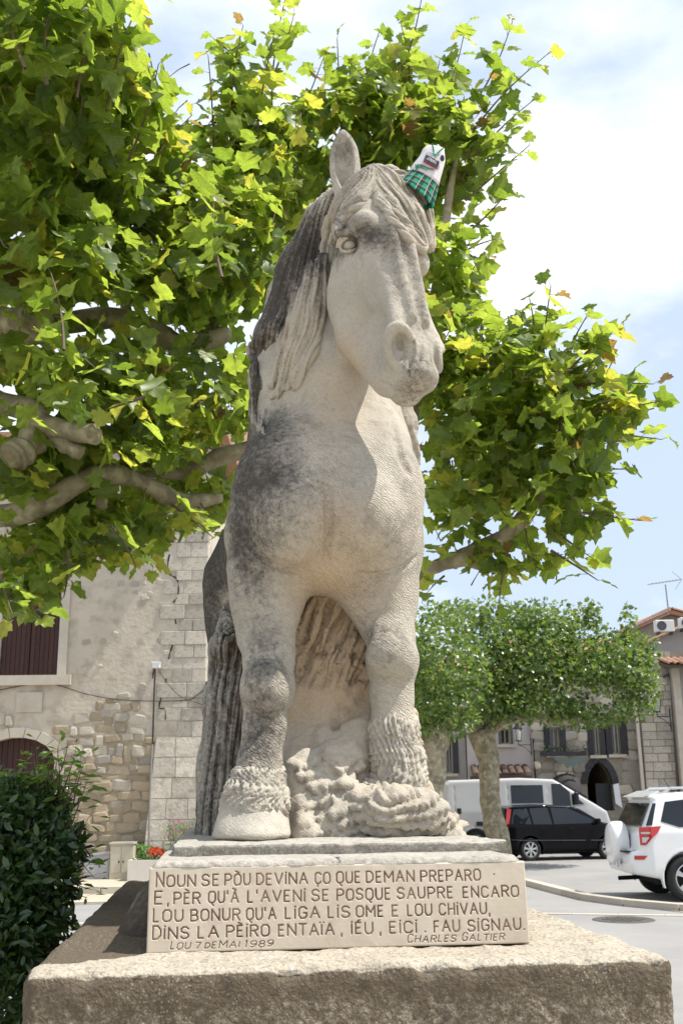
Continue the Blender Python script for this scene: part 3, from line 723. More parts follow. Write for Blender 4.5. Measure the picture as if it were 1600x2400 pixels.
for (a, b, ra, rb) in (((800, 1930, 4.80), (985, 1945, 4.82), .15, .11), ((885, 1890, 4.86), (950, 1905, 4.86), .125, .10), ((730, 1950, 4.72), (1050, 1958, 4.78), .06, .05), ((985, 1915, 4.85), (1050, 1945, 4.82), .07, .05)): HP.cone(P(*a), P(*b), ra, rb, .06)
RK.V[:, :, :HP.V.shape[2] * 2][...] = RK.V[:, :, :HP.V.shape[2] * 2]
hz_ = RK.ax[2] < 2.18; RK.V[:, :, hz_] = np.minimum(RK.V[:, :, hz_], resample(HP, RK.ax[0], RK.ax[1], RK.ax[2][hz_]))
RK.warp(.004, 20, 2, 9)
def rock_relief(V, Nv):
    zt_ = P(850, 1790, 4.8)[2]; low = sstep(zt_ + .06, zt_ - .04, V[:, 2]) * sstep(-.26, -.14, V[:, 0] + .35 * (V[:, 2] - 1.6)) * sstep(5.15, 4.98, V[:, 1])
    u = -(V[:, 0] * .80 + V[:, 2] * .60 + V[:, 1] * .3) + fbm(V, 3.5, 3, 5) * .14; w_ = (V[:, 2] * .95 - V[:, 0] * .35 - V[:, 1] * .5) + fbm(V, 4, 3, 7) * .10
    sh = shingle(w_ * 2.4, u * 2.2 + 8, 8, 5.5, 2, .048) + ridges(w_ * 2.4, u * 12, V, [(21, .008)], .05)
    up = sstep(zt_ + .05, zt_ + .25, V[:, 2]); x = V[:, 0] * .86 - V[:, 2] * .34; gr_ = ridges(x * 4.2, V[:, 2] * 6, V, [(4.5, .040), (11, .020)], .16, 3) * sstep(2.02, 2.25, V[:, 2])
    return low * sh + up * (gr_ + .5 * fbm(V, 9, 3, 6) * .03) + (1 - low) * (1 - sstep(2.02, 2.25, V[:, 2])) * (np.abs(fbm(V, 5, 3, 12)) * -.06 + .012)
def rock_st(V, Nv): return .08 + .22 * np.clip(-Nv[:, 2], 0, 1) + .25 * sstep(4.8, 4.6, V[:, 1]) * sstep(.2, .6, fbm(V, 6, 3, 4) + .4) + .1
def rock_wm(V, Nv): return .85 * sstep(1.9, 2.3, V[:, 2]) + .35 * sstep(4.75, 5.0, V[:, 1]) + .1 + .2 * fbm(V, 5, 2)
finish('rock_mound', RK, rock_st, rock_wm, .3, 0, fine=.008, groove=.8, relief=rock_relief); GUIDES.clear(); del RK, FB
# ---------------- pedestal, steps, plaque ----------------
PYAW = math.radians(5.0)
def rotz(a): return Matrix.Rotation(a, 3, 'Z')
MSTONE = M('rough_pedestal_stone', (.50, .445, .355), .92, (.36, .31, .24), 6, .011, 75, col3=(.19, .165, .13), scale3=70, amt3=.8, spec=.15)
def lichen(m, thr=.60, col=(.50, .49, .46), sc_=9., fine=60., zr=None):
    nt = m.node_tree; b = nt.nodes['Principled BSDF']; src = b.inputs['Base Color'].links[0].from_socket
    t = nt.nodes.new('ShaderNodeTexCoord').outputs['Object']
    v = nt.nodes.new('ShaderNodeTexVoronoi'); v.inputs['Scale'].default_value = sc_; v.inputs['Randomness'].default_value = 1
    n = nt.nodes.new('ShaderNodeTexNoise'); n.inputs['Scale'].default_value = fine; n.inputs['Detail'].default_value = 5
    n2 = nt.nodes.new('ShaderNodeTexNoise'); n2.inputs['Scale'].default_value = 3; n2.inputs['Detail'].default_value = 3
    for q in (v, n, n2): nt.links.new(t, q.inputs['Vector'])
    def m_(op, a, c):
        x = nt.nodes.new('ShaderNodeMath'); x.operation = op
        for i, q in enumerate((a, c)):
            if isinstance(q, (int, float)): x.inputs[i].default_value = q
            else: nt.links.new(q, x.inputs[i])
        return x.outputs[0]
    h = m_('ADD', m_('SUBTRACT', 1., m_('MULTIPLY', v.outputs['Distance'], 1.5)), m_('MULTIPLY', m_('SUBTRACT', n.outputs[0], .5), .8))
    h = m_('ADD', h, m_('MULTIPLY', m_('SUBTRACT', n2.outputs[0], .5), 1.4))
    r = nt.nodes.new('ShaderNodeMapRange'); r.inputs[1].default_value = thr; r.inputs[2].default_value = thr + .12; r.inputs[4].default_value = .8; nt.links.new(h, r.inputs[0])
    x = nt.nodes.new('ShaderNodeMix'); x.data_type = 'RGBA'; nt.links.new(r.outputs[0], x.inputs[0]); nt.links.new(src, x.inputs[6]); x.inputs[7].default_value = (*col, 1)
    nt.links.new(x.outputs[2], b.inputs['Base Color']); return m
lichen(MSTONE, .90, sc_=16)
# attribute darkens upright faces and leaves the top paler; left-hand shadow painted in
def crust_shade(m, dark, amt=.75, lo=.25, hi=.75):
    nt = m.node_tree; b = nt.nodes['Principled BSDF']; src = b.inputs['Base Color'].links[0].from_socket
    g = nt.nodes.new('ShaderNodeAttribute'); g.attribute_name = 'crust_shade'
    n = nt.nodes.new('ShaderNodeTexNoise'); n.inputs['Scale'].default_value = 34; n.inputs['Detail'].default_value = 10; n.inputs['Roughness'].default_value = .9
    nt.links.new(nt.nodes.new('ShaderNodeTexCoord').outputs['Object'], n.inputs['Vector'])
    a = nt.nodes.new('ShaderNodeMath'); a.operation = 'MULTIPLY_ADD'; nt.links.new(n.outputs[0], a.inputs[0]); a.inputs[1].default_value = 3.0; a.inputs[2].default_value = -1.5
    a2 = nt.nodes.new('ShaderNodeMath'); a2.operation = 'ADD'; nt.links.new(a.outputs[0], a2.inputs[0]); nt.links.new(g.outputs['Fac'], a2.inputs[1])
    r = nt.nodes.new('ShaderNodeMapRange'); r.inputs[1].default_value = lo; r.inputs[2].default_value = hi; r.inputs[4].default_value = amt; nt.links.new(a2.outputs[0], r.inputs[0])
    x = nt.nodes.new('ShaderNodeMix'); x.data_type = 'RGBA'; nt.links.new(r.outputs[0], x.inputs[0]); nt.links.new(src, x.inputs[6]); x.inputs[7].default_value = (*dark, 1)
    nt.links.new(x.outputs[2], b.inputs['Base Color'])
crust_shade(MSTONE, (.078, .058, .037), .88)
lichen(MSTONE, .74, (.27, .245, .195), 85., 200.)
ped = empty('stone_pedestal', (-.02, 4.9, 0), 0, 'big rough stone pedestal with lichen spots that carries the plaque and the horse', 'pedestal')
PB = Vector(ped.location)
fl = onz(54, 2284, 1.165); fr = onz(1576, 2240, 1.165)
PYAW = math.atan2(fr.y - fl.y, fr.x - fl.x)
ux = Vector((math.cos(PYAW), math.sin(PYAW), 0)); uy = Vector((-math.sin(PYAW), math.cos(PYAW), 0))
Wp = (fr - fl).length; PD = 3.6
def pl(x, y, z): return Vector((fl.x, fl.y, 0)) + ux * x + uy * y + Vector((0, 0, z))
# block as a dense box sheet with worn edges
def rough_block(name, x0, x1, y0, y1, z0, z1, res, r, amp, mat, parent, org, seed=0, crust_shade_fn=None, chips=0, bev=None):
    cx, cy, cz = (x0 + x1) / 2, (y0 + y1) / 2, (z0 + z1) / 2; hx, hy, hz = (x1 - x0) / 2, (y1 - y0) / 2, (z1 - z0) / 2
    V = []; Q = []; b = 0
    def grid(nu, nv, fn, flip):
        nonlocal b
        u, v = np.meshgrid(np.linspace(-1, 1, nu + 1), np.linspace(-1, 1, nv + 1), indexing='ij'); V.append(fn(u.ravel(), v.ravel()))
        i, j = np.meshgrid(np.arange(nu), np.arange(nv), indexing='ij'); i = i.ravel(); j = j.ravel(); w_ = nv + 1
        q = np.stack([i * w_ + j, (i + 1) * w_ + j, (i + 1) * w_ + j + 1, i * w_ + j + 1], 1) + b
        Q.append(q[:, ::-1] if flip else q); b += (nu + 1) * (nv + 1)
    nx, ny, nz = [max(1, int(2 * h / res)) for h in (hx, hy, hz)]
    S = lambda a, c, d: np.stack([a, c, d], 1); o = lambda u: np.ones_like(u)
    grid(nx, ny, lambda u, v: S(u * hx, v * hy, hz * o(u)), False)
    grid(nx, nz, lambda u, v: S(u * hx, -hy * o(u), v * hz), False)
    grid(ny, nz, lambda u, v: S(-hx * o(u), u * hy, v * hz), True)
    grid(ny, nz, lambda u, v: S(hx * o(u), u * hy, v * hz), False)
    V = np.concatenate(V); Q = np.concatenate(Q)
    # round edges: clamp to inner box then push out by r
    inner = np.clip(V, [-hx + r, -hy + r, -hz], [hx - r, hy - r, hz - r]); d = V - inner; L_ = np.linalg.norm(d, axis=1)
    m = L_ > r; V[m] = inner[m] + d[m] / L_[m][:, None] * r
    N0 = np.where(L_[:, None] > 1e-6, d / np.maximum(L_, 1e-6)[:, None], 0)
    isn = L_ < 1e-6; N0[isn] = [0, 0, 1]
    n_ = fbm(V, 9, 4, seed) * amp * 1.6 + fbm(V, 45, 3, seed + 5) * amp * .8
    if chips:
        edge = np.exp(-((hz - V[:, 2]) / .03) ** 2) * np.exp(-((V[:, 1] + hy) / .05) ** 2); n_ -= edge * np.maximum(fbm(V, 14, 3, seed + 9), 0) * chips
    V = V + N0 * n_[:, None]
    cf = np.zeros(len(V)) if crust_shade_fn is None else crust_shade_fn(V, N0, hx, hy, hz)
    if bev: # taper the top inwards
        t = (V[:, 2] + hz) / (2 * hz); V[:, 0] -= np.sign(V[:, 0]) * bev * t; V[:, 1] -= np.sign(V[:, 1]) * bev * t
    C_ = np.array(pl(cx, cy, cz)); A_ = np.array([ux, uy, (0, 0, 1)]); Wd = C_ + V @ A_ - np.array(org)
    me = mesh(name, Wd, Q, mat, True); attr(me, 'crust_shade', cf); return obj(name, me, parent)
def pcrust_shade(V, N0, hx, hy, hz):
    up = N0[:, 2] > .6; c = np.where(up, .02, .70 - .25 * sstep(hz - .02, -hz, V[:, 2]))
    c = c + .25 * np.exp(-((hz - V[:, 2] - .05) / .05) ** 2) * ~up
    left = (V[:, 0] < -.55 * hx) & (V[:, 1] > -hy + .30 + .12 * np.sin(V[:, 0] * 9)); c = np.where(left & up, 1.5, c)  # shadow of statue and plaque painted dark on the top's left
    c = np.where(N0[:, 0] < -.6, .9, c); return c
blk = rough_block('block', 0, Wp, 0, PD, -.02, 1.165, .015, .035, .009, MSTONE, ped, PB, 1, pcrust_shade, .10)
SSTEP = M('step_stone', (.44, .415, .36), .9, (.34, .315, .27), 5, .004, 90, col3=(.17, .15, .125), scale3=40, amt3=.55, spec=.15)
crust_shade(SSTEP, (.12, .105, .085), .75)
def toloc(p): q = Vector((p.x - fl.x, p.y - fl.y, 0)); return q.dot(ux), q.dot(uy)
pL = toloc(onz(345, 2231, 1.168)); pR = toloc(onz(1248, 2214, 1.168)); py0 = (pL[1] + pR[1]) / 2
ZT = 1.165 + .262
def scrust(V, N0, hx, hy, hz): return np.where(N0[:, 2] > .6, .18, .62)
step = rough_block('step', pL[0] - .0, pR[0] - .0, py0 + .045, PD - .35, 1.16, ZT, .016, .010, .003, SSTEP, ped, PB, 3, scrust, .02)
tp0 = toloc(onz(372, 2012, ZT + .012)); tp1 = toloc(onz(1212, 1996, ZT + .012))
rough_block('step', pL[0] + .004, pR[0] - .004, py0 + .012, PD - .36, ZT + .002, ZT + .022, .012, .008, .002, SSTEP, ped, PB, 4, scrust, .02, bev=.016)
s0 = toloc(onz(402, 2010, ZT + .022)); s1 = toloc(onz(1176, 1992, ZT + .022)); sy = (s0[1] + s1[1]) / 2
zs = ZT + .022
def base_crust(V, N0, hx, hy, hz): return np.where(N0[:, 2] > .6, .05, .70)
# the statue's own slab (moves with the statue)
slab = rough_block('base_slab', s0[0], s1[0], sy, PD - .42, zs, 1.487, .012, .008, .004, SSTEP, statue, SB, 6, base_crust, .03)
# dark rough mortar bank left of the steps, colour deepened for the shadow
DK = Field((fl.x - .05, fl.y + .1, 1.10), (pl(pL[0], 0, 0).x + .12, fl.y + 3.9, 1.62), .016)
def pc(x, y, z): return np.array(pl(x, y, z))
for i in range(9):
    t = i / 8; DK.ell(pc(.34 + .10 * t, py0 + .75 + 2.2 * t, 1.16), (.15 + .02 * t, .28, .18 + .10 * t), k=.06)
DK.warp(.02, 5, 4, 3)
Vd, Qd = DK.nets(); Vd = relax(Vd, Qd, 1); MDK = M('dark_mortar', (.085, .068, .048), .95, (.045, .036, .026), 9, .012, 40, col3=(.16, .13, .09), scale3=30, amt3=.5); mdk = mesh('mortar_bank', Vd - np.array(PB), Qd, MDK, True); attr(mdk, 'crust_shade', np.full(len(Vd), 2.0)); obj('mortar_bank', mdk, ped, label='dark crumbling bank of old mortar beside the steps')
# --- plaque with cut letters ---
MPL = M('plaque_marble', (.58, .515, .415), .5, (.47, .405, .31), 6, .0008, 60, spec=.35, col3=(.42, .34, .26), scale3=14, amt3=.5, detail=10)
MLET = M('letter_paint', (.11, .058, .042), .8, (.34, .235, .18), 16, spec=.1, contrast=.2)
PW = pR[0] - pL[0]; PHH = .262; TH = .044
GL = { # strokes in a 1 x 1.45 cell
 'A': [[(0, 0), (.5, 1), (1, 0)], [(.2, .36), (.8, .36)]], 'B': [[(0, 0), (0, 1), (.7, 1), (.9, .85), (.9, .66), (.7, .52), (0, .52)], [(.7, .52), (1, .36), (1, .15), (.75, 0), (0, 0)]],
 'C': [[(1, .82), (.75, 1), (.25, 1), (0, .78), (0, .22), (.25, 0), (.75, 0), (1, .18)]], 'D': [[(0, 0), (0, 1), (.62, 1), (1, .72), (1, .28), (.62, 0), (0, 0)]],
 'E': [[(.85, 1), (0, 1), (0, 0), (.85, 0)], [(0, .52), (.7, .52)]], 'F': [[(.85, 1), (0, 1), (0, 0)], [(0, .5), (.7, .5)]],
 'G': [[(1, .82), (.75, 1), (.25, 1), (0, .78), (0, .22), (.25, 0), (.75, 0), (1, .2), (1, .46), (.6, .46)]], 'H': [[(0, 0), (0, 1)], [(1, 0), (1, 1)], [(0, .5), (1, .5)]],
 'I': [[(.0, 0), (.0, .86)]], 'L': [[(0, 1), (0, 0), (.8, 0)]], 'M': [[(0, 0), (0, 1), (.5, .35), (1, 1), (1, 0)]], 'N': [[(0, 0), (0, 1), (1, 0), (1, 1)]],
 'O': [[(.25, 0), (0, .22), (0, .78), (.25, 1), (.75, 1), (1, .78), (1, .22), (.75, 0), (.25, 0)]], 'P': [[(0, 0), (0, 1), (.7, 1), (1, .82), (1, .6), (.7, .44), (0, .44)]],
 'Q': [[(.25, 0), (0, .22), (0, .78), (.25, 1), (.75, 1), (1, .78), (1, .22), (.75, 0), (.25, 0)], [(.5, .02), (.58, -.2), (.75, -.26)]], 'R': [[(0, 0), (0, 1), (.7, 1), (1, .82), (1, .64), (.7, .5), (0, .5)], [(.5, .5), (1, 0)]],
 'S': [[(.95, .84), (.7, 1), (.28, 1), (.02, .82), (.05, .62), (.3, .52), (.72, .48), (.98, .32), (.95, .15), (.7, 0), (.25, 0), (0, .16)]], 'T': [[(0, 1), (1, 1)], [(.5, 1), (.5, 0)]],
 'U': [[(0, 1), (0, .25), (.25, 0), (.75, 0), (1, .25), (1, 1)]], 'V': [[(0, 1), (.5, 0), (1, 1)]], '1': [[(.0, .78), (.4, 1), (.4, 0)]], '9': [[(.1, .06), (.5, 0), (1, .35), (1, .8), (.75, 1), (.25, 1), (0, .82), (0, .62), (.25, .45), (.75, .45), (1, .62)]],
 '8': [[(.3, .52), (.05, .68), (.05, .85), (.3, 1), (.7, 1), (.95, .85), (.95, .68), (.7, .52), (.3, .52), (0, .34), (0, .15), (.28, 0), (.72, 0), (1, .15), (1, .34), (.7, .52)]], '7': [[(0, 1), (1, 1), (.4, 0)]],
 ',': [[(.15, .05), (.02, -.2)]], '.': [[(.0, .02), (.03, .0)]], "'": [[(.1, 1.05), (.0, .78)]], '·': [[(.0, .5), (.06, .5)]]}
WID = dict(I=.02, L=.36, E=.38, F=.36, T=.46, M=.62, N=.52, O=.52, Q=.54, A=.56, V=.54); WID.update({',': .08, '.': .04, "'": .06, '1': .2, '·': .04})
SEG = []
def text_run(txt, px0, px1, yb, hgt, stroke, slant=0., big=1.0):
    """letters between photo columns px0..px1 mapped on the plaque face; yb baseline (m above plaque bottom)"""
    adv = 0; items = []
    for i, ch in enumerate(txt):
        if ch == ' ': adv += .52; continue
        acc = None; c = ch
        for k_, (bse, ac) in {'Ò': ('O', '`'), 'È': ('E', '`'), 'À': ('A', '`'), 'É': ('E', "´"), 'Ç': ('C', ','), 'Ï': ('I', ':')}.items():
            if ch == k_: c, acc = bse, ac
        if c == 'i': c, acc = 'I', '.'
        w_ = WID.get(c, .48); items.append((c, acc, adv, w_, i == 0)); adv += w_ + .24
    total = adv - .24; x0 = (px0 - 345) / 903. * PW; x1 = (px1 - 345) / 903. * PW; sx = (x1 - x0) / total
    for c, acc, a, w_, first in items:
        sy_ = hgt * (big if first else 1)
        ox = x0 + a * sx; jig = rnd.uniform(-.001, .001)
        for pl_ in GL[c]:
            for (p, q) in zip(pl_[:-1], pl_[1:]):
                SEG.append((ox + p[0] * w_ * sx + slant * p[1] * hgt, yb + jig + p[1] * sy_, ox + q[0] * w_ * sx + slant * q[1] * hgt, yb + jig + q[1] * sy_, stroke))
        mx_ = ox + w_ * sx * .5
        if acc == '`': SEG.append((mx_ - .006, yb + hgt * 1.27, mx_ + .004, yb + hgt * 1.15, stroke))
        if acc == "´": SEG.append((mx_ + .005, yb + hgt * 1.25, mx_ - .003, yb + hgt * 1.15, stroke))
        if acc == '.': SEG.append((mx_, yb + hgt * 1.08, mx_ + .0008, yb + hgt * 1.08, stroke * 1.1))
        if acc == ':': SEG.append((mx_ - .006, yb + hgt * 1.1, mx_ - .0055, yb + hgt * 1.1, stroke)); SEG.append((mx_ + .006, yb + hgt * 1.1, mx_ + .0065, yb + hgt * 1.1, stroke))
        if acc == ',': SEG.append((mx_, yb - .001, mx_ - .002, yb - .010, stroke))
LH = .034; ST = .0029
for words, yb in (([('NOUN', 362, 452, 1.3), ('SE', 468, 507), ('PÒU', 522, 580), ('DEViNA', 596, 716), ('ÇO', 735, 770), ('QUE', 786, 842), ('DEMAN', 858, 973), ('PREPARO', 990, 1136), ('·', 1170, 1173)], .203),
                  ([('E', 360, 378, 1.15), (',', 390, 394), ('PÈR', 404, 464), ("QU'À", 484, 553), ("L'AVENi", 576, 710), ('SE', 727, 766), ('POSQUE', 787, 914), ('SAUPRE', 932, 1066), ('ENCARO', 1092, 1228)], .149),
                  ([('LOU', 358, 425, 1.15), ('BONUR', 444, 557), ("QU'A", 573, 641), ('LiGA', 664, 744), ('LiS', 765, 816), ('OME', 832, 896), ('E', 918, 932), ('LOU', 955, 1013), ('CHiVAU,', 1032, 1156)], .095),
                  ([('DiNS', 358, 440, 1.15), ('LA', 462, 508), ('PÈiRO', 527, 626), ('ENTAÏA', 648, 778), (',', 796, 800), ('iÉU', 820, 870), (',', 888, 892), ('EiCi', 911, 975), ('.', 996, 999), ('FAU', 1018, 1079), ('SiGNAU.', 1100, 1238)], .043)):
    for w_ in words: text_run(w_[0], w_[1], w_[2], yb, LH, ST, 0, w_[3] if len(w_) > 3 else 1.)
for w_, a, b, g_ in (('LOU', 399, 443, 1.2), ('7', 455, 466, 1), ('DE', 477, 502, .8), ('MAI', 510, 556, 1.2), ('1989', 570, 634, 1.1)): text_run(w_, a, b, .011, .0185, .0016, .22, g_)
for w_, a, b, g_ in (('CHARLES', 952, 1068, 1.25), ('GALTIER', 1084, 1186, 1.25)): text_run(w_, a, b, .012, .0195, .0017, .22, g_)
gs = .00165; nxp = int(PW / gs); nzp = int(PHH / gs); gx = np.linspace(0, PW, nxp + 1); gz = np.linspace(0, PHH, nzp + 1)
Dm = np.full((nxp + 1, nzp + 1), 1.)
for (xa, za, xb, zb, w_) in SEG:
    i0, i1 = np.searchsorted(gx, [min(xa, xb) - .01, max(xa, xb) + .01]); j0, j1 = np.searchsorted(gz, [min(za, zb) - .01, max(za, zb) + .01])
    X = gx[i0:i1, None]; Z = gz[None, j0:j1]; bx, bz = xb - xa, zb - za; L_ = max(bx * bx + bz * bz, 1e-12)
    t = np.clip(((X - xa) * bx + (Z - za) * bz) / L_, 0, 1); d = np.hypot(X - xa - t * bx, Z - za - t * bz) - w_; Dm[i0:i1, j0:j1] = np.minimum(Dm[i0:i1, j0:j1], d)
dep = .0035 * sstep(.0008, -.0016, Dm)
X, Z = np.meshgrid(gx, gz, indexing='ij')
tilt = .012  # leans back a little
Vp = np.stack([X.ravel(), (dep + Z / PHH * tilt).ravel(), Z.ravel()], 1); edge_d = np.minimum(np.minimum(X, PW - X), np.minimum(Z, PHH - Z)).ravel(); Vp[:, 1] += .003 * np.clip(1 - edge_d / .003, 0, 1)
i, j = np.meshgrid(np.arange(nxp), np.arange(nzp), indexing='ij'); i = i.ravel(); j = j.ravel(); w_ = nzp + 1
Qp = np.stack([i * w_ + j, (i + 1) * w_ + j, (i + 1) * w_ + j + 1, i * w_ + j + 1], 1)
fd = (Dm[:-1, :-1] + Dm[1:, 1:] + Dm[1:, :-1] + Dm[:-1, 1:]).ravel() / 4; Lm = fd < -.0004
A_ = np.array([ux, uy, (0, 0, 1)]); O_ = np.array(pl(pL[0], py0, 1.168)) - np.array(PB)
def sub(Vv, Qq):
    u_, inv = np.unique(Qq, return_inverse=True); return O_ + Vv[u_] @ A_, inv.reshape(Qq.shape)
v1, q1 = sub(Vp, Qp[~Lm]); mp_ = mesh('plaque', v1, q1, MPL, False)
g = MB()
for (a, b, c, d) in (((0, 0), (PW, 0), (PW, TH), (0, TH)),):
    z0_, z1_ = 0, PHH
    cs = [Vector((x, y + (tilt if z > .1 else 0) + (.003 if y == 0 else 0), z)) for z in (z0_, z1_) for (x, y) in (a, b, c, d)]
    g.add([Vector(O_) + ux * p.x + uy * p.y + Vector((0, 0, p.z)) for p in cs], [(1, 2, 6, 5), (3, 0, 4, 7), (4, 5, 6, 7), (0, 3, 2, 1)])
import bmesh
bm = bmesh.new(); bm.from_mesh(mp_); tmp = g.mesh('tmp', MPL); bm.from_mesh(tmp); bm.to_mesh(mp_); bm.free(); bpy.data.meshes.remove(tmp)
plq = obj('plaque', mp_, ped, label='cream marble plaque with a four-line carved verse in brown letters')
v2, q2 = sub(Vp, Qp[Lm]); obj('lettering', mesh('lettering', v2, q2, MLET, False), plq, kind='stuff')
# ---------------- ground, roads, kerbs ----------------
ASPH = M('asphalt', (.32, .31, .295), .9, (.225, .218, .21), .55, .004, 120, col3=(.30, .285, .265), scale3=160, amt3=.5, spec=.2)
PALE = M('pale_paving', (.50, .43, .33), .9, (.42, .36, .27), 1.5, .003, 80, col3=(.36, .31, .24), scale3=9, amt3=.4)
SANDM = M('sandy_ground', (.48, .43, .35), .95, (.38, .34, .27), 2.2, .01, 60, col3=(.55, .49, .40), scale3=50, amt3=.5)
KERBM = vary(M('kerb_stone', (.52, .47, .39), .85, (.42, .37, .30), 5, .003, 60, col3=(.3, .26, .2), scale3=30, amt3=.4), .12)
g = MB(); g.add([(-400, -400, 0), (400, -400, 0), (400, 900, 0), (-400, 900, 0)], [(0, 1, 2, 3)])
g.build('road', ASPH, kind='structure')
def sheet(name, pts, z, mat, **k):
    g = MB(); g.add([(p[0], p[1], z) for p in pts], [tuple(range(len(pts)))]); return g.build(name, mat, **k)
# plaza under and behind the camera, in front of the pedestal
sheet('plaza', [(-30, -30), (30, -30), (30, 7.4), (8.0, 7.6), (-7.5, 7.6), (-30, 7.6)], .004, SANDM, kind='structure')
# pavement along the left house and the pale strip before it
a0 = onz(-400, 2085, .12); a1 = onz(520, 2082, .12)
g = MB(); y0 = a0.y; g.box((-12.5, (y0 + 24.2) / 2, .055), (25, 24.2 - y0, .13)); g.build('pavement', PALE, kind='structure')
b0 = onz(200, 2117, 0)
sheet('pale_paving_strip', [(-30, b0.y), (-2.4, b0.y + .1), (-.5, b0.y + 2.5), (-.2, y0 + 4), (-.2, y0 + 8), (-30, y0 + 8)], .006, PALE, kind='structure')
def kerb(pts, wd=.16, hh=.11, L=1.0, label=None, z=0):
    """row of kerb stones along a line on the ground"""
    pts = [Vector((p[0], p[1], 0)) for p in pts]
    root = empty('kerb', pts[0], 0, kind='structure')
    seg = [(pts[i + 1] - pts[i]).length for i in range(len(pts) - 1)]; T = sum(seg); n = max(1, int(T / L)); me = None
    def p_at(s):
        for i, q in enumerate(seg):
            if s <= q or i == len(seg) - 1: return pts[i].lerp(pts[i + 1], s / q)
            s -= q
    g = MB(); g.box((0, 0, 0), (1, 1, 1), bev=.03); me = g.mesh('kerb_stone', KERBM)
    for k in range(n):
        p, q = p_at(T * k / n), p_at(T * (k + 1) / n); d = q - p; o = obj('kerb_stone', me, root)
        o.location = (p + q) / 2 - pts[0] + Vector((0, 0, hh / 2 - .02 + z)); o.rotation_euler = (0, 0, math.atan2(d.y, d.x)); o.scale = (d.length - .012, wd, hh + .04)
    return root
kerb([onz(x, y, 0) for x, y in ((1130, 2050), (1244, 2076), (1310, 2094), (1378, 2111), (1430, 2119), (1475, 2124), (1540, 2131), (1620, 2137), (1760, 2146))], .18, .10, .95)
kerb([onz(1130, 2139, 0), onz(1319, 2143, 0), onz(1600, 2147, 0), onz(1900, 2152, 0)], .13, .012, .62)
kerb([onz(-200, 2124, 0), onz(0, 2122, 0), onz(200, 2120, 0), onz(340, 2117, 0)], .2, .05, 1.0)
kerb([onz(-200, 2186, 0), onz(100, 2180, 0), onz(330, 2176, 0)], .2, .08, .9)
kerb([(-25, y0 - .08), (-14, y0 - .08), (-.3, y0 - .08)], .16, .13, 1.0)
sheet('verge', [onz(1545, 2133, 0), onz(1600, 2139, 0), onz(1760, 2148, 0), onz(1900, 2130, 0), onz(1620, 2124, 0)], .008, SANDM, kind='structure')
# manhole
mh = onz(1460, 2156, 0); g = MB(); g.lathe([(0, .006), (.33, .006), (.36, .010), (.40, .010), (.42, .004)], 28)
IRON = M('cast_iron', (.10, .095, .09), .6, (.16, .14, .12), 12, .003, 40, metal=.6)
mhr = empty('manhole_cover', (mh.x, mh.y, 0), 0, 'round dark iron manhole cover set in the asphalt below the white four-wheel drive', 'manhole cover')
g.build('rim', IRON, mhr); g = MB()
for i in range(-3, 4):
    for j in range(-3, 4):
        if i * i + j * j < 10: g.box((i * .085, j * .085, .008), (.06, .06, .008))
g.build('lid', IRON, mhr)
# ---------------- buildings ----------------
PLAST = M('old_render', (.55, .485, .39), .92, (.42, .365, .29), 1.3, .016, 11, col3=(.31, .265, .205), scale3=3.2, amt3=.75, detail=12, coords='Object')
MORT = M('lime_mortar', (.37, .31, .22), .95, (.27, .215, .145), 4, .02, 24, col3=(.2, .16, .11), scale3=9, amt3=.5)
RUB = [vary(M('rubble_stone_%s' % n, c, .9, c2, 6, .012, 22, col3=(.16, .13, .10), scale3=14, amt3=.45), .2) for n, c, c2 in (('ochre', (.43, .355, .245), (.33, .265, .18)), ('pale', (.52, .47, .38), (.42, .37, .29)), ('grey', (.38, .345, .29), (.30, .27, .225)))]
ASHL = vary(M('ashlar_stone', (.50, .45, .37), .9, (.38, .345, .285), 3, .014, 16, col3=(.27, .235, .185), scale3=6, amt3=.65, detail=10), .2)
TRIM = M('pale_window_surround', (.53, .48, .40), .85, (.44, .39, .31), 3, .003, 40, col3=(.38, .30, .20), scale3=2.5, amt3=.4)
SHUT = vary(M('brown_shutter_paint', (.055, .022, .016), .55, (.035, .015, .011), 9, .001, 60), .18)
DARK = M('dark_gap', (.02, .018, .016), .9)
STEEL = M('grey_pipe_metal', (.30, .30, .29), .5, (.22, .21, .2), 8, metal=.3)
BLK = M('black_iron', (.03, .03, .032), .5)
CABLE = M('cable_rubber', (.05, .05, .05), .7)
tm = []
def stone_templates():
    if tm: return tm
    for k in range(5):
        r2 = random.Random(k); g = MB(); g.box((0, 0, 0), (1, 1, 1), bev=.16)
        V = [Vector(p) * 1 + Vector([r2.uniform(-.07, .07) for _ in range(3)]) for p in g.v]; g.v = [tuple(p) for p in V]; tm.append(g)
    return tm
_sm = {}
def stone_mesh(k, mat, kind, name):
    key = (k, mat.name, kind)
    if key not in _sm:
        if kind == 'rub': g = stone_templates()[k]
        else: g = MB(); g.box((0, 0, 0), (1, 1, 1), bev=.03)
        _sm[key] = g.mesh(name, mat)
    return _sm[key]
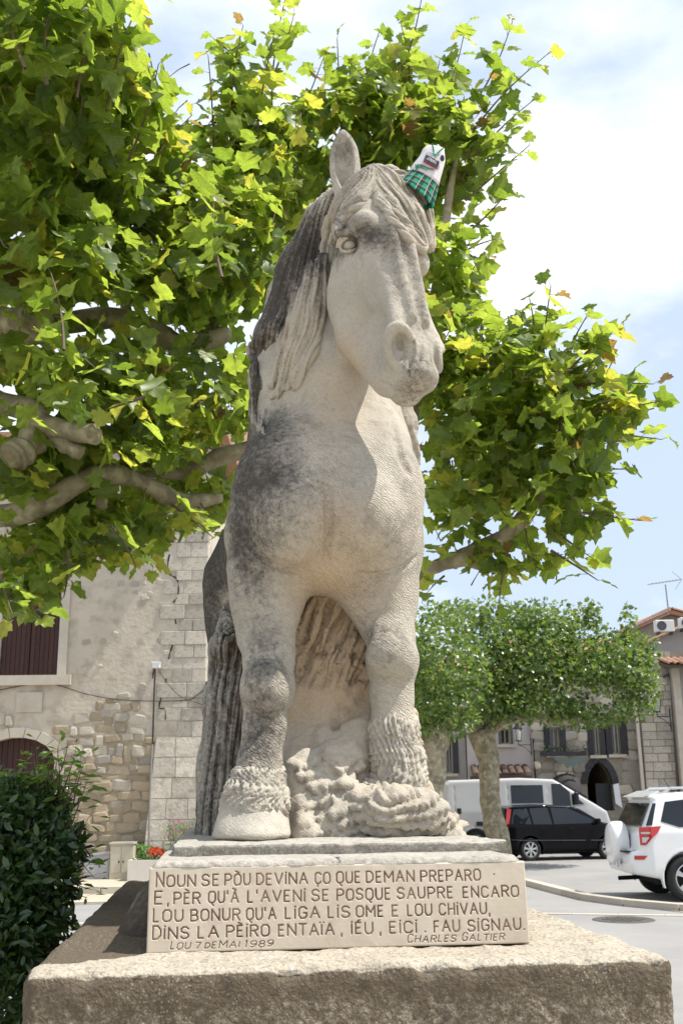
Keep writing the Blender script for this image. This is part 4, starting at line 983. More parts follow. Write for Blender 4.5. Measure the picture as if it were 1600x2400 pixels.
def stones(parent, Y, xs, zs_, hh, lw, mats, inside=None, name='stone', kind='rub', proud=.03, gap=.015, dep=.12, jit=.3, lim=300, nrm=-1, org=None):
    """courses of single stones on a wall facing the camera (plane y=Y)"""
    z = zs_[0]; n = 0; org = org or parent.location; row = 0
    while z < zs_[1] - hh * .4 and n < lim:
        h = hh * (1 + rnd.uniform(-jit, jit)); x = xs[0] - rnd.random() * lw * .5
        while x < xs[1] and n < lim:
            l = lw * (1 + rnd.uniform(-jit, jit) * 1.6); cx_, cz_ = x + l / 2, z + h / 2
            if kind == 'ash': x0c, x1c = max(x, xs[0]), min(x + l, xs[1]); l2 = x1c - x0c; cx_ = (x0c + x1c) / 2
            else: l2 = l
            if l2 > lw * .25 and xs[0] < cx_ < xs[1] and (inside is None or inside(cx_, cz_)):
                m = rnd.choice(mats); o = obj(name, stone_mesh(rnd.randrange(5), m, kind, name), parent)
                o.location = Vector((cx_, Y + dep / 2 - proud * rnd.uniform(.4, 1.3), cz_ + (rnd.uniform(-.05, .05) if kind == 'rub' else 0))) - Vector(org)
                o.rotation_euler = (0, rnd.uniform(-.14, .14) if kind == 'rub' else 0, 0)
                o.scale = (l2 - gap, dep, (h - gap) * (rnd.uniform(.75, 1.15) if kind == 'rub' else 1)); n += 1
            x += l
        z += h
    return n
def W(px, py, Y): return at(px, py, Y)
def wx(px, py, Y): return at(px, py, Y).x
def wz(px, py, Y): return at(px, py, Y).z
# --- left house ---
YL = 23.0
xR = wx(483, 1500, YL); house = empty('stone_house', (xR - 4, YL, 0), 0, 'old rendered stone house on the left with brown shutters, arched door and exposed rubble', 'house')
HO = Vector(house.location)
def hb(name, c, d, mat, par=house, bev=0, org=None, **k):
    g = MB(); g.box(Vector(c) - Vector(org if org is not None else HO), d, bev=bev); return g.build(name, mat, par, **k)
# wall with openings left out: built from blocks round the window and the door
wl = wx(4, 1500, YL); wr = wx(140, 1500, YL); wb = wz(70, 1583, YL); wt = wz(70, 1385, YL); dl = wx(-60, 1850, YL); dr = wx(126, 1850, YL); dt = wz(65, 1728, YL); XL = -16.; ZH = 9.6
dcx = (dl + dr) / 2; drr = (dr - dl) / 2; dsp = dt - drr * .62
g = MB()
def wb_(x0, x1, z0, z1): g.box(Vector(((x0 + x1) / 2, YL + .3, (z0 + z1) / 2)) - HO, (x1 - x0, .6, z1 - z0))
wb_(XL, wl, dt + .01, ZH); wb_(wr, xR, dt + .01, ZH); wb_(wl, wr, dt + .01, wb); wb_(wl, wr, wt, ZH); wb_(XL, dl, -.1, dt + .008); wb_(dr, xR, -.1, dt + .008)
# spandrels of the flat arch
n = 10
for s_ in (-1, 1):
    V = []; Fc = []
    for i in range(n + 1):
        a = math.pi / 2 * i / n; x = dcx + s_ * drr * math.cos(a); z = dsp + (dt - dsp) * math.sin(a)
        for yy in (YL, YL + .6): V += [Vector((x, yy, z)) - HO, Vector((x, yy, dt + .008)) - HO]
    for i in range(n):
        b = i * 4; Fc += [(b, b + 1, b + 5, b + 4), (b + 2, b + 6, b + 7, b + 3), (b, b + 4, b + 6, b + 2)]
    g.add(V, Fc)
g.build('wall', PLAST, house)
# side wall, lit by the sun
g = MB(); g.box(Vector((xR - .3, YL + 5.6, 4.75)) - HO, (.6, 9.9, 9.7)); g.build('wall', M('pale_side_render', (.56, .51, .43), .9, (.46, .41, .33), 1.4, .01, 18, col3=(.35, .3, .23), scale3=5, amt3=.35), house)
rf = MB(); rf.add([Vector(p) - HO for p in ((XL - .4, YL - .5, ZH), (xR + .45, YL - .5, ZH), (xR + .45, YL + 5.5, ZH + 2.1), (XL - .4, YL + 5.5, ZH + 2.1), (xR + .45, YL + 11, ZH), (XL - .4, YL + 11, ZH), (XL - .4, YL - .5, ZH - .15), (xR + .45, YL - .5, ZH - .15), (xR + .45, YL + 11, ZH - .15))], [(0, 1, 2, 3), (3, 2, 4, 5), (0, 6, 7, 1), (1, 7, 8, 4, 2), (6, 5, 4, 8, 7)])
TILE = vary(M('clay_tile', (.36, .19, .115), .85, (.25, .13, .085), 8, .006, 30, col3=(.42, .33, .24), scale3=20, amt3=.5), .2)
rf.build('roof', TILE, house)
# quoins
rows = [1238, 1272, 1307, 1338, 1361, 1393, 1418, 1451, 1479, 1512, 1542, 1569, 1600, 1636, 1659, 1690, 1728]
for i in range(len(rows) - 1):
    z1, z0 = wz(430, rows[i], YL), wz(430, rows[i + 1], YL); lft = wx(378 + (34 if i % 2 else 0) + rnd.uniform(-8, 8), 1500, YL); mid = lft + (xR - lft) * rnd.uniform(.42, .66)
    for (xa, xb) in ((lft, mid), (mid, xR + .012)):
        o = obj('stone_block', stone_mesh(0, ASHL, 'ash', 'stone_block'), house); pr = rnd.uniform(.008, .03)
        o.location = Vector(((xa + xb) / 2, YL + .14 - pr, (z0 + z1) / 2)) - HO; o.scale = (xb - xa - .012, .28, z1 - z0 - .012)
# recessed mortar field behind the rubble
rx0, rx1 = wx(-40, 1800, YL), wx(352, 1800, YL); rz1 = wz(250, 1662, YL); rz0 = .1
def in_rub(x, z):
    if x < dr + .22 and z < dt + .26:
        if abs(x - dcx) < drr + .2 and z < dsp + (dt + .22 - dsp) * math.sqrt(max(0, 1 - ((x - dcx) / (drr + .25)) ** 2)) + .06: return False
    lim = rz1 + .18 * math.sin(x * 2.3) + .12 * math.sin(x * 5.1 + 1) - (.35 if x < dr + .3 else 0)
    return z < lim and x < rx1
zmid = wz(250, 1795, YL)
mfz = wz(250, 1725, YL); hb('mortar_bed', ((dr + .24 + rx1) / 2, YL - .004, (mfz + .1) / 2), (rx1 - dr - .24, .03, mfz - .1), MORT)
n1 = stones(house, YL, (rx0, rx1), (zmid, rz1 + .45), .215, .27, [RUB[0], RUB[1], RUB[1], RUB[0], RUB[2]], in_rub, proud=.045, lim=170)
n2 = stones(house, YL - .02, (dr + .25, rx1), (.12, zmid), .20, .36, [RUB[0], RUB[0], RUB[0], RUB[1]], in_rub, proud=.034, lim=130, gap=.016)
for (px, py, s_) in ((243, 1366, 14), (262, 1368, 20), (284, 1368, 16), (318, 1368, 14), (336, 1366, 12), (376, 1364, 14), (392, 1364, 12), (340, 1400, 18), (272, 1396, 12), (203, 1505, 15), (242, 1503, 14), (270, 1487, 14), (235, 1560, 10), (193, 1573, 20), (335, 1610, 16), (384, 1500, 20), (392, 1530, 14), (247, 1672, 24), (290, 1690, 12), (318, 1388, 10), (352, 1392, 14)):
    p = W(px, py, YL); o = obj('stone', stone_mesh(rnd.randrange(5), RUB[1], 'rub', 'stone'), house); s2 = s_ * .0095
    o.location = Vector((p.x, YL + .05 - .018, p.z)) - HO; o.scale = (s2 * rnd.uniform(.9, 1.5), .1, s2 * rnd.uniform(.7, 1)); o.rotation_euler = (0, rnd.uniform(-.3, .3), 0)
# buttress
b0_, b1_ = wx(349, 1900, YL), wx(499, 1900, YL); bt = wz(420, 1728, YL); bw = M('buttress_mortar', (.36, .32, .26), .95, (.29, .25, .2), 3)
def bface(u, z): # battered: narrower and shallower at the top
    t = 1 - z / bt; xl = wx(368, 1728, YL) * (1 - t) + (b0_ - .03) * t; xr_ = (xR + .01) * (1 - t) + (b1_ + .02) * t; return xl + (xr_ - xl) * u, YL - .10 - .42 * t
g = MB(); V = []
for z in (0, bt):
    for u in (0, 1): x, y = bface(u, z); V.append(Vector((x, y + .02, z)) - HO)
    for u in (1, 0): x, y = bface(u, z); V.append(Vector((x, YL + .02, z)) - HO)
V[3 - 1], V[3] = V[2], V[3]
g.add(V, [(0, 1, 5, 4), (1, 2, 6, 5), (3, 0, 4, 7), (4, 5, 6, 7)]); g.build('buttress', bw, house)
zc = [0, .34, .70, 1.05, 1.42, 1.78, 2.15, bt]; zc = [z * bt / zc[-1] if z <= bt else bt for z in np.linspace(0, bt, 8)]
zc = list(np.linspace(0, bt, 8))
for i in range(7):
    cuts = [0] + sorted([.42 + .2 * (i % 2) + rnd.uniform(-.06, .06)] if i < 5 else [.5 + rnd.uniform(-.1, .1)]) + [1]
    if i in (1, 3): cuts = [0, .3, .68, 1]
    for a, b in zip(cuts[:-1], cuts[1:]):
        g = MB(); q = []; gp = .012
        for z in (zc[i] + .006, zc[i + 1] - .006):
            for u, e in ((a, 1), (b, -1)):
                x, y = bface(u, z); q.append(Vector((x + e * .006, y - rnd.uniform(0, .006), z)) - HO)
        bk = [p + Vector((0, .12, 0)) for p in q]; g.add(q + bk, [(0, 1, 3, 2), (4, 6, 7, 5), (0, 4, 5, 1), (2, 3, 7, 6), (0, 2, 6, 4), (1, 5, 7, 3)]); g.build('stone_block', ASHL, house)
# window: surround, sill, two shutters of boards
g = MB(); sw = .19
g.box(Vector((wr + sw / 2, YL - .012, (wb + wt) / 2)) - HO, (sw, .1, wt - wb)); g.box(Vector((wl - sw / 2, YL - .012, (wb + wt) / 2)) - HO, (sw, .1, wt - wb)); g.box(Vector(((wl + wr) / 2, YL - .014, wt + .1)) - HO, (wr - wl + 2 * sw, .1, .2))
g.box(Vector(((wl + wr) / 2, YL - .03, wb - .11)) - HO, (wr - wl + .62, .16, .21)); win = g.build('window', TRIM, house)
def boards(par, x0, x1, z0, z1, Y, n, mat, org, nm='board', top=None):
    for i in range(n):
        a = x0 + (x1 - x0) * i / n; b = x0 + (x1 - x0) * (i + 1) / n; zt = z1 if top is None else top((a + b) / 2)
        g = MB(); g.box(Vector(((a + b) / 2, Y - .004 * (i % 2), (z0 + zt) / 2)) - Vector(org), (b - a - .006, .03, zt - z0), bev=.004); g.build(nm, mat, par)
mwx = (wl + wr) / 2
for a, b in ((wl + .02, mwx - .008), (mwx + .008, wr - .02)):
    sh = hb('shutter', ((a + b) / 2, YL + .055, (wb + wt) / 2), (b - a, .02, wt - wb), DARK); boards(sh, a, b, wb + .005, wt, YL + .03, 6, SHUT, HO)
for px, py in ((11, 1468), (3, 1548), (140, 1465), (135, 1551)):
    p = W(px, py, YL); hb('hinge', (p.x, YL - .01, p.z), (.06, .05, .03), BLK)
p = W(155, 1590, YL); hb('hook', (p.x, YL - .06, p.z), (.02, .06, .10), BLK)
p = W(70, 1646, YL); hb('stone_panel', (p.x, YL - .01, p.z), (.55, .05, .42), TRIM)
hb('window_back', (mwx, YL + .12, (wb + wt) / 2), (wr - wl + .1, .02, wt - wb + .1), DARK)
# arched door: surround stones and boards
def ring(nm, r0, r1, Y0, Y1, mat, nseg, par):
    for i in range(nseg):
        g = MB(); V = []
        for a in (math.pi * i / nseg + .008, math.pi * (i + 1) / nseg - .008):
            for r in (r0, r1):
                for yy in (Y0, Y1): V.append(Vector((dcx + (drr + r) * math.cos(a), yy, dsp + (dt - dsp + r) * math.sin(a))) - HO)
        g.add(V, [(0, 2, 6, 4), (1, 5, 7, 3), (0, 4, 5, 1), (2, 3, 7, 6), (0, 1, 3, 2), (4, 6, 7, 5)]); g.build(nm, mat, par)
ring('surround_stone', -.0, .21, YL - .05, YL + .25, TRIM, 9, house)
for i in range(4):
    for sx in (-1, 1): hb('surround_stone', (dcx + sx * (drr + .105), YL + .1, dsp * (i + .5) / 4), (.21, .3, dsp / 4 - .01), TRIM)
dr_ = hb('door', (dcx, YL + .24, dt / 2), (2 * drr, .02, dt), DARK)
boards(dr_, dl, dr, 0, dt, YL + .20, 14, SHUT, HO, top=lambda x: dsp + (dt - dsp) * math.sqrt(max(0, 1 - ((x - dcx) / drr) ** 2)))
# crack along the quoins
for pts in (((398, 1300), (394, 1322), (397, 1345), (414, 1356), (419, 1378), (416, 1400), (406, 1412)), ((411, 1452), (413, 1462)), ((405, 1512), (399, 1530), (396, 1545)), ((390, 1590), (388, 1610), (377, 1640), (374, 1660), (388, 1662), (388, 1686)), ((362, 1560), (358, 1590))):
    g = MB(); g.tube([Vector((wx(a, b, YL), YL - .010, wz(a, b, YL))) - HO for a, b in crv(pts, 3 * len(pts))], [rnd.uniform(.006, .02) for _ in range(3 * len(pts))], 5); g.build('crack', DARK, house)
# things fixed to the left house
lb = empty('junction_box', tuple(W(367, 1559, YL - .1)), 0, 'small white junction box on the left house wall above the thin downpipe', 'junction box')
g = MB(); g.box((0, 0, 0), (.17, .09, .13), bev=.012); g.build('case', M('white_plastic', (.7, .7, .68), .5), lb); g = MB(); g.box((0, -.05, .055), (.19, .03, .03)); g.build('lid', M('white_plastic_lid', (.75, .75, .73), .5), lb)
pp = empty('wall_pipe', tuple(W(360, 1700, YL - .12)), 0, 'thin grey cable conduit running down the left house from the white box', 'pipe'); PO = Vector(pp.location)
g = MB(); g.tube([W(a, b, YL - .12) - PO for a, b in ((364, 1568), (361, 1640), (358, 1748))], .018, 8); g.build('upper_pipe', BLK, pp)
g = MB(); g.tube([W(357, 1745, YL - .6) - PO for _ in (0,)] + [W(351, 1880, YL - .75) - PO, W(349, 1985, YL - .85) - PO], .022, 8); g.build('lower_pipe', M('dull_pipe', (.2, .19, .17), .7), pp)
def cable(pts, Y, lab, r=.011):
    o = W(*pts[0], Y); C = crv(pts, 26); g = MB(); g.tube([W(a, b, Y) - o for a, b in C], r, 6); ob = g.build('cable', CABLE, loc=o); tag(ob, lab, 'cable'); return ob
cable([(-60, 1628), (0, 1617), (72, 1604), (130, 1604), (200, 1626), (280, 1640), (360, 1643), (440, 1641), (460, 1630), (478, 1617)], YL - .06, 'long sagging black cable crossing the left house wall below the shuttered window')
cable([(373, 1572), (392, 1600), (415, 1626), (440, 1640), (470, 1650), (482, 1662)], YL - .07, 'short black cable looping from the white box to the house corner', .008)
bk = empty('wall_bracket', tuple(W(484, 1612, YL - .05)), 0, 'small black iron bracket sticking out of the left house corner', 'bracket'); g = MB(); BO = Vector(bk.location)
g.tube([Vector((0, 0, 0)), Vector((.6, -.02, -.01))], .015, 6); g.build('arm', BLK, bk); g = MB(); g.box((0, 0, .03), (.04, .05, .2)); g.box((0, -.0, -.33), (.04, .05, .14)); g.build('plate', BLK, bk)
g = MB(); g.lathe([(0, -.24), (.05, -.23), (.06, -.16), (.05, -.08), (.0, -.07)], 10); g.build('insulator', M('cream_insulator', (.6, .56, .45), .5), bk, smooth=True)
# cabinets and planter
def cabinet(px0, px1, yb, yt, lab, col, slope=0., lines=1):
    a = onz(px0, yb, .12); b = onz(px1, yb, .12); Yc = a.y; zt = at((px0 + px1) / 2, yt, Yc).z; wd = b.x - a.x; r = empty('utility_cabinet', ((a.x + b.x) / 2, Yc + .15, .12), 0, lab, 'utility cabinet')
    m = M('cabinet_paint', col, .6, tuple(c * .85 for c in col), 5); h = zt - .12
    g = MB(); z_ = h
    g.add([(-wd / 2, -.15, 0), (wd / 2, -.15, 0), (wd / 2, .15, 0), (-wd / 2, .15, 0), (-wd / 2, -.15, z_ - slope), (wd / 2, -.15, z_), (wd / 2, .15, z_), (-wd / 2, .15, z_ - slope)], [(0, 1, 5, 4), (1, 2, 6, 5), (2, 3, 7, 6), (3, 0, 4, 7), (4, 5, 6, 7)]); g.build('case', m, r)
    g = MB(); g.add([(-wd / 2 - .02, -.18, z_ - slope + .002), (wd / 2 + .02, -.18, z_ + .002), (wd / 2 + .02, .17, z_ + .002), (-wd / 2 - .02, .17, z_ - slope + .002), (-wd / 2 - .02, -.18, z_ - slope + .04), (wd / 2 + .02, -.18, z_ + .04), (wd / 2 + .02, .17, z_ + .04), (-wd / 2 - .02, .17, z_ - slope + .04)], [(0, 1, 5, 4), (1, 2, 6, 5), (2, 3, 7, 6), (3, 0, 4, 7), (4, 5, 6, 7)]); g.build('cover', m, r)
    for i in range(lines):
        x0 = -wd / 2 + .02 + (wd - .04) * i / lines; x1 = -wd / 2 + .02 + (wd - .04) * (i + 1) / lines; g = MB(); g.box(((x0 + x1) / 2, -.156, (h - slope) * .56), (x1 - x0 - .012, .014, (h - slope) * .74)); d = g.build('door', m, r)
        g = MB(); g.box(((x0 + x1) / 2 + .06 * (1 if i == 0 else -1), -.168, h * .5), (.02, .015, .04)); g.build('handle', BLK, d)
    return r
cabinet(196, 253, 2061, 2001, 'low grey utility cabinet with a sloping lid beside the bush', (.40, .40, .41), .06, 1)
cabinet(256, 308, 2061, 1979, 'tall cream utility cabinet with two narrow doors beside the white planter', (.55, .50, .38), 0, 2)
# --- right-hand street: houses at the back ---
YB = 37.0
PINK = M('pinkish_render', (.50, .45, .43), .9, (.44, .395, .37), 1.2, .004, 30)
GREYR = M('grey_render', (.36, .345, .32), .9, (.29, .275, .25), 1.2, .006, 20)
GREYW = M('grey_wall', (.40, .38, .36), .9, (.33, .31, .29), .8, .006, 20)
RUBW = M('rubble_wall_mortar', (.29, .26, .21), .95, (.22, .19, .15), 3, .02, 12, col3=(.36, .33, .28), scale3=9, amt3=.5)
DSH = vary(M('dark_shutter_paint', (.03, .03, .035), .6, (.045, .04, .04), 9), .2)
GLASS = M('window_glass', (.05, .055, .06), .06, spec=.6)
def box_house(name, lab, x0, x1, Y, dep, zt, mat, roof=True, openings=(), slope=1.3):
    r = empty(name, ((x0 + x1) / 2, Y, 0), 0, lab, 'house'); o = Vector(r.location)
    # wall as grid of blocks around rectangular openings
    xs = sorted({x0, x1, *[q for a in openings for q in (a[0], a[1])]}); zs2 = sorted({-.1, zt, *[q for a in openings for q in (a[2], a[3])]}); g = MB()
    for a, b in zip(xs[:-1], xs[1:]):
        z_start = None
        for c, d in list(zip(zs2[:-1], zs2[1:])) + [(None, None)]:
            solid = c is not None and not any(a >= q[0] - 1e-6 and b <= q[1] + 1e-6 and c >= q[2] - 1e-6 and d <= q[3] + 1e-6 for q in openings)
            if solid and z_start is None: z_start = c
            if not solid and z_start is not None:
                e = zend; g.box(Vector(((a + b) / 2, Y + .25, (z_start + e) / 2)) - o, (b - a, .5, e - z_start)); z_start = None
            if c is not None: zend = d
    g.box(Vector((x0 + .25, Y + dep / 2 + .26, zt / 2)) - o, (.5, dep - .5, zt)); g.box(Vector((x1 - .25, Y + dep / 2 + .26, zt / 2)) - o, (.5, dep - .5, zt)); g.box(Vector(((x0 + x1) / 2, Y + dep, zt / 2)) - o, (x1 - x0 - 1.02, .5, zt))
    g.build('wall', mat, r)
    if roof:
        g = MB(); ov = .35; g.add([Vector(p) - o for p in ((x0 - .1, Y - ov, zt - .1), (x1 + .1, Y - ov, zt - .1), (x1 + .1, Y + dep / 2, zt + slope), (x0 - .1, Y + dep / 2, zt + slope), (x1 + .1, Y + dep + ov, zt - .1), (x0 - .1, Y + dep + ov, zt - .1), (x0 - .1, Y - ov, zt - .25), (x1 + .1, Y - ov, zt - .25))], [(0, 1, 2, 3), (3, 2, 4, 5), (0, 6, 7, 1), (1, 7, 4, 2), (0, 3, 5, 6), (6, 5, 4, 7)]); g.build('roof', TILE, r)
    return r
def op(px0, px1, pt, pb, Y): return (wx(px0, (pt + pb) / 2, Y), wx(px1, (pt + pb) / 2, Y), wz((px0 + px1) / 2, pb, Y), wz((px0 + px1) / 2, pt, Y))
def window(r, o4, Y, shut=None, wdt=.0, lab=None, frame=TRIM, nsh=2, panes=2):
    x0, x1, z0, z1 = o4; o = Vector(r.location); g = MB(); t = .05
    for c, d in (((x0 + t / 2, 0, (z0 + z1) / 2), (t, .06, z1 - z0)), ((x1 - t / 2, 0, (z0 + z1) / 2), (t, .06, z1 - z0)), (((x0 + x1) / 2, 0, z0 + t / 2), (x1 - x0 - 2 * t, .06, t)), (((x0 + x1) / 2, 0, z1 - t / 2), (x1 - x0 - 2 * t, .06, t)), (((x0 + x1) / 2, 0, (z0 + z1) / 2), (.04, .055, z1 - z0 - 2 * t))): g.box(Vector((c[0], Y + .2, c[2])) - o, d)
    w_ = g.build('window', frame, r)
    xm = (x0 + x1) / 2
    for a, b in ((x0 + t, xm - .02), (xm + .02, x1 - t)): g = MB(); g.box(Vector(((a + b) / 2, Y + .215, (z0 + z1) / 2)) - o, (b - a, .012, z1 - z0 - 2 * t)); g.build('pane', GLASS, w_)
    g = MB(); g.box(Vector((xm, Y - .03, z0 - .06)) - o, (x1 - x0 + .3, .2, .1)); g.build('sill', TRIM, w_)
    if shut:
        for s_ in (-1, 1):
            cx_ = (x0 - wdt / 2) if s_ < 0 else (x1 + wdt / 2); g = MB(); g.box(Vector((cx_, Y - .05, (z0 + z1) / 2)) - o, (wdt, .05, z1 - z0 + .06), bev=.008)
            for q in (.2, .8): g.box(Vector((cx_, Y - .085, z0 + (z1 - z0) * q)) - o, (wdt * .9, .02, .08))
            g.build('shutter', shut, r)
    return w_
X = lambda px: wx(px, 1750, YB)
o1 = op(1046, 1062, 1730, 1812, YB)
h1 = box_house('terraced_house', 'narrow grey rendered house behind the van, at the left end of the back row', X(930), X(1092), YB + .2, 9, 5.6, GREYR, True, [o1]); window(h1, o1, YB + .2, DSH, .18)
o2 = op(1172, 1196, 1708, 1744, YB); o2b = op(1115, 1215, 1822, 1875, YB)
h2 = box_house('terraced_house', 'pinkish white rendered house behind the van with a small tiled canopy', X(1094), X(1248), YB, 9, 5.8, PINK, True, [o2, o2b]); window(h2, o2, YB, M('brown_green_shutter', (.10, .09, .07), .6), .06)
g = MB(); g.box(Vector(((o2b[0] + o2b[1]) / 2, YB + .3, (o2b[2] + o2b[3]) / 2)) - Vector(h2.location), (o2b[1] - o2b[0], .05, o2b[3] - o2b[2])); g.build('door', M('dark_wood', (.06, .035, .025), .6), h2)
# tiled canopy
cx0, cx1 = X(1098), X(1234); cz = wz(1165, 1822, YB); g = MB(); g.box(Vector(((cx0 + cx1) / 2, YB - .35, cz)) - Vector(h2.location), (cx1 - cx0, .7, .08)); can = g.build('canopy', M('canopy_wood', (.12, .06, .04), .7), h2)
tl_ = MB(); nT = 8
for j in range(nT):
    a0, a1 = math.pi * j / nT, math.pi * (j + 1) / nT
    V = [(.5 * math.cos(a) * 2, y, .5 * math.sin(a) * 2) for a in (a0, a1) for y in (-.5, .5)]
    V2 = [(p[0] * .8, p[1], p[2] * .8 - .0) for p in V]; b = len(tl_.v); tl_.add(V + V2, [(0, 2, 3, 1), (4, 5, 7, 6), (0, 4, 6, 2), (1, 3, 7, 5)])
TILED = vary(M('old_brown_tile', (.13, .085, .065), .9, (.09, .06, .045), 10, .004, 30), .3)
tile_me = tl_.mesh('tile', TILE); tile_dark = tl_.mesh('tile', TILED)
def tiles(par, p0, p1, run, rowsn, me, r=.10, L=.42, org=None):
    """round tiles laid on a slope: p0->p1 along the eave, run = vector up the slope"""
    p0, p1, run = Vector(p0), Vector(p1), Vector(run); d = p1 - p0; n = max(1, int(d.length / (2.15 * r))); ex = d.normalized(); ey = run.normalized(); ez = ex.cross(ey); Mx = Matrix((ex, ey, ez)).transposed()
    for k in range(rowsn):
        for i in range(n):
            o = obj('tile', me, par); jr = rnd.uniform(-.012, .012)
            o.location = p0 + d * (i + .5) / n + ey * (L * .9 * k + L / 2 + rnd.uniform(-.02, .02)) + ez * (.012 * rnd.random() + .01 * 1) - Vector(org); o.rotation_euler = (Mx @ Matrix.Rotation(.05, 3, 'X')).to_euler(); o.scale = (r, L, r * .8)
tiles(can, (cx0, YB - .75, cz + .06), (cx1, YB - .75, cz + .06), (0, .75, .28), 2, tile_dark, .11, .40, h2.location)
o3 = op(1285, 1308, 1706, 1768, YB); o4 = op(1385, 1402, 1694, 1770, YB); o5 = op(1428, 1448, 1690, 1768, YB); oa = op(1372, 1432, 1783, 1900, YB); od = op(1296, 1352, 1832, 1900, YB)
ZT3 = 6.2
h3 = box_house('terraced_house', 'rubble stone house with dark shutters and a pointed arch, right of the pinkish house', X(1250), wx(1508, 1780, YB), YB - .2, 9, ZT3, RUBW, True, [o3, o4, o5, oa, od]); O3 = Vector(h3.location)
window(h3, o3, YB - .2, DSH, .20); window(h3, o4, YB - .2, DSH, .19); window(h3, o5, YB - .2, DSH, .24)
# pointed arch: infill pieces of the head plus a dark passage
def arch_fill(r, o4, Y, mat, dep=.5):
    x0, x1, z0, z1 = o4; o = Vector(r.location); wd = x1 - x0; R_ = wd * 1.05; zs3 = z1 - math.sqrt(R_ ** 2 - (R_ - wd / 2) ** 2); n = 8
    for s_ in (0, 1):
        V = []; Fc = []
        for i in range(n + 1):
            z = zs3 + (z1 - zs3) * i / n; dxx = R_ - math.sqrt(max(0, R_ ** 2 - (z - zs3) ** 2)); xe = x0 if s_ == 0 else x1; xi = x0 + dxx if s_ == 0 else x1 - dxx
            for yy in (Y, Y + dep): V += [Vector((xe, yy, z)) - o, Vector((xi, yy, z)) - o]
        for i in range(n):
            b = i * 4; Fc += [(b, b + 1, b + 5, b + 4), (b + 1, b + 3, b + 7, b + 5), (b + 2, b + 6, b + 7, b + 3)]
        g = MB(); g.add(V, Fc); g.build('arch', mat, r)
    return zs3
zsp = arch_fill(h3, oa, YB - .2, RUBW)
# voussoirs
R_ = (oa[1] - oa[0]) * 1.05
for s_ in (-1, 1):
    cxx = oa[0] + R_ if s_ < 0 else oa[1] - R_; amax = math.acos((R_ - (oa[1] - oa[0]) / 2) / R_)
    for i in range(5):
        a0, a1 = amax * i / 5, amax * (i + 1) / 5; V = []
        for a in (a0 + .01, a1 - .01):
            for r_ in (R_ - .02, R_ + .2):
                for yy in (YB - .24, YB): V.append(Vector((cxx + s_ * r_ * math.cos(a), yy, zsp + r_ * math.sin(a))) - O3)
        g = MB(); g.add(V, [(0, 2, 6, 4), (1, 5, 7, 3), (0, 4, 5, 1), (2, 3, 7, 6), (0, 1, 3, 2), (4, 6, 7, 5)]); g.build('arch_stone', DSH if i < 5 else ASHL, h3)
g = MB(); xa, xb = oa[0] - .0, oa[1] + .0
for s_, xx in ((-1, oa[0] - .02), (1, oa[1] + .02)): g.box(Vector((xx, YB + 2.3, oa[3] / 2)) - O3, (.04, 4.0, oa[3]))
g.box(Vector(((xa + xb) / 2, YB + 4.3, oa[3] / 2)) - O3, (xb - xa + .1, .05, oa[3])); g.box(Vector(((xa + xb) / 2, YB + 2.3, oa[3] + .03)) - O3, (xb - xa + .1, 4, .04)); g.build('passage', M('passage_render', (.40, .33, .22), .9), h3)
g = MB(); g.box(Vector((oa[1] - .28, YB + .06, 1.0)) - O3, (.5, .05, 2.0)); g.build('door', M('dark_green_door', (.025, .03, .03), .5), h3)
g = MB(); g.add([Vector(p) - O3 for p in ((oa[1] - .05, YB - .45, 1.95), (oa[1] + .14, YB - .42, 2.0), (oa[1] + .2, YB - .42, 1.2), (oa[1] - .02, YB - .46, 1.35), (oa[1] - .05, YB - .44, 1.95), (oa[1] + .14, YB - .41, 2.0), (oa[1] + .2, YB - .41, 1.2), (oa[1] - .02, YB - .45, 1.35))], [(0, 1, 2, 3), (4, 7, 6, 5), (0, 4, 5, 1), (1, 5, 6, 2), (2, 6, 7, 3), (3, 7, 4, 0)])
bn = g.build('banner', M('white_cloth', (.7, .7, .72), .8), loc=O3); tag(bn, 'white cloth banner hanging beside the pointed stone arch', 'banner')
def notopen(x, z):
    for q in (o3, o4, o5, oa, od):
        pad = .28 if q in (o3, o4, o5) else .1
        if q[0] - pad < x < q[1] + pad and q[2] - .14 < z < q[3] + .1: return False
    if oa[0] - .22 < x < oa[1] + .22 and z < oa[3] + .15: return False
    return True
stones(h3, YB - .2, (X(1252), wx(1490, 1780, YB)), (1.4, 5.2), .32, .46, [RUB[2], RUB[2], RUB[1]], notopen, proud=.05, lim=290, gap=.03)
g = MB(); g.box(Vector(((od[0] + od[1]) / 2, YB + .2, (od[2] + od[3]) / 2)) - O3, (od[1] - od[0], .05, od[3] - od[2])); g.build('door', DARK, h3)
# dark domed awning
aw = empty('awning', ((od[0] + od[1]) / 2, YB - .22, od[3]), 0, 'small dark rounded awning over the doorway left of the pointed arch', 'awning'); g = MB(); V = []; n = 10; wd = (od[1] - od[0]) * .62
for i in range(n + 1):
    a = math.pi * i / n
    for j in range(5):
        b = math.pi / 2 * j / 4; V.append((wd * math.cos(a), -.8 * math.sin(a) * math.cos(b) , -.35 + .62 * math.sin(b) * math.sin(a) ** .5 if 0 < i < n else -.35))
g.add(V, [(i * 5 + j, (i + 1) * 5 + j, (i + 1) * 5 + j + 1, i * 5 + j + 1) for i in range(n) for j in range(4)]); g.build('canvas', M('dark_canvas', (.05, .045, .045), .9), aw, smooth=True)
g = MB(); g.tube([(-wd, 0, -.36), (-wd * .7, -.56, -.36), (0, -.8, -.36), (wd * .7, -.56, -.36), (wd, 0, -.36)], .02, 6); g.build('frame', BLK, aw)
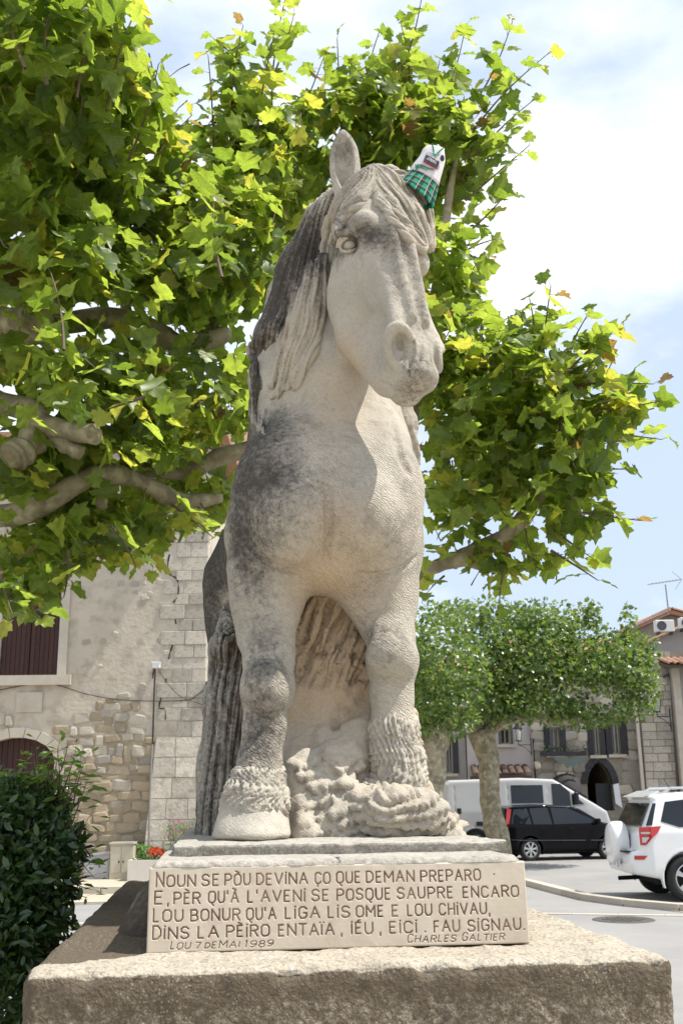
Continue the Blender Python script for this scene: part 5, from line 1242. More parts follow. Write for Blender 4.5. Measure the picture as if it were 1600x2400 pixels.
# flower box and green hanging sign
fb = empty('window_box', ((o3[0] + o3[1]) / 2 + .2, YB - .5, o3[2] - .02), 0, 'dark window box with trailing plants under the dark-shuttered window above the awning', 'window box'); g = MB(); g.box((0, 0, .02), (1.5, .24, .14)); g.build('trough', BLK, fb)
g = MB()
for i in range(140): c = Vector((rnd.uniform(-.75, .75), rnd.uniform(-.15, .12), .1 + rnd.random() * .18)); d = Vector((rnd.uniform(-1, 1), rnd.uniform(-1, 1), rnd.uniform(-1, 1))) * .05; e = Vector((rnd.uniform(-1, 1), rnd.uniform(-1, 1), rnd.uniform(-1, 1))) * .04; g.add([c, c + d, c + d + e, c + e], [(0, 1, 2, 3)])
g.build('plants', M('box_plant', (.03, .05, .02), .7), fb)
sp = W(1336, 1782, YB - .9); sg = empty('hanging_sign', tuple(sp), 0, 'grey-green wing-shaped iron sign hanging over the street left of the pointed arch', 'sign'); g = MB()
g.prism([(-.62, .14), (-.3, .08), (-.12, .12), (0, .04), (.12, .12), (.3, .08), (.62, .14), (.42, -.06), (.2, -.12), (.08, -.26), (0, -.16), (-.1, -.26), (-.2, -.12), (-.42, -.06)], .05, Matrix(((1, 0, 0), (0, 0, 1), (0, 1, 0)))); g.build('panel', M('sign_paint', (.10, .13, .12), .6), sg)
g = MB(); g.tube([(-.3, .75, .45), (.55, .7, .42), (.62, .0, .35), (.0, .02, .16)], .015, 6); g.tube([(0, .02, .3), (0, .02, .1)], .01, 5); g.build('bracket', BLK, sg)
# H4: nearer ashlar house at the right
YH = 36.3; x40 = wx(1509, 1800, YH); x41 = wx(1640, 1800, YH); zt4 = wz(1560, 1528, YH)
h4 = empty('terraced_house', ((x40 + x41) / 2, YH, 0), 0, 'tall squared-stone house front at the right edge of the photo behind the white car', 'house', None); O4 = Vector(h4.location)
g = MB(); g.box(Vector(((x40 + x41) / 2, YH + .9, zt4 / 2)) - O4, (x41 - x40, 1.8, zt4)); g.build('wall', RUBW, h4)
stones(h4, YH - .01, (x40 + .01, wx(1592, 1800, YH)), (1.0, zt4 - .1), .25, .52, [ASHL, ASHL, RUB[1]], None, 'stone_block', 'ash', proud=.03, lim=220, gap=.018, jit=.22)
g = MB(); g.tube([W(1487, 1640, YH - .05) - O4, W(1492, 1690, YH - .05) - O4, W(1509, 1885, YH - .05) - O4], .06, 8); g.build('downpipe', M('cream_pipe', (.55, .48, .40), .6), h4)
g = MB(); g.tube([W(1553, 1587, YH - .1) - O4, W(1566, 1580, YH - .12) - O4, W(1572, 1600, YH - .12) - O4, W(1590, 1880, YH - .1) - O4], .045, 8); g.build('downpipe', M('dark_pipe', (.09, .075, .06), .6), h4)
# nearer house slice at the very right with tiled eave
YE = 35.8; xe0 = wx(1582, 1650, YE); ze = wz(1590, 1562, YE)
h5 = empty('terraced_house', (xe0 + 2, YE, 0), 0, 'plastered house with a tiled eave, only its edge in view at the right border', 'house'); O5 = Vector(h5.location)
g = MB(); g.box(Vector((xe0 + 2, YE + .7, ze / 2)) - O5, (4, 1, ze)); g.build('wall', GREYR, h5)
g = MB(); g.box(Vector((xe0 + .12, YE + .14, ze / 2)) - O5, (.24, .14, ze)); g.build('pilaster', TRIM, h5)
g = MB(); zq = wz(1590, 1742, YE); g.box(Vector((xe0 + 2.1, YE + .12, zq)) - O5, (3.7, .22, .08)); g.build('ledge', TRIM, h5)
g = MB(); zd = wz(1590, 1790, YE); g.box(Vector((xe0 + .95, YE + .16, zd / 2)) - O5, (1.0, .12, zd)); g.build('door', M('maroon_door', (.10, .02, .02), .6), h5)
ex0 = wx(1552, 1560, YE); g = MB(); V = [Vector(p) - O5 for p in ((ex0, YE - .55, ze - .02), (xe0 + 4, YE - .55, ze - .02), (xe0 + 4, YE + 4.3, ze + 1.2), (ex0, YE + 4.3, ze + 1.2))]; V2 = [p - Vector((0, 0, .1)) for p in V]; g.add(V + V2, [(0, 1, 2, 3), (4, 7, 6, 5), (0, 4, 5, 1), (1, 5, 6, 2), (2, 6, 7, 3), (3, 7, 4, 0)]); er = g.build('roof', M('eave_wood', (.10, .07, .05), .8), h5)
tiles(er, (ex0, YE - .62, ze), (ex0 + 2.4, YE - .62, ze), (0, 4.8, 1.2), 3, tile_me, .10, .42, O5)
# upper grey wall with tiled coping, gable and air conditioners
YU = 38.2; xa, xb = wx(1500, 1500, YU), wx(1720, 1500, YU); zl, zr_ = wz(1520, 1506, YU), wz(1620, 1462, YU)
h6 = empty('roof_terrace_wall', ((xa + xb) / 2, YU, 0), 0, 'plain grey upper wall with a sloping tiled coping above the squared-stone house', 'wall'); O6 = Vector(h6.location)
sl_ = (zr_ - zl) / (wx(1620, 1462, YU) - wx(1520, 1506, YU)); zA = zl + sl_ * (xa - wx(1520, 1506, YU)); zB = zl + sl_ * (xb - wx(1520, 1506, YU))
g = MB(); V = [Vector(p) - O6 for p in ((xa, YU, 0), (xb, YU, 0), (xb, YU, zB), (xa, YU, zA), (xa, YU + 7, 0), (xb, YU + 7, 0), (xb, YU + 7, zB), (xa, YU + 7, zA))]; g.add(V, [(0, 1, 2, 3), (5, 4, 7, 6), (4, 0, 3, 7), (1, 5, 6, 2), (3, 2, 6, 7)]); w6 = g.build('wall', GREYW, h6)
# coping: tiles run along the slope
dv = Vector((xb - xa, 0, zB - zA)); ln = dv.length; ez_ = dv.normalized()
for k in range(2):
    nn = int(ln / .40)
    for i in range(nn):
        o = obj('tile', tile_me, w6); ex_ = Vector((0, 1, 0)); Mx = Matrix((ex_, -ez_, ex_.cross(-ez_))).transposed()
        if Mx.determinant() < 0: Mx = Matrix((-ex_, -ez_, (-ex_).cross(-ez_))).transposed()
        if Mx.col[2].z < 0: Mx = Matrix((-ex_, ez_ * -1, ex_.cross(ez_))).transposed()
        o.rotation_euler = Mx.to_euler(); o.location = Vector((xa, YU - .06 + .2 * k, zA)) + ez_ * (i + .5) * .40 + Vector((0, 0, .02 + .01 * (i % 2))) - O6; o.scale = (.115, .42, .09)
YG = 42; gp = W(1567, 1442, YG); gl = W(1440, 1500, YG); gr = W(1640, 1462, YG)
h7 = empty('gable_house', (gp.x, YG, 0), 0, 'stone gable with a low tiled roof rising behind the air conditioner', 'house'); O7 = Vector(h7.location)
g = MB(); V = [Vector(p) - O7 for p in ((gl.x, YG, 0), (gr.x, YG, 0), (gr.x, YG, gr.z), (gp.x, YG, gp.z), (gl.x, YG, gl.z))]; V2 = [p + Vector((0, 8, 0)) for p in V]; g.add(V + V2, [(0, 1, 2, 3, 4), (9, 8, 7, 6, 5), (1, 6, 7, 2), (0, 4, 9, 5)]); g.build('wall', RUBW, h7)
g = MB()
for a, b in ((gl, gp), (gp, gr)):
    V = [Vector((q.x, YG + yy, q.z + zz + .02)) - O7 for q in (a, b) for yy in (-.3, 8.2) for zz in (0, .16)]; g.add(V, [(0, 4, 5, 1), (1, 5, 7, 3), (2, 3, 7, 6), (0, 2, 6, 4), (0, 1, 3, 2), (4, 6, 7, 5)])
rf7 = g.build('roof', TILE, h7)
for (a, b) in ((gl, gp), (gr, gp)):
    d = b - a; d.y = 0; ez2 = d.normalized(); n = int(d.length / .4)
    for i in range(n):
        c = Vector((a.x, YG - .25, a.z)) + ez2 * (i + .5) * .4 + Vector((0, 0, .2)); ex_ = Vector((0, 1, 0)); zc_ = ex_.cross(ez2)
        Mx = Matrix((ex_, ez2, zc_)).transposed()
        if zc_.z < 0: Mx = Matrix((-ex_, ez2, (-ex_).cross(ez2))).transposed()
        o = obj('tile', tile_me, rf7); o.rotation_euler = Mx.to_euler(); o.location = c - O7; o.scale = (.14, .44, .1)
def ac(px0, px1, py0, py1, Y, lab):
    a, b = W(px0, py1, Y), W(px1, py0, Y); r = empty('air_conditioner', ((a.x + b.x) / 2, Y, a.z), 0, lab, 'air conditioner'); w_, h = b.x - a.x, b.z - a.z
    g = MB(); g.box((0, 0, h / 2), (w_, .3, h), bev=.02); g.build('case', M('ac_white', (.62, .62, .60), .5), r)
    g = MB(); g.lathe([(0, 0), (h * .36, 0), (h * .38, .03), (h * .40, 0)], 20, Matrix.Rotation(math.pi / 2, 3, 'X')); g.v = [(p[0] - w_ * .18, p[1] - .155, p[2] + h / 2) for p in g.v]; g.build('fan_grille', M('fan_dark', (.10, .10, .11), .6), r)
    g = MB()
    for s_ in (-1, 1): g.box((s_ * w_ * .35, 0, -.05), (.06, .34, .09))
    g.build('foot', BLK, r)
ac(1534, 1575, 1454, 1482, YU - .5, 'white air conditioner unit standing on the grey wall under the aerial')
ac(1591, 1630, 1448, 1474, YU - .5, 'white air conditioner unit cut off by the right edge of the photo')
p = W(1567, 1442, YG); an = empty('aerial', tuple(p), 0, 'thin television aerial on a mast above the stone gable', 'aerial'); g = MB(); tp = W(1558, 1370, YG) - p
g.tube([(0, 0, -.4), tp], .028, 6); g.build('mast', STEEL, an); g = MB(); q0 = W(1516, 1370, YG) - p; q1 = W(1596, 1358, YG) - p; g.tube([q0, q1], .018, 6)
for i in range(9):
    c = q0.lerp(q1, .1 + .1 * i); g.tube([c + Vector((0, -.25, 0)), c + Vector((0, .25, 0))], .008, 5)
g.tube([q1 + Vector((0, 0, 0)), q1 + Vector((-.35, 0, .32))], .01, 5); g.tube([q1, q1 + Vector((-.28, 0, -.4))], .01, 5); g.build('antenna', STEEL, an)
# lanterns
def lantern(px, py, Y, s, armpx, lab):
    c = W(px, py, Y); r = empty('wall_lantern', tuple(c), 0, lab, 'lantern'); wpx = W(armpx, py, Y).x - c.x; g = MB(); k = s
    for a in range(4):
        an_ = math.pi / 4 + a * math.pi / 2; g.tube([(.11 * k * math.cos(an_), .11 * k * math.sin(an_), 0), (.18 * k * math.cos(an_), .18 * k * math.sin(an_), .45 * k)], .013 * k, 5)
    g.lathe([(.0, .45 * k), (.20 * k, .45 * k), (.20 * k, .48 * k), (.07 * k, .6 * k), (.05 * k, .68 * k), (0, .7 * k)], 4); g.lathe([(0, -.03 * k), (.13 * k, -.02 * k), (.13 * k, .01 * k), (0, .01 * k)], 4); g.build('frame', BLK, r)
    g = MB(); g.lathe([(.10 * k, .01 * k), (.165 * k, .44 * k)], 4, Matrix.Rotation(0, 3, 'Z')); g.build('pane', M('lantern_glass', (.5, .5, .46), .2, spec=.5), r)
    g = MB(); g.tube([(0, 0, -.16 * k), (wpx, 0, -.16 * k)], .02 * k, 6); g.tube([(0, 0, 0), (0, 0, -.16 * k)], .016 * k, 6); g.tube([(0, 0, -.16 * k), (wpx * .5, 0, -.26 * k), (wpx, 0, -.5 * k)], .012 * k, 5); g.tube([(wpx, 0, .1 * k), (wpx, 0, -.6 * k)], .022 * k, 6); g.build('bracket', BLK, r)
lantern(1214, 1736, YB - .5, .85, 1243, 'black lantern on a bracket between the pinkish house and the rubble house')
lantern(1538, 1668, YH - .6, 1.0, 1568, 'black lantern on an iron bracket against the squared-stone house')
# backdrop houses closing the street
bh = box_house('distant_house', 'plain pale house closing the street behind the tree trunks', -6, X(928), 46, 8, 6.0, M('distant_render', (.42, .38, .32), .9, (.36, .32, .27), 1), True)
# ---------------- vehicles ----------------
def polydist(poly, X, Z):
    P_ = np.array(poly, float); d = np.full(np.broadcast(X, Z).shape, 1e9); ins = np.zeros(d.shape, bool); n = len(P_)
    for i in range(n):
        a, b = P_[i], P_[(i + 1) % n]; e = b - a; wx_, wz_ = X - a[0], Z - a[1]; t = np.clip((wx_ * e[0] + wz_ * e[1]) / (e @ e), 0, 1)
        d = np.minimum(d, (wx_ - t * e[0]) ** 2 + (wz_ - t * e[1]) ** 2)
        c = ((a[1] > Z) != (b[1] > Z)) & (X < (b[0] - a[0]) * (Z - a[1]) / ((b[1] - a[1]) or 1e-9) + a[0]); ins ^= c
    return np.where(ins, -1, 1) * np.sqrt(d)
def smax(a, b, k): h = np.maximum(k - np.abs(a - b), 0) / k; return np.maximum(a, b) + h * h * k * .25
def car_shell(prof, hw, wheels, wr_, h=.022, k=.07, lines=()):
    P_ = np.array(prof); lo = [P_[:, 0].min() - .08, -1.1, P_[:, 1].min() - .08]; hi = [P_[:, 0].max() + .08, 1.1, P_[:, 1].max() + .08]
    Fd = Field(lo, hi, h); X = Fd.ax[0][:, None]; Z = Fd.ax[2][None, :]; d2 = polydist(prof, X, Z); w_ = hw(X + 0 * Z, Z + 0 * X)
    Y = np.abs(Fd.ax[1])[None, :, None]; V = smax(d2[:, None, :] + k * .12, Y - w_[:, None, :], k)
    for cx_, cz_ in wheels:
        r = np.sqrt((X - cx_) ** 2 + (Z - cz_) ** 2) - wr_; c = np.maximum(r[:, None, :], (w_[:, None, :] - .30) - Y); V = np.maximum(V, -c)
        fl_ = np.abs(r)[:, None, :] - .03; V = np.minimum(V, np.maximum(np.maximum(fl_, Y - w_[:, None, :] - .012), w_[:, None, :] - .1 - Y)) # lip
        V = np.maximum(V, -np.maximum(r[:, None, :], (w_[:, None, :] - .30) - Y))
    for (x0, z0, x1, z1) in lines: # panel gaps
        e = np.array([x1 - x0, z1 - z0]); t = np.clip(((X - x0) * e[0] + (Z - z0) * e[1]) / (e @ e), 0, 1); dd = np.hypot(X - x0 - t * e[0], Z - z0 - t * e[1]) - .010
        V = np.maximum(V, -np.maximum(dd[:, None, :], (w_[:, None, :] - .02) - Y))
    Fd.V = V.astype(np.float32); Pv, Q = Fd.nets(); return relax(Pv, Q, 1, .5), Q
def side_panel(poly, hw, s, off=.006, th=.02):
    n = len(poly); q = np.array(poly, float)
    pts = []
    for i in range(n):
        a, b = q[i], q[(i + 1) % n]; m = max(1, int(np.linalg.norm(b - a) / .2))
        for j in range(m): pts.append(a + (b - a) * j / m)
    V = []
    for o_ in (off, off - th):
        for p in pts: V.append((p[0], s * (float(hw(p[0], p[1])) + o_), p[1]))
    m = len(pts); f = [tuple(range(m)), tuple(range(m, 2 * m))[::-1]] + [(i, m + i, m + (i + 1) % m, (i + 1) % m) for i in range(m)]
    if s > 0: pass
    else: f = [t[::-1] for t in f]
    return V, f
CGL = M('car_glass', (.010, .013, .018), .04, spec=.5)
RUBBER = M('tyre_rubber', (.022, .022, .022), .85, (.03, .03, .03), 30, .002, 60)
RIM = M('alloy_rim', (.52, .53, .54), .3, metal=.7, spec=.5)
REDL = M('red_lamp', (.45, .015, .012), .15, spec=.6, coat=.4)
CLRL = M('clear_lamp', (.55, .52, .5), .15, spec=.6)
BLKP = M('black_plastic', (.022, .022, .023), .55)
UNDER = M('underbody', (.012, .012, .012), .9)
ORG = M('orange_lamp', (.6, .18, .02), .2)
def wheel(par, x, y, z, r, wd, spokes, name='wheel', hub=.66):
    e = bpy.data.objects.new(name, None); link(e, par); e.location = (x, y, z); s = -1 if y < 0 else 1
    Mx = Matrix.Rotation(math.pi / 2 * -s, 3, 'X'); Mx = Matrix(((1, 0, 0), (0, 0, s), (0, 1, 0)))
    g = MB(); ri = r * hub; g.lathe([(ri * .96, -wd * .5), (r * .93, -wd * .5), (r, -wd * .36), (r, wd * .30), (r * .95, wd * .44), (r * .82, wd * .5), (ri, wd * .44), (ri * .96, wd * .2)], 36, Mx); g.build('tyre', RUBBER, e, smooth=True)
    g = MB(); g.lathe([(ri * 1.0, wd * .44), (ri * .93, wd * .46), (ri * .90, wd * .30), (ri * .88, -wd * .4)], 36, Mx)
    for k in range(spokes):
        a = 2 * math.pi * k / spokes + .2; b = .5 * math.pi / spokes * 1.05; V = []
        for rr_, hw_, z_ in ((ri * .12, ri * .10, wd * .42), (ri * .55, ri * .12, wd * .40), (ri * .95, ri * .19, wd * .40)):
            for q in (-1, 1): V += [Mx @ Vector((rr_ * math.cos(a) - q * hw_ * math.sin(a), rr_ * math.sin(a) + q * hw_ * math.cos(a), z_)), Mx @ Vector((rr_ * math.cos(a) - q * hw_ * .8 * math.sin(a), rr_ * math.sin(a) + q * hw_ * .8 * math.cos(a), z_ - .05))]
        g.add(V, [(0, 2, 6, 4), (4, 6, 10, 8), (0, 4, 5, 1), (4, 8, 9, 5), (2, 3, 7, 6), (6, 7, 11, 10)])
    g.lathe([(0, wd * .47), (ri * .16, wd * .46), (ri * .2, wd * .40)], 16, Mx); g.build('rim', RIM, e)
    g = MB(); g.lathe([(0, wd * .18), (ri * .9, wd * .18)], 24, Mx); g.build('brake_disc', UNDER, e); return e
def paint(name, col, rough=.25): return M(name, col, rough, tuple(c * .92 for c in col), 2, spec=.5, coat=.7)
def text_mesh(name, txt, size, mat, ext=.002, align='CENTER', sp=1.):
    c = bpy.data.curves.new(name, 'FONT'); c.body = txt; c.size = size; c.extrude = ext; c.align_x = align; c.align_y = 'CENTER'; c.space_line = .85; c.space_character = sp; c.resolution_u = 3
    o = bpy.data.objects.new(name, c); sc.collection.objects.link(o); bpy.context.view_layer.update(); dg = bpy.context.evaluated_depsgraph_get(); me = bpy.data.meshes.new_from_object(o.evaluated_get(dg)); bpy.data.objects.remove(o); me.materials.clear(); me.materials.append(mat); me.name = name; return me

# --- white four-wheel drive ---
hubp = onz(1614, 2113, 0)
suv = empty('parked_car', (hubp.x + 1.4, hubp.y + .80, 0), math.radians(1), 'white four-wheel drive with a covered spare wheel on its tailgate, parked at the right edge', 'car', 'cars parked on the square')
WHT = paint('white_car_paint', (.78, .78, .77))
X0 = -2.28 # rear end in local x ; rear hub at -1.4
def hwS(x, z):
    w_ = .905 - .022 * np.clip((z - .7), 0, .4) - .32 * np.clip(z - 1.06, 0, 1) ; w_ = w_ - .30 * np.clip((-1.95) - x, 0, 1) - .18 * np.clip(x - 1.6, 0, 1) ** 1.4; w_ = w_ - .05 * np.clip(.5 - z, 0, 1); return w_
profS = [(-2.24, .40), (-2.31, .58), (-2.28, .74), (-2.16, .80), (-2.14, 1.02), (-2.08, 1.12), (-1.86, 1.54), (-1.93, 1.60), (-1.84, 1.645), (-1.3, 1.685), (-.4, 1.70), (.3, 1.655), (.52, 1.60), (1.22, 1.13), (1.6, 1.06), (2.0, .93), (2.12, .75), (2.14, .36), (1.7, .27), (-1.7, .30)]
Pv, Qv = car_shell(profS, hwS, [(-1.4, .35), (1.2, .35)], .415, .022, .10, [(-.62, .45, -.62, 1.6), (-1.18, .95, -1.12, 1.12), (-1.18, .95, -.95, .5), (.38, .42, .42, 1.1)])
obj('body', mesh('body', Pv, Qv, WHT, True), suv)
for nm, poly in (('side_window', [(-1.78, 1.22), (-1.66, 1.52), (-1.30, 1.56), (-1.22, 1.14), (-1.5, 1.13)]), ('side_window', [(-1.16, 1.13), (-1.22, 1.56), (-.40, 1.585), (-.40, 1.11)]), ('side_window', [(-.30, 1.11), (-.30, 1.585), (.22, 1.56), (.98, 1.12)])):
    for s in (-1, 1): g = MB(); g.add(*side_panel(poly, hwS, s, .012)); g.build(nm, CGL, suv)
# rear window, in the slanted tailgate
def xr_(z): return -2.08 + (z - 1.12) * (.22 / .42)
g = MB(); V = []
for (y, z) in ((-.70, 1.15), (.70, 1.15), (.62, 1.50), (-.62, 1.50)): V.append((xr_(z) - .022, y, z))
V += [(x + .03, y, z) for x, y, z in V]; g.add(V, [(3, 2, 1, 0), (4, 5, 6, 7), (0, 1, 5, 4), (1, 2, 6, 5), (2, 3, 7, 6), (3, 0, 4, 7)]); g.build('rear_window', CGL, suv)
for s in (-1, 1): # glass wraps on the quarter
    g = MB(); g.add(*side_panel([(-2.02, 1.16), (-1.86, 1.50), (-1.81, 1.50), (-1.93, 1.16)], hwS, s, .008)); g.build('rear_window', CGL, suv)
g = MB(); V = [(-1.94, -.62, 1.615), (-1.94, .62, 1.615), (-1.70, .62, 1.70), (-1.70, -.62, 1.70), (-1.97, -.62, 1.60), (-1.97, .62, 1.60), (-1.70, .62, 1.66), (-1.70, -.62, 1.66)]; g.add(V, [(0, 1, 2, 3), (4, 7, 6, 5), (0, 4, 5, 1), (1, 5, 6, 2), (2, 6, 7, 3), (3, 7, 4, 0)]); g.build('spoiler', WHT, suv)
# spare wheel cover
Mx = Matrix(((0, 0, -1), (1, 0, 0), (0, 1, 0)))
g = MB(); g.lathe([(0, .20), (.20, .205), (.30, .19), (.345, .15), (.355, .09), (.355, -.02), (.33, -.06)], 40, Mx); g.v = [(x - 2.22, y + .02, z + .86) for x, y, z in g.v]; g.build('spare_wheel_cover', WHT, suv, smooth=True)
g = MB(); g.box((-2.14, -.02, .86), (.10, .42, .30), bev=.02); g.build('spare_wheel_mount', BLKP, suv)
# tail lamps
for s in (-1, 1):
    g = MB(); g.add(*side_panel([(-2.14, 1.13), (-1.97, 1.14), (-1.97, .955), (-2.06, .86), (-2.14, .86)], hwS, s, .022)); g.add(*side_panel([(-1.965, 1.14), (-1.79, 1.15), (-1.86, 1.05), (-1.965, .96)], hwS, s, .022)); V = [(-2.165, s * .80, .87), (-2.165, s * .62, .95), (-2.12, s * .62, 1.10), (-2.10, s * .80, 1.12)]; 
    lamp = g.build('tail_lamp', REDL, suv)
    g = MB(); g.add(*side_panel([(-2.12, 1.06), (-1.985, 1.06), (-1.985, 1.03), (-2.12, 1.03)], hwS, s, .028, .01)); g.add(*side_panel([(-2.11, .98), (-2.0, .98), (-2.06, .90), (-2.11, .90)], hwS, s, .028, .01)); g.build('reversing_lamp', CLRL, lamp)
    g = MB(); g.add(*side_panel([(-2.24, .70), (-2.05, .70), (-2.10, .64), (-2.24, .64)], hwS, s, .012)); g.build('reflector', REDL, suv)
    g = MB(); g.tube([(-1.62, s * .58, 1.66), (-1.5, s * .585, 1.735), (-.2, s * .60, 1.75), (.1, s * .60, 1.69)], .02, 8); g.build('roof_rail', RIM, suv)
    g = MB(); g.box((.72, s * 1.0, 1.17), (.12, .2, .15), bev=.03); g.build('mirror', WHT, suv)
g = MB(); g.box((-2.27, 0, .748), (.12, 1.2, .025)); g.build('bumper_step', BLKP, suv)
g = MB(); g.box((-2.345, -.02, .56), (.03, .52, .12)); lp = g.build('number_plate', M('plate_white', (.75, .75, .73), .5), suv)
g = MB(); g.box((-2.362, .22, .56), (.004, .04, .11)); g.box((-2.362, -.26, .56), (.004, .03, .11)); g.build('plate_band', M('plate_blue', (.02, .07, .35), .5), lp)
g = MB(); g.box((-.9, 0, .36), (1.9, 1.3, .2)); g.box((1.0, 0, .34), (1.6, 1.3, .2)); g.tube([(-2.2, .4, .28), (-1.6, .4, .3)], .035, 8); g.build('underbody', UNDER, suv)
g = MB(); g.tube([(-1.30, .0, 1.69), (-1.42, 0, 1.90)], .006, 5); g.box((-1.29, 0, 1.69), (.08, .05, .03)); g.build('roof_aerial', BLKP, suv)
for x in (-1.4, 1.2):
    for s in (-1, 1): wheel(suv, x, s * .80, .35, .355, .22, 5)
# --- black car ---
hp = onz(1242, 2018, 0); A = math.radians(12); L1 = 2.36; SB_ = .92
bc = empty('parked_car', tuple(Vector((hp.x, hp.y, 0)) + SB_ * Vector((math.cos(A) * 1.18 - math.sin(A) * .76, math.sin(A) * 1.18 + math.cos(A) * .76, 0))), A, 'black compact estate car parked in front of the white van', 'car', 'cars parked on the square')
bc.scale = (SB_, SB_, SB_ * 1.03)
BPT = M('black_car_paint', (.004, .004, .006), .10, spec=.16)
def hwB(x, z): w_ = .86 - .30 * np.clip(z - .92, 0, 1); w_ = w_ - .22 * np.clip((-1.6) - x, 0, 1) - .2 * np.clip(x - 1.45, 0, 1) ** 1.3; return w_
profB = [(-1.92, .36), (-1.96, .62), (-1.93, .92), (-1.86, 1.20), (-1.76, 1.40), (-1.55, 1.46), (-.6, 1.49), (.1, 1.46), (.42, 1.37), (1.06, 1.00), (1.5, .93), (1.86, .80), (1.98, .60), (1.98, .28), (-1.4, .22)]
Pv, Qv = car_shell(profB, hwB, [(-1.18, .3), (1.18, .3)], .355, .022, .08, [(-.62, .35, -.62, 1.48), (.28, .33, .28, 1.42)])
obj('body', mesh('body', Pv, Qv, BPT, True), bc)
for poly in ([(-1.72, .98), (-1.60, 1.36), (-1.20, 1.39), (-1.12, .96)], [(-1.06, .96), (-1.12, 1.39), (-.58, 1.40), (-.50, .95)], [(-.44, .95), (-.48, 1.40), (.05, 1.37), (.98, .97)]):
    for s in (-1, 1): g = MB(); g.add(*side_panel(poly, hwB, s, .010)); g.build('side_window', CGL, bc)
g = MB(); V = [(-1.955, y, z) if z < 1 else (-1.80, y * .85, z) for y, z in ((-.66, .98), (.66, .98), (.66, 1.40), (-.66, 1.40))]; V += [(x + .03, y, z) for x, y, z in V]; g.add(V, [(3, 2, 1, 0), (4, 5, 6, 7), (0, 1, 5, 4), (1, 2, 6, 5), (2, 3, 7, 6), (3, 0, 4, 7)]); g.build('rear_window', CGL, bc)
for s in (-1, 1):
    g = MB(); g.add(*side_panel([(-1.93, .78), (-1.82, .82), (-1.66, 1.36), (-1.76, 1.40)], hwB, s, .014)); g.build('tail_lamp', REDL, bc)
    g = MB(); g.add(*side_panel([(1.30, .80), (1.36, .80), (1.36, .85), (1.30, .85)], hwB, s, .012)); g.build('side_indicator', ORG, bc)
    g = MB(); g.add(*side_panel([(-1.9, .55), (1.7, .50), (1.7, .535), (-1.9, .585)], hwB, s, .016)); g.build('side_moulding', BLKP, bc)
    for x in (-.78, .06):
        g = MB(); g.box((x, s * .885, .84), (.18, .04, .035), bev=.008); g.build('handle', BPT, bc)
    g = MB(); g.box((.84, s * .98, 1.02), (.12, .2, .15), bev=.03); g.build('mirror', BPT, bc)
g = MB(); g.box((0, 0, .28), (3.3, 1.3, .16)); g.build('underbody', UNDER, bc)
for x in (-1.18, 1.18):
    for s in (-1, 1): wheel(bc, x, s * .76, .3, .305, .2, 7)
# --- white van ---
YV = 32.2; vl = wx(1036, 1850, YV); vr = wx(1428, 1900, YV); VL = (vr - vl) * 1.02; vz = wz(1200, 1826, YV)
vn = empty('parked_van', ((vl + vr) / 2, YV + 1.0, 0), math.radians(1.5), 'white high-roofed van parked behind the tree trunk and the black car', 'van'); s0_ = VL / 5.6
WV = paint('white_van_paint', (.43, .43, .425), .4)
def hwV(x, z): return 1.0 - .10 * np.clip(z - 1.2, 0, 2) - .18 * np.clip(x - 2.0 * s0_, 0, 1) - .05 * np.clip(-2.6 * s0_ - x, 0, 1)
profV = [(-2.75, .35), (-2.78, 1.2), (-2.70, vz - .12), (-2.55, vz), (-.2, vz + .05), (.95, vz), (1.15, vz - .10), (2.05, 1.52), (2.25, 1.42), (2.70, 1.18), (2.80, .9), (2.80, .35), (2.3, .25), (-2.3, .28)]
profV = [(a * s0_, b) for a, b in profV]
ln_ = [(q * s0_, .5, q * s0_, vz - .12) for q in (-1.45, -.62, .72)] + [(-2.4 * s0_, .5, -2.4 * s0_, vz - .2)]
Pv, Qv = car_shell(profV, hwV, [(-1.72 * s0_, .33), (1.85 * s0_, .33)], .40, .03, .10, ln_)
obj('body', mesh('body', Pv, Qv, WV, True), vn)
for nm, poly in (('side_window', [(-.50, 1.42), (-.50, 1.93), (.56, 1.93), (.56, 1.42)]), ('side_window', [(.86, 1.36), (.86, 1.96), (1.15, 1.96), (1.45, 1.72), (1.45, 1.34)]), ('side_window', [(1.52, 1.36), (1.52, 1.68), (1.90, 1.38)])):
    poly = [(a * s0_, b) for a, b in poly]
    for s in (-1, 1): g = MB(); g.add(*side_panel(poly, hwV, s, .012)); g.build(nm, CGL, vn)
g = MB(); V = [(1.19 * s0_, -.78, vz - .11), (1.19 * s0_, .78, vz - .11), (2.03 * s0_, .88, 1.56), (2.03 * s0_, -.88, 1.56)]; V = [(x + .03, y, z + .02) for x, y, z in V] + [(x - .02, y, z - .02) for x, y, z in V]; g.add(V, [(0, 3, 2, 1), (4, 5, 6, 7), (0, 1, 5, 4), (1, 2, 6, 5), (2, 3, 7, 6), (3, 0, 4, 7)]); g.build('windscreen', CGL, vn)
for s in (-1, 1):
    g = MB(); g.add(*side_panel([(-1.7 * s0_, .80), (-.62 * s0_, .80), (-.62 * s0_, .92), (-1.7 * s0_, .92)], hwV, s, .018)); g.build('side_moulding', BLKP, vn)
    g = MB(); g.box((1.62 * s0_, s * 1.1, 1.55), (.12, .22, .34), bev=.03); g.build('mirror', BLKP, vn)
    g = MB(); g.box((-2.25 * s0_, s * .99, 1.22), (.12, .05, .16), bev=.01); g.build('handle', BLKP, vn)
g = MB(); g.box((0, 0, .36), (4.6 * s0_, 1.5, .2)); g.build('underbody', UNDER, vn)
for x in (-1.72, 1.85):
    for s in (-1, 1): wheel(vn, x * s0_, s * .86, .33, .335, .22, 6)
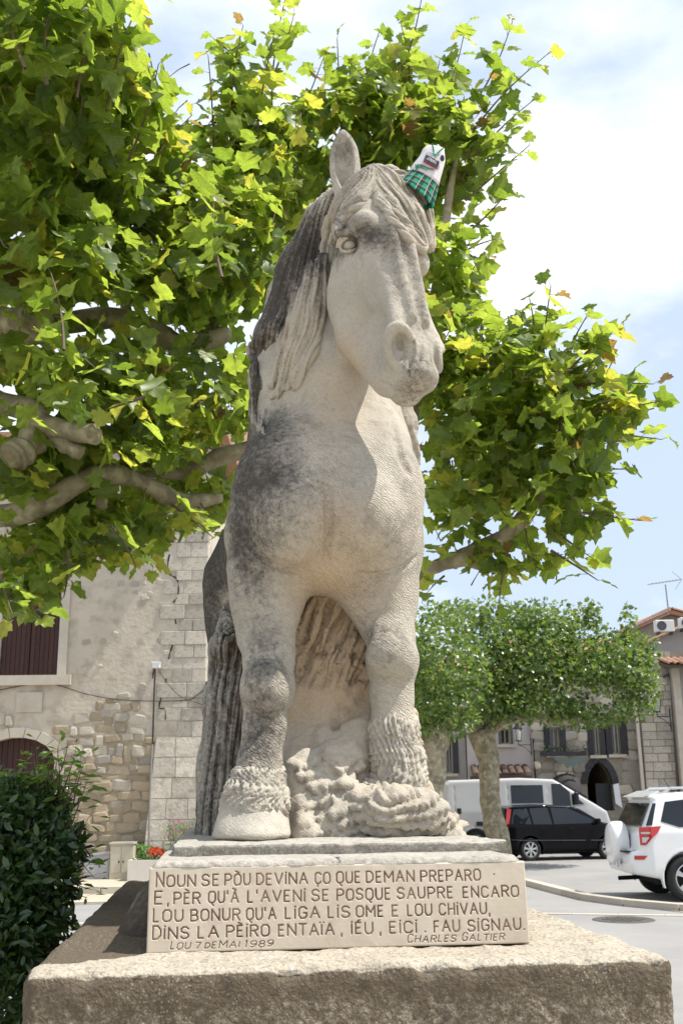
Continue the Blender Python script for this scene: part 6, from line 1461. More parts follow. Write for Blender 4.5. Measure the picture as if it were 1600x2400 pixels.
# ---------------- trees, bush, flowers ----------------
def leaf_material(name, c1, c2, t1, t2, yellow=None, gloss=.45, trans=.5, rough=.4):
    m = bpy.data.materials.new(name); m.use_nodes = True; nt = m.node_tree; Nn = nt.nodes; L = nt.links; b = Nn['Principled BSDF']; out = Nn['Material Output']
    a = Nn.new('ShaderNodeAttribute'); a.attribute_name = 'tint'; oi = Nn.new('ShaderNodeObjectInfo'); s = Nn.new('ShaderNodeMath'); s.operation = 'ADD'; L.new(a.outputs['Fac'], s.inputs[0]); L.new(oi.outputs['Random'], s.inputs[1])
    f = Nn.new('ShaderNodeMath'); f.operation = 'FRACT'; L.new(s.outputs[0], f.inputs[0])
    def ramp(cols):
        r = Nn.new('ShaderNodeValToRGB'); e = r.color_ramp.elements; e[0].position = 0; e[0].color = (*cols[0], 1); e[1].position = .80; e[1].color = (*cols[1], 1)
        if len(cols) > 2:
            x = e.new(.93); x.color = (*cols[2], 1); x = e.new(.985); x.color = (*cols[2], 1)
        if len(cols) > 3: x = e.new(.995); x.color = (*cols[3], 1)
        L.new(f.outputs[0], r.inputs[0]); return r.outputs[0]
    dc = ramp([c1, c2] + ([tuple(q * .9 for q in yellow[0])] + [yellow[2]] if yellow else [])); tcl = ramp([t1, t2] + ([yellow[1], yellow[3]] if yellow else []))
    t = Nn.new('ShaderNodeTexCoord'); n = Nn.new('ShaderNodeTexNoise'); n.inputs['Scale'].default_value = 20; n.inputs['Detail'].default_value = 4; L.new(t.outputs['Object'], n.inputs['Vector'])
    mr = Nn.new('ShaderNodeMapRange'); mr.inputs[1].default_value = .3; mr.inputs[2].default_value = .7; mr.inputs[3].default_value = .72; mr.inputs[4].default_value = 1.2; L.new(n.outputs[0], mr.inputs[0])
    def sc2(col): v = Nn.new('ShaderNodeVectorMath'); v.operation = 'SCALE'; L.new(col, v.inputs[0]); L.new(mr.outputs[0], v.inputs['Scale']); return v.outputs[0]
    L.new(sc2(dc), b.inputs['Base Color']); b.inputs['Roughness'].default_value = rough; b.inputs['Specular IOR Level'].default_value = gloss
    tr = Nn.new('ShaderNodeBsdfTranslucent'); L.new(sc2(tcl), tr.inputs['Color']); ms = Nn.new('ShaderNodeMixShader'); ms.inputs[0].default_value = trans
    L.new(b.outputs[0], ms.inputs[1]); L.new(tr.outputs[0], ms.inputs[2]); L.new(ms.outputs[0], out.inputs[0]); return m
PLEAF = leaf_material('plane_leaf', (.065, .112, .024), (.155, .21, .038), (.27, .40, .035), (.56, .68, .08), ((.20, .22, .04), (.70, .68, .08), (.18, .12, .06), (.42, .26, .06)), .45, .56)
FLEAF = leaf_material('far_plane_leaf', (.04, .085, .025), (.12, .18, .04), (.18, .32, .05), (.42, .55, .09), None, .6, .34, .33)
BLEAF = leaf_material('laurel_leaf', (.018, .045, .012), (.045, .09, .024), (.06, .14, .01), (.14, .26, .02), None, .6, .22, .28)
BARK = M('plane_bark', (.34, .29, .20), .85, (.21, .18, .12), 6, .006, 30, col3=(.46, .43, .30), scale3=9, amt3=.9, contrast=.08)
TWIG = M('twig_bark', (.13, .095, .06), .8)
# leaf outlines: x towards the tip, unit length
def plane_leaf(seed):
    r2 = random.Random(seed); half = [(-.04, .0), (-.08, .14), (-.16, .42), (.00, .38), (.10, .42), (.14, .60), (.42, .68), (.43, .54), (.50, .42), (.58, .36), (.74, .36), (.80, .19), (1.02, .0)]
    up = [(x + r2.uniform(-.03, .03), y * r2.uniform(.9, 1.1)) for x, y in half[1:-1]]; dn = [(x + r2.uniform(-.03, .03), -y * r2.uniform(.9, 1.1)) for x, y in half[1:-1]]
    mid = [(.12, 0), (.45, 0)]; V = [half[0]] + up + [half[-1]] + dn[::-1] + mid; nu = len(up); c1 = len(V) - 2; c2 = len(V) - 1; tip = nu + 1; n = c1
    fold = r2.uniform(.05, .35); curl = r2.uniform(.0, .8); rip = r2.uniform(.04, .09)
    P3 = [(x, y, fold * abs(y) - curl * x * x * .5 + rip * math.sin(9 * y + 5 * x + seed)) for x, y in V]
    T = []
    for i in range(n):
        a, b = i, (i + 1) % n; xm = (V[a][0] + V[b][0]) / 2; T.append((a, b, c1 if xm < .30 else c2))
    # bridge between the two hub points
    ups = [i for i in range(1, nu + 1) if (V[i][0] + V[i + 1][0]) / 2 >= .30][0]; dns = [i for i in range(tip + 1, n) if (V[i][0] + V[(i + 1) % n][0]) / 2 < .30][0]
    T += [(c1, ups, c2), (c1, c2, dns)]
    return np.array(P3), [tuple(reversed(t)) for t in T]
def oval_leaf(seed):
    V = [(0, 0, 0), (.25, .17, .03), (.62, .20, .04), (1, 0, -.06), (.62, -.20, .04), (.25, -.17, .03), (.45, 0, -.03)]
    return np.array(V), [(0, 6, 1), (1, 6, 2), (2, 6, 3), (3, 6, 4), (4, 6, 5), (5, 6, 0)]
def lobed_small(seed):
    V = [(0, 0, 0), (.1, .42, .08), (.4, .30, .05), (.5, .5, .1), (.62, .22, .03), (1, 0, -.12), (.62, -.22, .03), (.5, -.5, .1), (.4, -.30, .05), (.1, -.42, .08)]
    return np.array(V), [(0, 2, 1), (0, 4, 2), (2, 4, 3), (0, 6, 4), (4, 6, 5), (0, 8, 6), (6, 8, 7), (0, 9, 8)]
def basis(tip, nrm):
    t = tip / np.linalg.norm(tip, axis=1)[:, None]; n = nrm - t * (nrm * t).sum(1)[:, None]; n /= np.linalg.norm(n, axis=1)[:, None]; return np.stack([t, np.cross(n, t), n], 2)
def leaf_mesh(name, pos, R, size, temps, mat, org, tint=None):
    VV = []; TT = []; tt = []; b = 0; pick = nrs.randint(0, len(temps), len(pos)); tint = nrs.rand(len(pos)) if tint is None else tint
    for k, (V, T) in enumerate(temps):
        m = np.flatnonzero(pick == k)
        if not len(m): continue
        A_ = np.einsum('nij,vj->nvi', R[m], V) * size[m][:, None, None] + pos[m][:, None, :]; nv = len(V)
        VV.append(A_.reshape(-1, 3)); TT.append((np.array(T)[None] + (np.arange(len(m)) * nv)[:, None, None]).reshape(-1, 3) + b); tt.append(np.repeat(tint[m], nv)); b += len(m) * nv
    me = mesh(name, np.concatenate(VV) - np.array(org), np.concatenate(TT), mat, False); attr(me, 'tint', np.concatenate(tt)); return me
PL = [plane_leaf(i) for i in range(7)]
def crown_leaves(blobs, org_dir=None, up=.9, droop=.35):
    """blobs: (px,py,rx,ry,Y,depth,n,smin,smax) -> positions inside each ellipsoid, denser to its skin"""
    Pp = []; O = []; S = []
    for (px, py, rx, ry, Y, dp, n, a, b) in blobs:
        c = np.array(W(px, py, Y)); s = ppm(px, py, Y); d = nrs.randn(n, 3); d /= np.linalg.norm(d, axis=1)[:, None]; r = nrs.rand(n) ** .42
        q = d * r[:, None] * np.array([rx * s, dp, ry * s]); Pp.append(c + q); O.append(d); S.append(nrs.uniform(a * .8, b, n) * .9)
    Pp = np.concatenate(Pp); O = np.concatenate(O); S = np.concatenate(S)
    tip = O * .5 + nrs.randn(len(Pp), 3) * .6 + [0, 0, -droop]; nrm = nrs.randn(len(Pp), 3) * .55 + [0, 0, up] + O * .25
    return Pp, basis(tip, nrm), S
def shoots(lst, Y, sleaf=.17, step=.075, spread=.35):
    """twigs from base to tip (photo columns/rows at depth Y) with alternating leaves"""
    tw = []; Pp = []; Tp = []; Nm = []; S = []
    for q in lst:
        (x0, y0, x1, y1) = q[:4]; Yq = q[4] if len(q) > 4 else Y; a = np.array(W(x0, y0, Yq)); b = np.array(W(x1, y1, Yq + rnd.uniform(-.3, .3))); d = b - a; Ln = np.linalg.norm(d); n = max(3, int(Ln / step)); side = np.cross(d / Ln, [0, 1, 0]); bend = rnd.uniform(-.06, .06) * Ln
        pts = [a + d * t + side * bend * math.sin(math.pi * t) for t in np.linspace(0, 1, 9)]; tw.append((pts, .011, .0035))
        for i in range(1, n + 1):
            t = i / n; p = a + d * t + side * bend * math.sin(math.pi * t); an = i * 2.4 + rnd.uniform(-.5, .5); o = np.array([math.cos(an), math.sin(an), rnd.uniform(-.15, .5)]); o /= np.linalg.norm(o); pet = rnd.uniform(.03, .08)
            if i == n: o = d / Ln * .6 + o * .5
            p2 = p + o * pet; tw.append(([p, p + o * pet * .6 + [0, 0, .006], p2], .0022, .0015)); Pp.append(p2); Tp.append(o + [0, 0, rnd.uniform(-.6, .1)]); Nm.append([rnd.gauss(0, .5), rnd.gauss(0, .5) - .25, .8]); S.append(sleaf * (1.15 - .5 * t ** 3) * rnd.uniform(.7, 1.15))
    return tw, np.array(Pp), basis(np.array(Tp), np.array(Nm)), np.array(S)
def plane_tree(label, trunk_pts, trunk_r, limbs, blobs, shl, Ysh, group, keep, extra=None):
    o0 = Vector(trunk_pts[0]); root = empty('plane_tree', tuple(o0), 0, label, 'tree', group)
    g = MB(); tp = crv(trunk_pts, 18); g.tube([Vector(p) - o0 for p in tp], list(np.interp(np.linspace(0, 1, 18), np.linspace(0, 1, len(trunk_r)), trunk_r)), 18)
    g.v = [tuple(Vector(p) * 1.0 + Vector((0, 0, 0))) for p in g.v]; g.build('trunk', BARK, root, smooth=True)
    for (pts, r0, r1) in limbs:
        n = 26; C = crv(pts, n); rr_ = np.interp(np.linspace(0, 1, n), [0, 1], [r0, r1]) * .78 * (1 + .10 * np.sin(np.arange(n) * 1.1 + rnd.random() * 6) + nrs.uniform(-.07, .07, n)); rr_[-1] *= .6
        g = MB(); g.tube([Vector(p) - o0 for p in C], list(rr_), 14); V = np.array(g.v); V += (fbm(V + np.array(o0), 6, 3, 2) * .022)[:, None] * 1.0; g.v = [tuple(v) for v in V]; g.build('branch', BARK, root, smooth=True)
    tw, p1, R1, s1 = shoots(shl, Ysh); p0, R0, s0 = crown_leaves(blobs)
    th = (nrs.rand(len(p0)) < keep.get('thin', 1.)) & (fbm(p0, 1.5, 3, 21) + nrs.rand(len(p0)) * .45 > keep.get('hole', .02)); p0, R0, s0 = p0[th], R0[th], s0[th]
    def proj_(A_): q = (A_ - CAMn) @ RMn; return 800 + F * q[:, 0] / -q[:, 2], 1200 - F * q[:, 1] / -q[:, 2]
    ax_, ay_ = proj_(p0); drop = np.zeros(len(p0), bool)
    for (pts, r0, r1) in limbs[:keep.get('clear', 0)]:   # old wood stays bare on its near side
        C = crv(pts, 20); lx, ly = proj_(C)
        for i in range(20): r = (r0 + (r1 - r0) * i / 19) / C[i][1] * 2500 * .96 + 16; drop |= (np.hypot(ax_ - lx[i], ay_ - ly[i]) < r) & (p0[:, 1] < C[i][1] + .15)
    drop &= nrs.rand(len(p0)) < .88; p0, R0, s0 = p0[~drop], R0[~drop], s0[~drop]
    Pp = np.concatenate([p1, p0]); R_ = np.concatenate([R1, R0]); S = np.concatenate([s1, s0])
    # inner twigs between foliage
    for i in nrs.choice(len(p0), min(len(p0), keep['twigs']), False):
        d = nrs.randn(3) * .1 + [0, 0, .04]; tw.append(([p0[i] + d, p0[i] + d * .5 + nrs.randn(3) * .015, p0[i]], .006, .002))
    g = MB()
    for pts, a, b in tw: n = len(pts); g.tube([Vector(p) - o0 for p in pts], list(np.linspace(a, b, n)), 4, cap=False)
    g.build('twigs', TWIG, root, kind='stuff')
    # the leaves that show largest become parts of their own
    q = (Pp - CAMn) @ RMn; px = 800 + F * q[:, 0] / -q[:, 2]; py = 1200 - F * q[:, 1] / -q[:, 2]; show = S / -q[:, 2] * ((px > -20) & (px < 1620) & (py > -20) & (py < 2400)); facing = np.abs((R_[:, :, 2] * (Pp - CAMn)).sum(1)) / np.linalg.norm(Pp - CAMn, axis=1)
    order = np.argsort(-(show * (.35 + facing)) * (1 + .25 * (np.arange(len(Pp)) < len(p1)))); big = order[:keep['n']]; rest = order[keep['n']:]
    me_ = [bpy.data.meshes.new('leaf') for _ in PL]
    for m_, (V, T) in zip(me_, PL): m_.from_pydata([tuple(v) for v in V], [], T); m_.materials.append(PLEAF)
    for i in big:
        o = obj('leaf', me_[nrs.randint(len(PL))], root); o.matrix_local = Matrix.Translation(Vector(Pp[i]) - o0) @ Matrix(R_[i].tolist()).to_4x4() @ Matrix.Scale(float(S[i]), 4)
    obj('foliage', leaf_mesh('foliage', Pp[rest], R_[rest], S[rest], PL, PLEAF, o0), root, kind='stuff'); return root
wv_ = lambda a, Y: tuple(W(a[0], a[1], a[2] if len(a) > 2 else Y))
blL = [(90, 110, 260, 220, 5.6, .8, 330, .15, .24), (240, 330, 190, 230, 6.6, 1.0, 420, .13, .22), (60, 420, 260, 250, 6.4, 1.0, 420, .13, .22), (400, 430, 90, 120, 7.2, .6, 90, .12, .2), (130, 720, 300, 200, 6.8, 1.2, 560, .13, .21), (420, 640, 190, 170, 7.4, 1.0, 430, .13, .2), (560, 560, 120, 160, 7.6, .8, 260, .13, .2),
       (150, 980, 300, 170, 7.0, 1.3, 480, .13, .21), (430, 900, 200, 200, 7.8, 1.1, 480, .13, .2), (300, 1130, 260, 100, 8.0, 1.2, 330, .12, .2), (60, 1190, 160, 190, 7.4, 1.0, 340, .12, .2), (440, 1120, 120, 110, 8.4, .8, 200, .12, .18), (220, 1240, 170, 80, 7.8, .8, 190, .11, .18), (40, 1370, 100, 60, 7.0, .5, 90, .11, .18), (-300, 700, 300, 600, 7.4, 2.0, 700, .14, .22), (620, 420, 130, 150, 7.8, .7, 240, .13, .2), (560, 330, 90, 100, 7.8, .5, 80, .13, .2)]
shL = [(250, 260, 345, -30, 5.6), (180, 230, 250, -20, 5.4), (300, 380, 372, 150, 6.2), (330, 430, 450, 270, 6.6), (60, 160, 20, -40, 5.0), (110, 200, 130, -20, 5.2), (330, 560, 470, 420, 7.0), (500, 420, 488, 130, 7.6), (560, 380, 570, 60, 7.6), (600, 330, 640, 90, 7.6), (610, 420, 760, 130, 7.8), (640, 330, 670, -10, 7.8), (540, 520, 520, 210, 7.5), (580, 300, 530, 120, 7.7), (640, 430, 700, 240, 7.8), (520, 650, 500, 480, 5.6), (150, 820, 120, 640, 5.6), (400, 1180, 500, 1260, 7.6), (300, 1250, 360, 1330, 7.4), (160, 1290, 150, 1400, 7.0), (60, 1380, 90, 1450, 6.8), (260, 1230, 320, 1330, 7.2), (470, 1180, 505, 1240, 7.8), (340, 930, 250, 960, 5.9), (0, 1330, 30, 1440, 6.4), (640, 180, 690, 30, 7.7), (560, 150, 500, 90, 7.6)]
limL = [([wv_((-420, 900), 8.6), wv_((-160, 800), 7.6), wv_((20, 762), 7.0), wv_((115, 765), 6.9)], .17, .17), ([wv_((115, 765), 7.2), wv_((260, 745), 7.6), wv_((345, 765), 7.8), wv_((425, 805), 7.9), (wv_((540, 780), 8.0))], .11, .10),
        ([wv_((-420, 960), 8.6), wv_((-120, 930), 7.4), wv_((60, 960), 7.0), wv_((110, 1000), 6.9), wv_((240, 1020), 6.8)], .15, .085), ([wv_((110, 990), 7.0), wv_((60, 1050), 6.9), wv_((25, 1075), 6.8)], .13, .13), ([wv_((110, 1000), 6.95), wv_((150, 1040), 6.9), wv_((190, 1065), 6.9)], .09, .07),
        ([wv_((-420, 1080), 8.6), wv_((-120, 1190), 7.6), wv_((40, 1205), 7.3), wv_((150, 1150), 7.3), wv_((240, 1110), 7.5), wv_((330, 1130), 7.8), wv_((420, 1175), 8.0), wv_((520, 1165), 8.2)], .125, .075), ([wv_((330, 1100), 8.2), wv_((440, 1105), 8.2), wv_((520, 1070), 8.3), wv_((640, 1040), 8.4)], .08, .10), ([wv_((240, 1115), 7.5), wv_((242, 1190), 7.45)], .06, .045), ([wv_((400, 1170), 8.0), wv_((440, 1210), 8.1), wv_((480, 1200), 8.1)], .08, .07),
        ([wv_((-100, 760), 7.4), wv_((30, 500), 7.2), wv_((180, 250), 6.6)], .10, .03), ([wv_((300, 750), 7.8), wv_((270, 560), 7.4), wv_((260, 330), 6.8)], .07, .025), ([wv_((500, 780), 8.0), wv_((520, 600), 7.9), wv_((600, 400), 7.8)], .07, .02), ([wv_((250, 1225), 7.8), wv_((245, 1260), 7.8)], .075, .07)]
tL = [tuple(onz(-520, 2150, 0)[:2]) + (-.05,), (W(-460, 1700, 8.7).x, 8.7, 1.9), wv_((-420, 1000), 8.6)]
plane_tree('plane tree filling the upper left, its pale knotted limbs entering from the left edge', [(-4.2, 8.7, -.1), (-4.15, 8.7, 1.5), wv_((-420, 1080), 8.6), wv_((-400, 850), 8.5)], [.34, .28, .27, .2], limL, blL, shL, 6.5, 'plane trees on the square', dict(n=300, twigs=400, thin=1., hole=-.25, clear=9))
blR = [(800, 330, 130, 100, 8.2, .6, 190, .13, .2), (900, 280, 120, 110, 8.0, .6, 170, .13, .2), (1010, 330, 120, 130, 8.0, .6, 210, .12, .2), (880, 450, 200, 90, 8.4, .6, 240, .12, .2), (1060, 470, 90, 150, 8.0, .6, 210, .12, .19), (1040, 640, 80, 160, 8.0, .6, 200, .12, .2), (1030, 850, 120, 130, 8.0, .8, 240, .12, .19),
       (1150, 900, 120, 130, 7.8, .8, 250, .12, .19), (1300, 900, 110, 110, 7.6, .7, 210, .12, .19), (1400, 950, 100, 90, 7.5, .6, 150, .12, .19), (1110, 1060, 160, 130, 8.0, .9, 330, .12, .19), (1280, 1080, 140, 130, 7.7, .8, 290, .12, .19), (1090, 1230, 120, 110, 8.0, .8, 220, .11, .18), (1240, 1230, 130, 110, 7.8, .8, 250, .11, .18), (1350, 1170, 70, 80, 7.6, .5, 80, .11, .17), (1130, 1330, 140, 40, 8.0, .6, 110, .11, .17), (1000, 1330, 60, 50, 8.2, .5, 60, .11, .17), (1250, 790, 90, 70, 7.7, .5, 70, .12, .18), (1380, 830, 70, 60, 7.6, .5, 60, .12, .18)]
shR = [(800, 300, 790, 90), (860, 280, 890, 70), (900, 250, 990, -20), (940, 260, 960, 90), (990, 310, 1090, 60), (1040, 330, 1200, 50), (1060, 380, 1290, 120), (1080, 420, 1255, 230), (1090, 470, 1240, 340), (1080, 560, 1190, 450), (1070, 600, 1160, 560), (1080, 700, 1130, 600), (1110, 800, 1200, 740), (1120, 760, 1080, 690), (1270, 860, 1290, 670, 7.5), (1250, 850, 1240, 700, 7.5), (1310, 860, 1380, 730, 7.5), (1330, 870, 1460, 760, 7.5), (1360, 900, 1530, 900, 7.5), (1390, 960, 1545, 940, 7.4), (1380, 1010, 1550, 1030, 7.4), (1330, 1120, 1480, 1100, 7.4), (1350, 1200, 1500, 1220, 7.4), (1290, 1290, 1400, 1360, 7.6), (1320, 1260, 1390, 1310, 7.6), (1180, 1340, 1170, 1410, 7.8), (1040, 1350, 1000, 1390, 8), (830, 270, 820, 160), (1000, 280, 1030, 140), (1120, 420, 1210, 300), (960, 200, 940, 60), (1210, 820, 1190, 760, 7.6), (1160, 860, 1120, 770), (1340, 920, 1420, 800, 7.5)]
limR = [([wv_((790, 1560), 9.0), wv_((950, 1380), 8.6), wv_((1060, 1315), 8.2), wv_((1185, 1335), 8.0)], .10, .055), ([wv_((1060, 1315), 8.2), wv_((1200, 1240), 7.9), wv_((1310, 1080), 7.7), wv_((1320, 930), 7.6)], .09, .05), ([wv_((1320, 960), 7.6), wv_((1290, 820), 7.55)], .045, .02), ([wv_((790, 1560), 9.0), wv_((900, 1200), 8.8), wv_((1000, 850), 8.4), wv_((1030, 600), 8.1), wv_((1070, 360), 8.0)], .12, .03), ([wv_((820, 1450), 9.0), wv_((800, 900), 8.8), wv_((850, 500), 8.4), wv_((900, 300), 8.1)], .12, .03), ([wv_((1010, 800), 8.3), wv_((1100, 850), 8.0), wv_((1130, 760), 7.9)], .06, .02)]
plane_tree('plane tree directly behind the horse, its crown spreading right against the sky', [(-.02, 9.0, -.1), (0, 9.0, 1.5), wv_((790, 1560), 9.0)], [.28, .23, .2], limR, blR, shR, 8.0, 'plane trees on the square', dict(n=300, twigs=300, thin=.90, hole=.07, clear=0))
# --- background plane trees ---
SM = [lobed_small(0)]
def far_tree(label, bpx, bpy_, D, tpx, tpy, r, blobs, limbs):
    b = onz(bpx, bpy_, 0); b = Vector((wx(bpx, 1850, D), D, 0)); tp = W(tpx, tpy, D); root = empty('plane_tree', tuple(b), 0, label, 'tree', 'plane trees on the square'); blobs = [(*q[:6], int(q[6] * 1.35), q[7] * .85, q[8] * .85) for q in blobs]
    n = 22; g = MB(); pts = [b.lerp(tp, i / (n - 1)) + Vector((.05 * math.sin(i * .5), 0, 0)) for i in range(n)]; g.tube([p - b for p in pts], [r * (1.15 - .25 * min(1, i / 12) + .25 * max(0, (i - 16) / 5)) + rnd.uniform(-.01, .01) for i in range(n)], 16); V = np.array(g.v); Vn = V.copy(); Vn[:, 2] = 0; V += (fbm(V, 2.5, 3, 6) * .12)[:, None] * np.array([1, 1, 0]); g.v = [tuple(v) for v in V]; g.build('trunk', BARK, root, smooth=True)
    for lp_, r0, r1 in limbs:
        C = crv([tuple(W(*p)) for p in lp_], 16); g = MB(); g.tube([Vector(p) - b for p in C], list(np.linspace(r0, r1, 16) * (1 + nrs.uniform(-.1, .1, 16))), 10); g.build('branch', BARK, root, smooth=True)
    Pp, R_, S = crown_leaves(blobs, up=.8, droop=.2); cl = fbm(Pp, 1.3, 3, 3); keep = cl + nrs.rand(len(Pp)) * .35 > .0; Pp, R_, S = Pp[keep], R_[keep], S[keep]
    obj('crown', leaf_mesh('crown', Pp, R_, S, SM, FLEAF, b), root, kind='stuff')
far_tree('umbrella-pruned plane tree in front of the white van, thick mottled trunk', 1164, 2000, 26.5, 1130, 1712, .27,
         [(1130, 1570, 170, 130, 26.5, 1.7, 4200, .12, .2), (1260, 1560, 170, 130, 26.5, 1.8, 4200, .12, .2), (1400, 1580, 130, 120, 26.5, 1.6, 3300, .12, .2), (1490, 1600, 55, 90, 26.5, .9, 700, .12, .19), (1180, 1660, 170, 45, 26.3, 1.7, 1300, .12, .19), (1370, 1670, 120, 40, 26.5, 1.4, 900, .12, .19), (1250, 1455, 150, 45, 26.8, 1.4, 1000, .12, .2), (1385, 1440, 22, 36, 26.5, .4, 110, .12, .2), (1470, 1460, 22, 50, 26.5, .4, 140, .12, .2), (1440, 1500, 80, 40, 26.5, .8, 350, .12, .2), (1525, 1520, 26, 36, 26.5, .4, 120, .12, .2), (1120, 1440, 120, 40, 26.8, 1.2, 700, .12, .2)],
         [([(1135, 1725, 26.5), (1180, 1690, 26.3), (1240, 1680, 26.2), (1330, 1690, 26.3), (1400, 1680, 26.4)], .17, .07), ([(1130, 1720, 26.5), (1100, 1690, 26.4), (1040, 1680, 26.3)], .16, .07), ([(1140, 1720, 26.5), (1160, 1640, 26.8), (1200, 1560, 27)], .15, .06), ([(1240, 1680, 26.3), (1280, 1620, 26.4), (1330, 1560, 26.6)], .09, .04)])
far_tree('umbrella-pruned plane tree partly hidden behind the horse statue, dark shaded trunk', 1003, 2010, 24.0, 1012, 1700, .33,
         [(1000, 1580, 150, 140, 24.2, 1.7, 3600, .11, .19), (900, 1570, 130, 130, 24.2, 1.6, 1500, .11, .19), (1010, 1470, 110, 60, 24.4, 1.2, 1000, .11, .19), (1010, 1680, 110, 60, 24.1, 1.3, 1100, .11, .19)],
         [([(1012, 1720, 24), (1050, 1690, 23.9), (1090, 1650, 24)], .15, .06), ([(1008, 1720, 24), (960, 1680, 24), (900, 1650, 24)], .15, .07)])
# --- laurel bush at lower left ---
OV = [oval_leaf(0)]
bb = Vector((W(40, 1900, 5.6).x, 5.6, 0)); bush = empty('laurel_bush', tuple(bb), 0, 'dark glossy evergreen bush at the lower left with light shoots on top', 'bush')
bl = [(30, 1950, 120, 130, 5.5, .45, 2300, .045, .08), (90, 1900, 75, 70, 5.5, .3, 600, .04, .075), (130, 1980, 65, 60, 5.4, .3, 600, .045, .075), (60, 2060, 130, 110, 5.4, .42, 2000, .045, .08), (-80, 2050, 150, 260, 5.5, .5, 2600, .045, .08), (10, 2230, 110, 170, 5.2, .4, 1900, .045, .08), (60, 2170, 110, 90, 5.3, .35, 1100, .045, .08), (20, 2380, 90, 120, 5.0, .4, 900, .045, .08), (30, 1850, 70, 40, 5.6, .3, 260, .04, .07)]
p0, R0, s0 = crown_leaves(bl, up=.5, droop=0)
shb = [(150, 1900, 165, 1790), (170, 1930, 205, 1830), (120, 1870, 142, 1730), (90, 1850, 80, 1765), (60, 1820, 40, 1810), (180, 1960, 215, 1905), (170, 2010, 218, 2000), (110, 1850, 150, 1795), (140, 2080, 205, 2105), (150, 2060, 215, 2085), (100, 1840, 85, 1740), (130, 1850, 190, 1840), (120, 1850, 160, 1740), (100, 1850, 120, 1770), (170, 1900, 200, 1780), (60, 1860, 60, 1790), (20, 1850, 15, 1800), (150, 1850, 178, 1760), (140, 1900, 172, 1850), (120, 2150, 150, 2210), (185, 2010, 225, 2060), (160, 1880, 190, 1800), (100, 2120, 175, 2150), (140, 1880, 135, 1755)]
tw, p1, R1, s1 = [], None, None, None
tw, p1, R1, s1 = shoots(shb, 5.4, .066, .024)
g = MB()
for pts, a, b in tw: g.tube([Vector(p) - bb for p in pts], list(np.linspace(a * .35, b * .4, len(pts))), 4, cap=False)
for k in range(9):
    a = 2 * math.pi * k / 9; g.tube([(.05 * math.cos(a), .05 * math.sin(a), 0), (.2 * math.cos(a), .2 * math.sin(a), .8), (.35 * math.cos(a), .3 * math.sin(a), 1.5)], [.02, .015, .008], 5)
g.build('stems', TWIG, bush)
NSH = leaf_material('laurel_young_leaf', (.07, .13, .02), (.10, .18, .03), (.22, .40, .03), (.32, .50, .05), None, .5, .45, .35)
mo = [bpy.data.meshes.new('leaf') for _ in range(2)]
for m_, mt in zip(mo, (BLEAF, NSH)): m_.from_pydata([tuple(v) for v in OV[0][0]], [], OV[0][1]); m_.materials.append(mt)
nsh = min(len(p1), 240)
for i in range(nsh): o = obj('leaf', mo[1], bush); o.matrix_local = Matrix.Translation(Vector(p1[i]) - bb) @ Matrix(R1[i].tolist()).to_4x4() @ Matrix.Scale(float(s1[i]), 4)
dist_ = p0[:, 1]; q = (p0 - CAMn) @ RMn; px = 800 + F * q[:, 0] / -q[:, 2]; order = np.argsort(-(s0 / -q[:, 2]) * (px > 0)); nb = 300 - nsh
for i in order[:nb]: o = obj('leaf', mo[0], bush); o.matrix_local = Matrix.Translation(Vector(p0[i]) - bb) @ Matrix(R0[i].tolist()).to_4x4() @ Matrix.Scale(float(s0[i]), 4)
rest = order[nb:]; obj('foliage', leaf_mesh('foliage', p0[rest], R0[rest], s0[rest], OV, BLEAF, bb), bush, kind='stuff')
if len(p1) > nsh: obj('foliage', leaf_mesh('foliage', p1[nsh:], R1[nsh:], s1[nsh:], OV, NSH, bb), bush, kind='stuff')
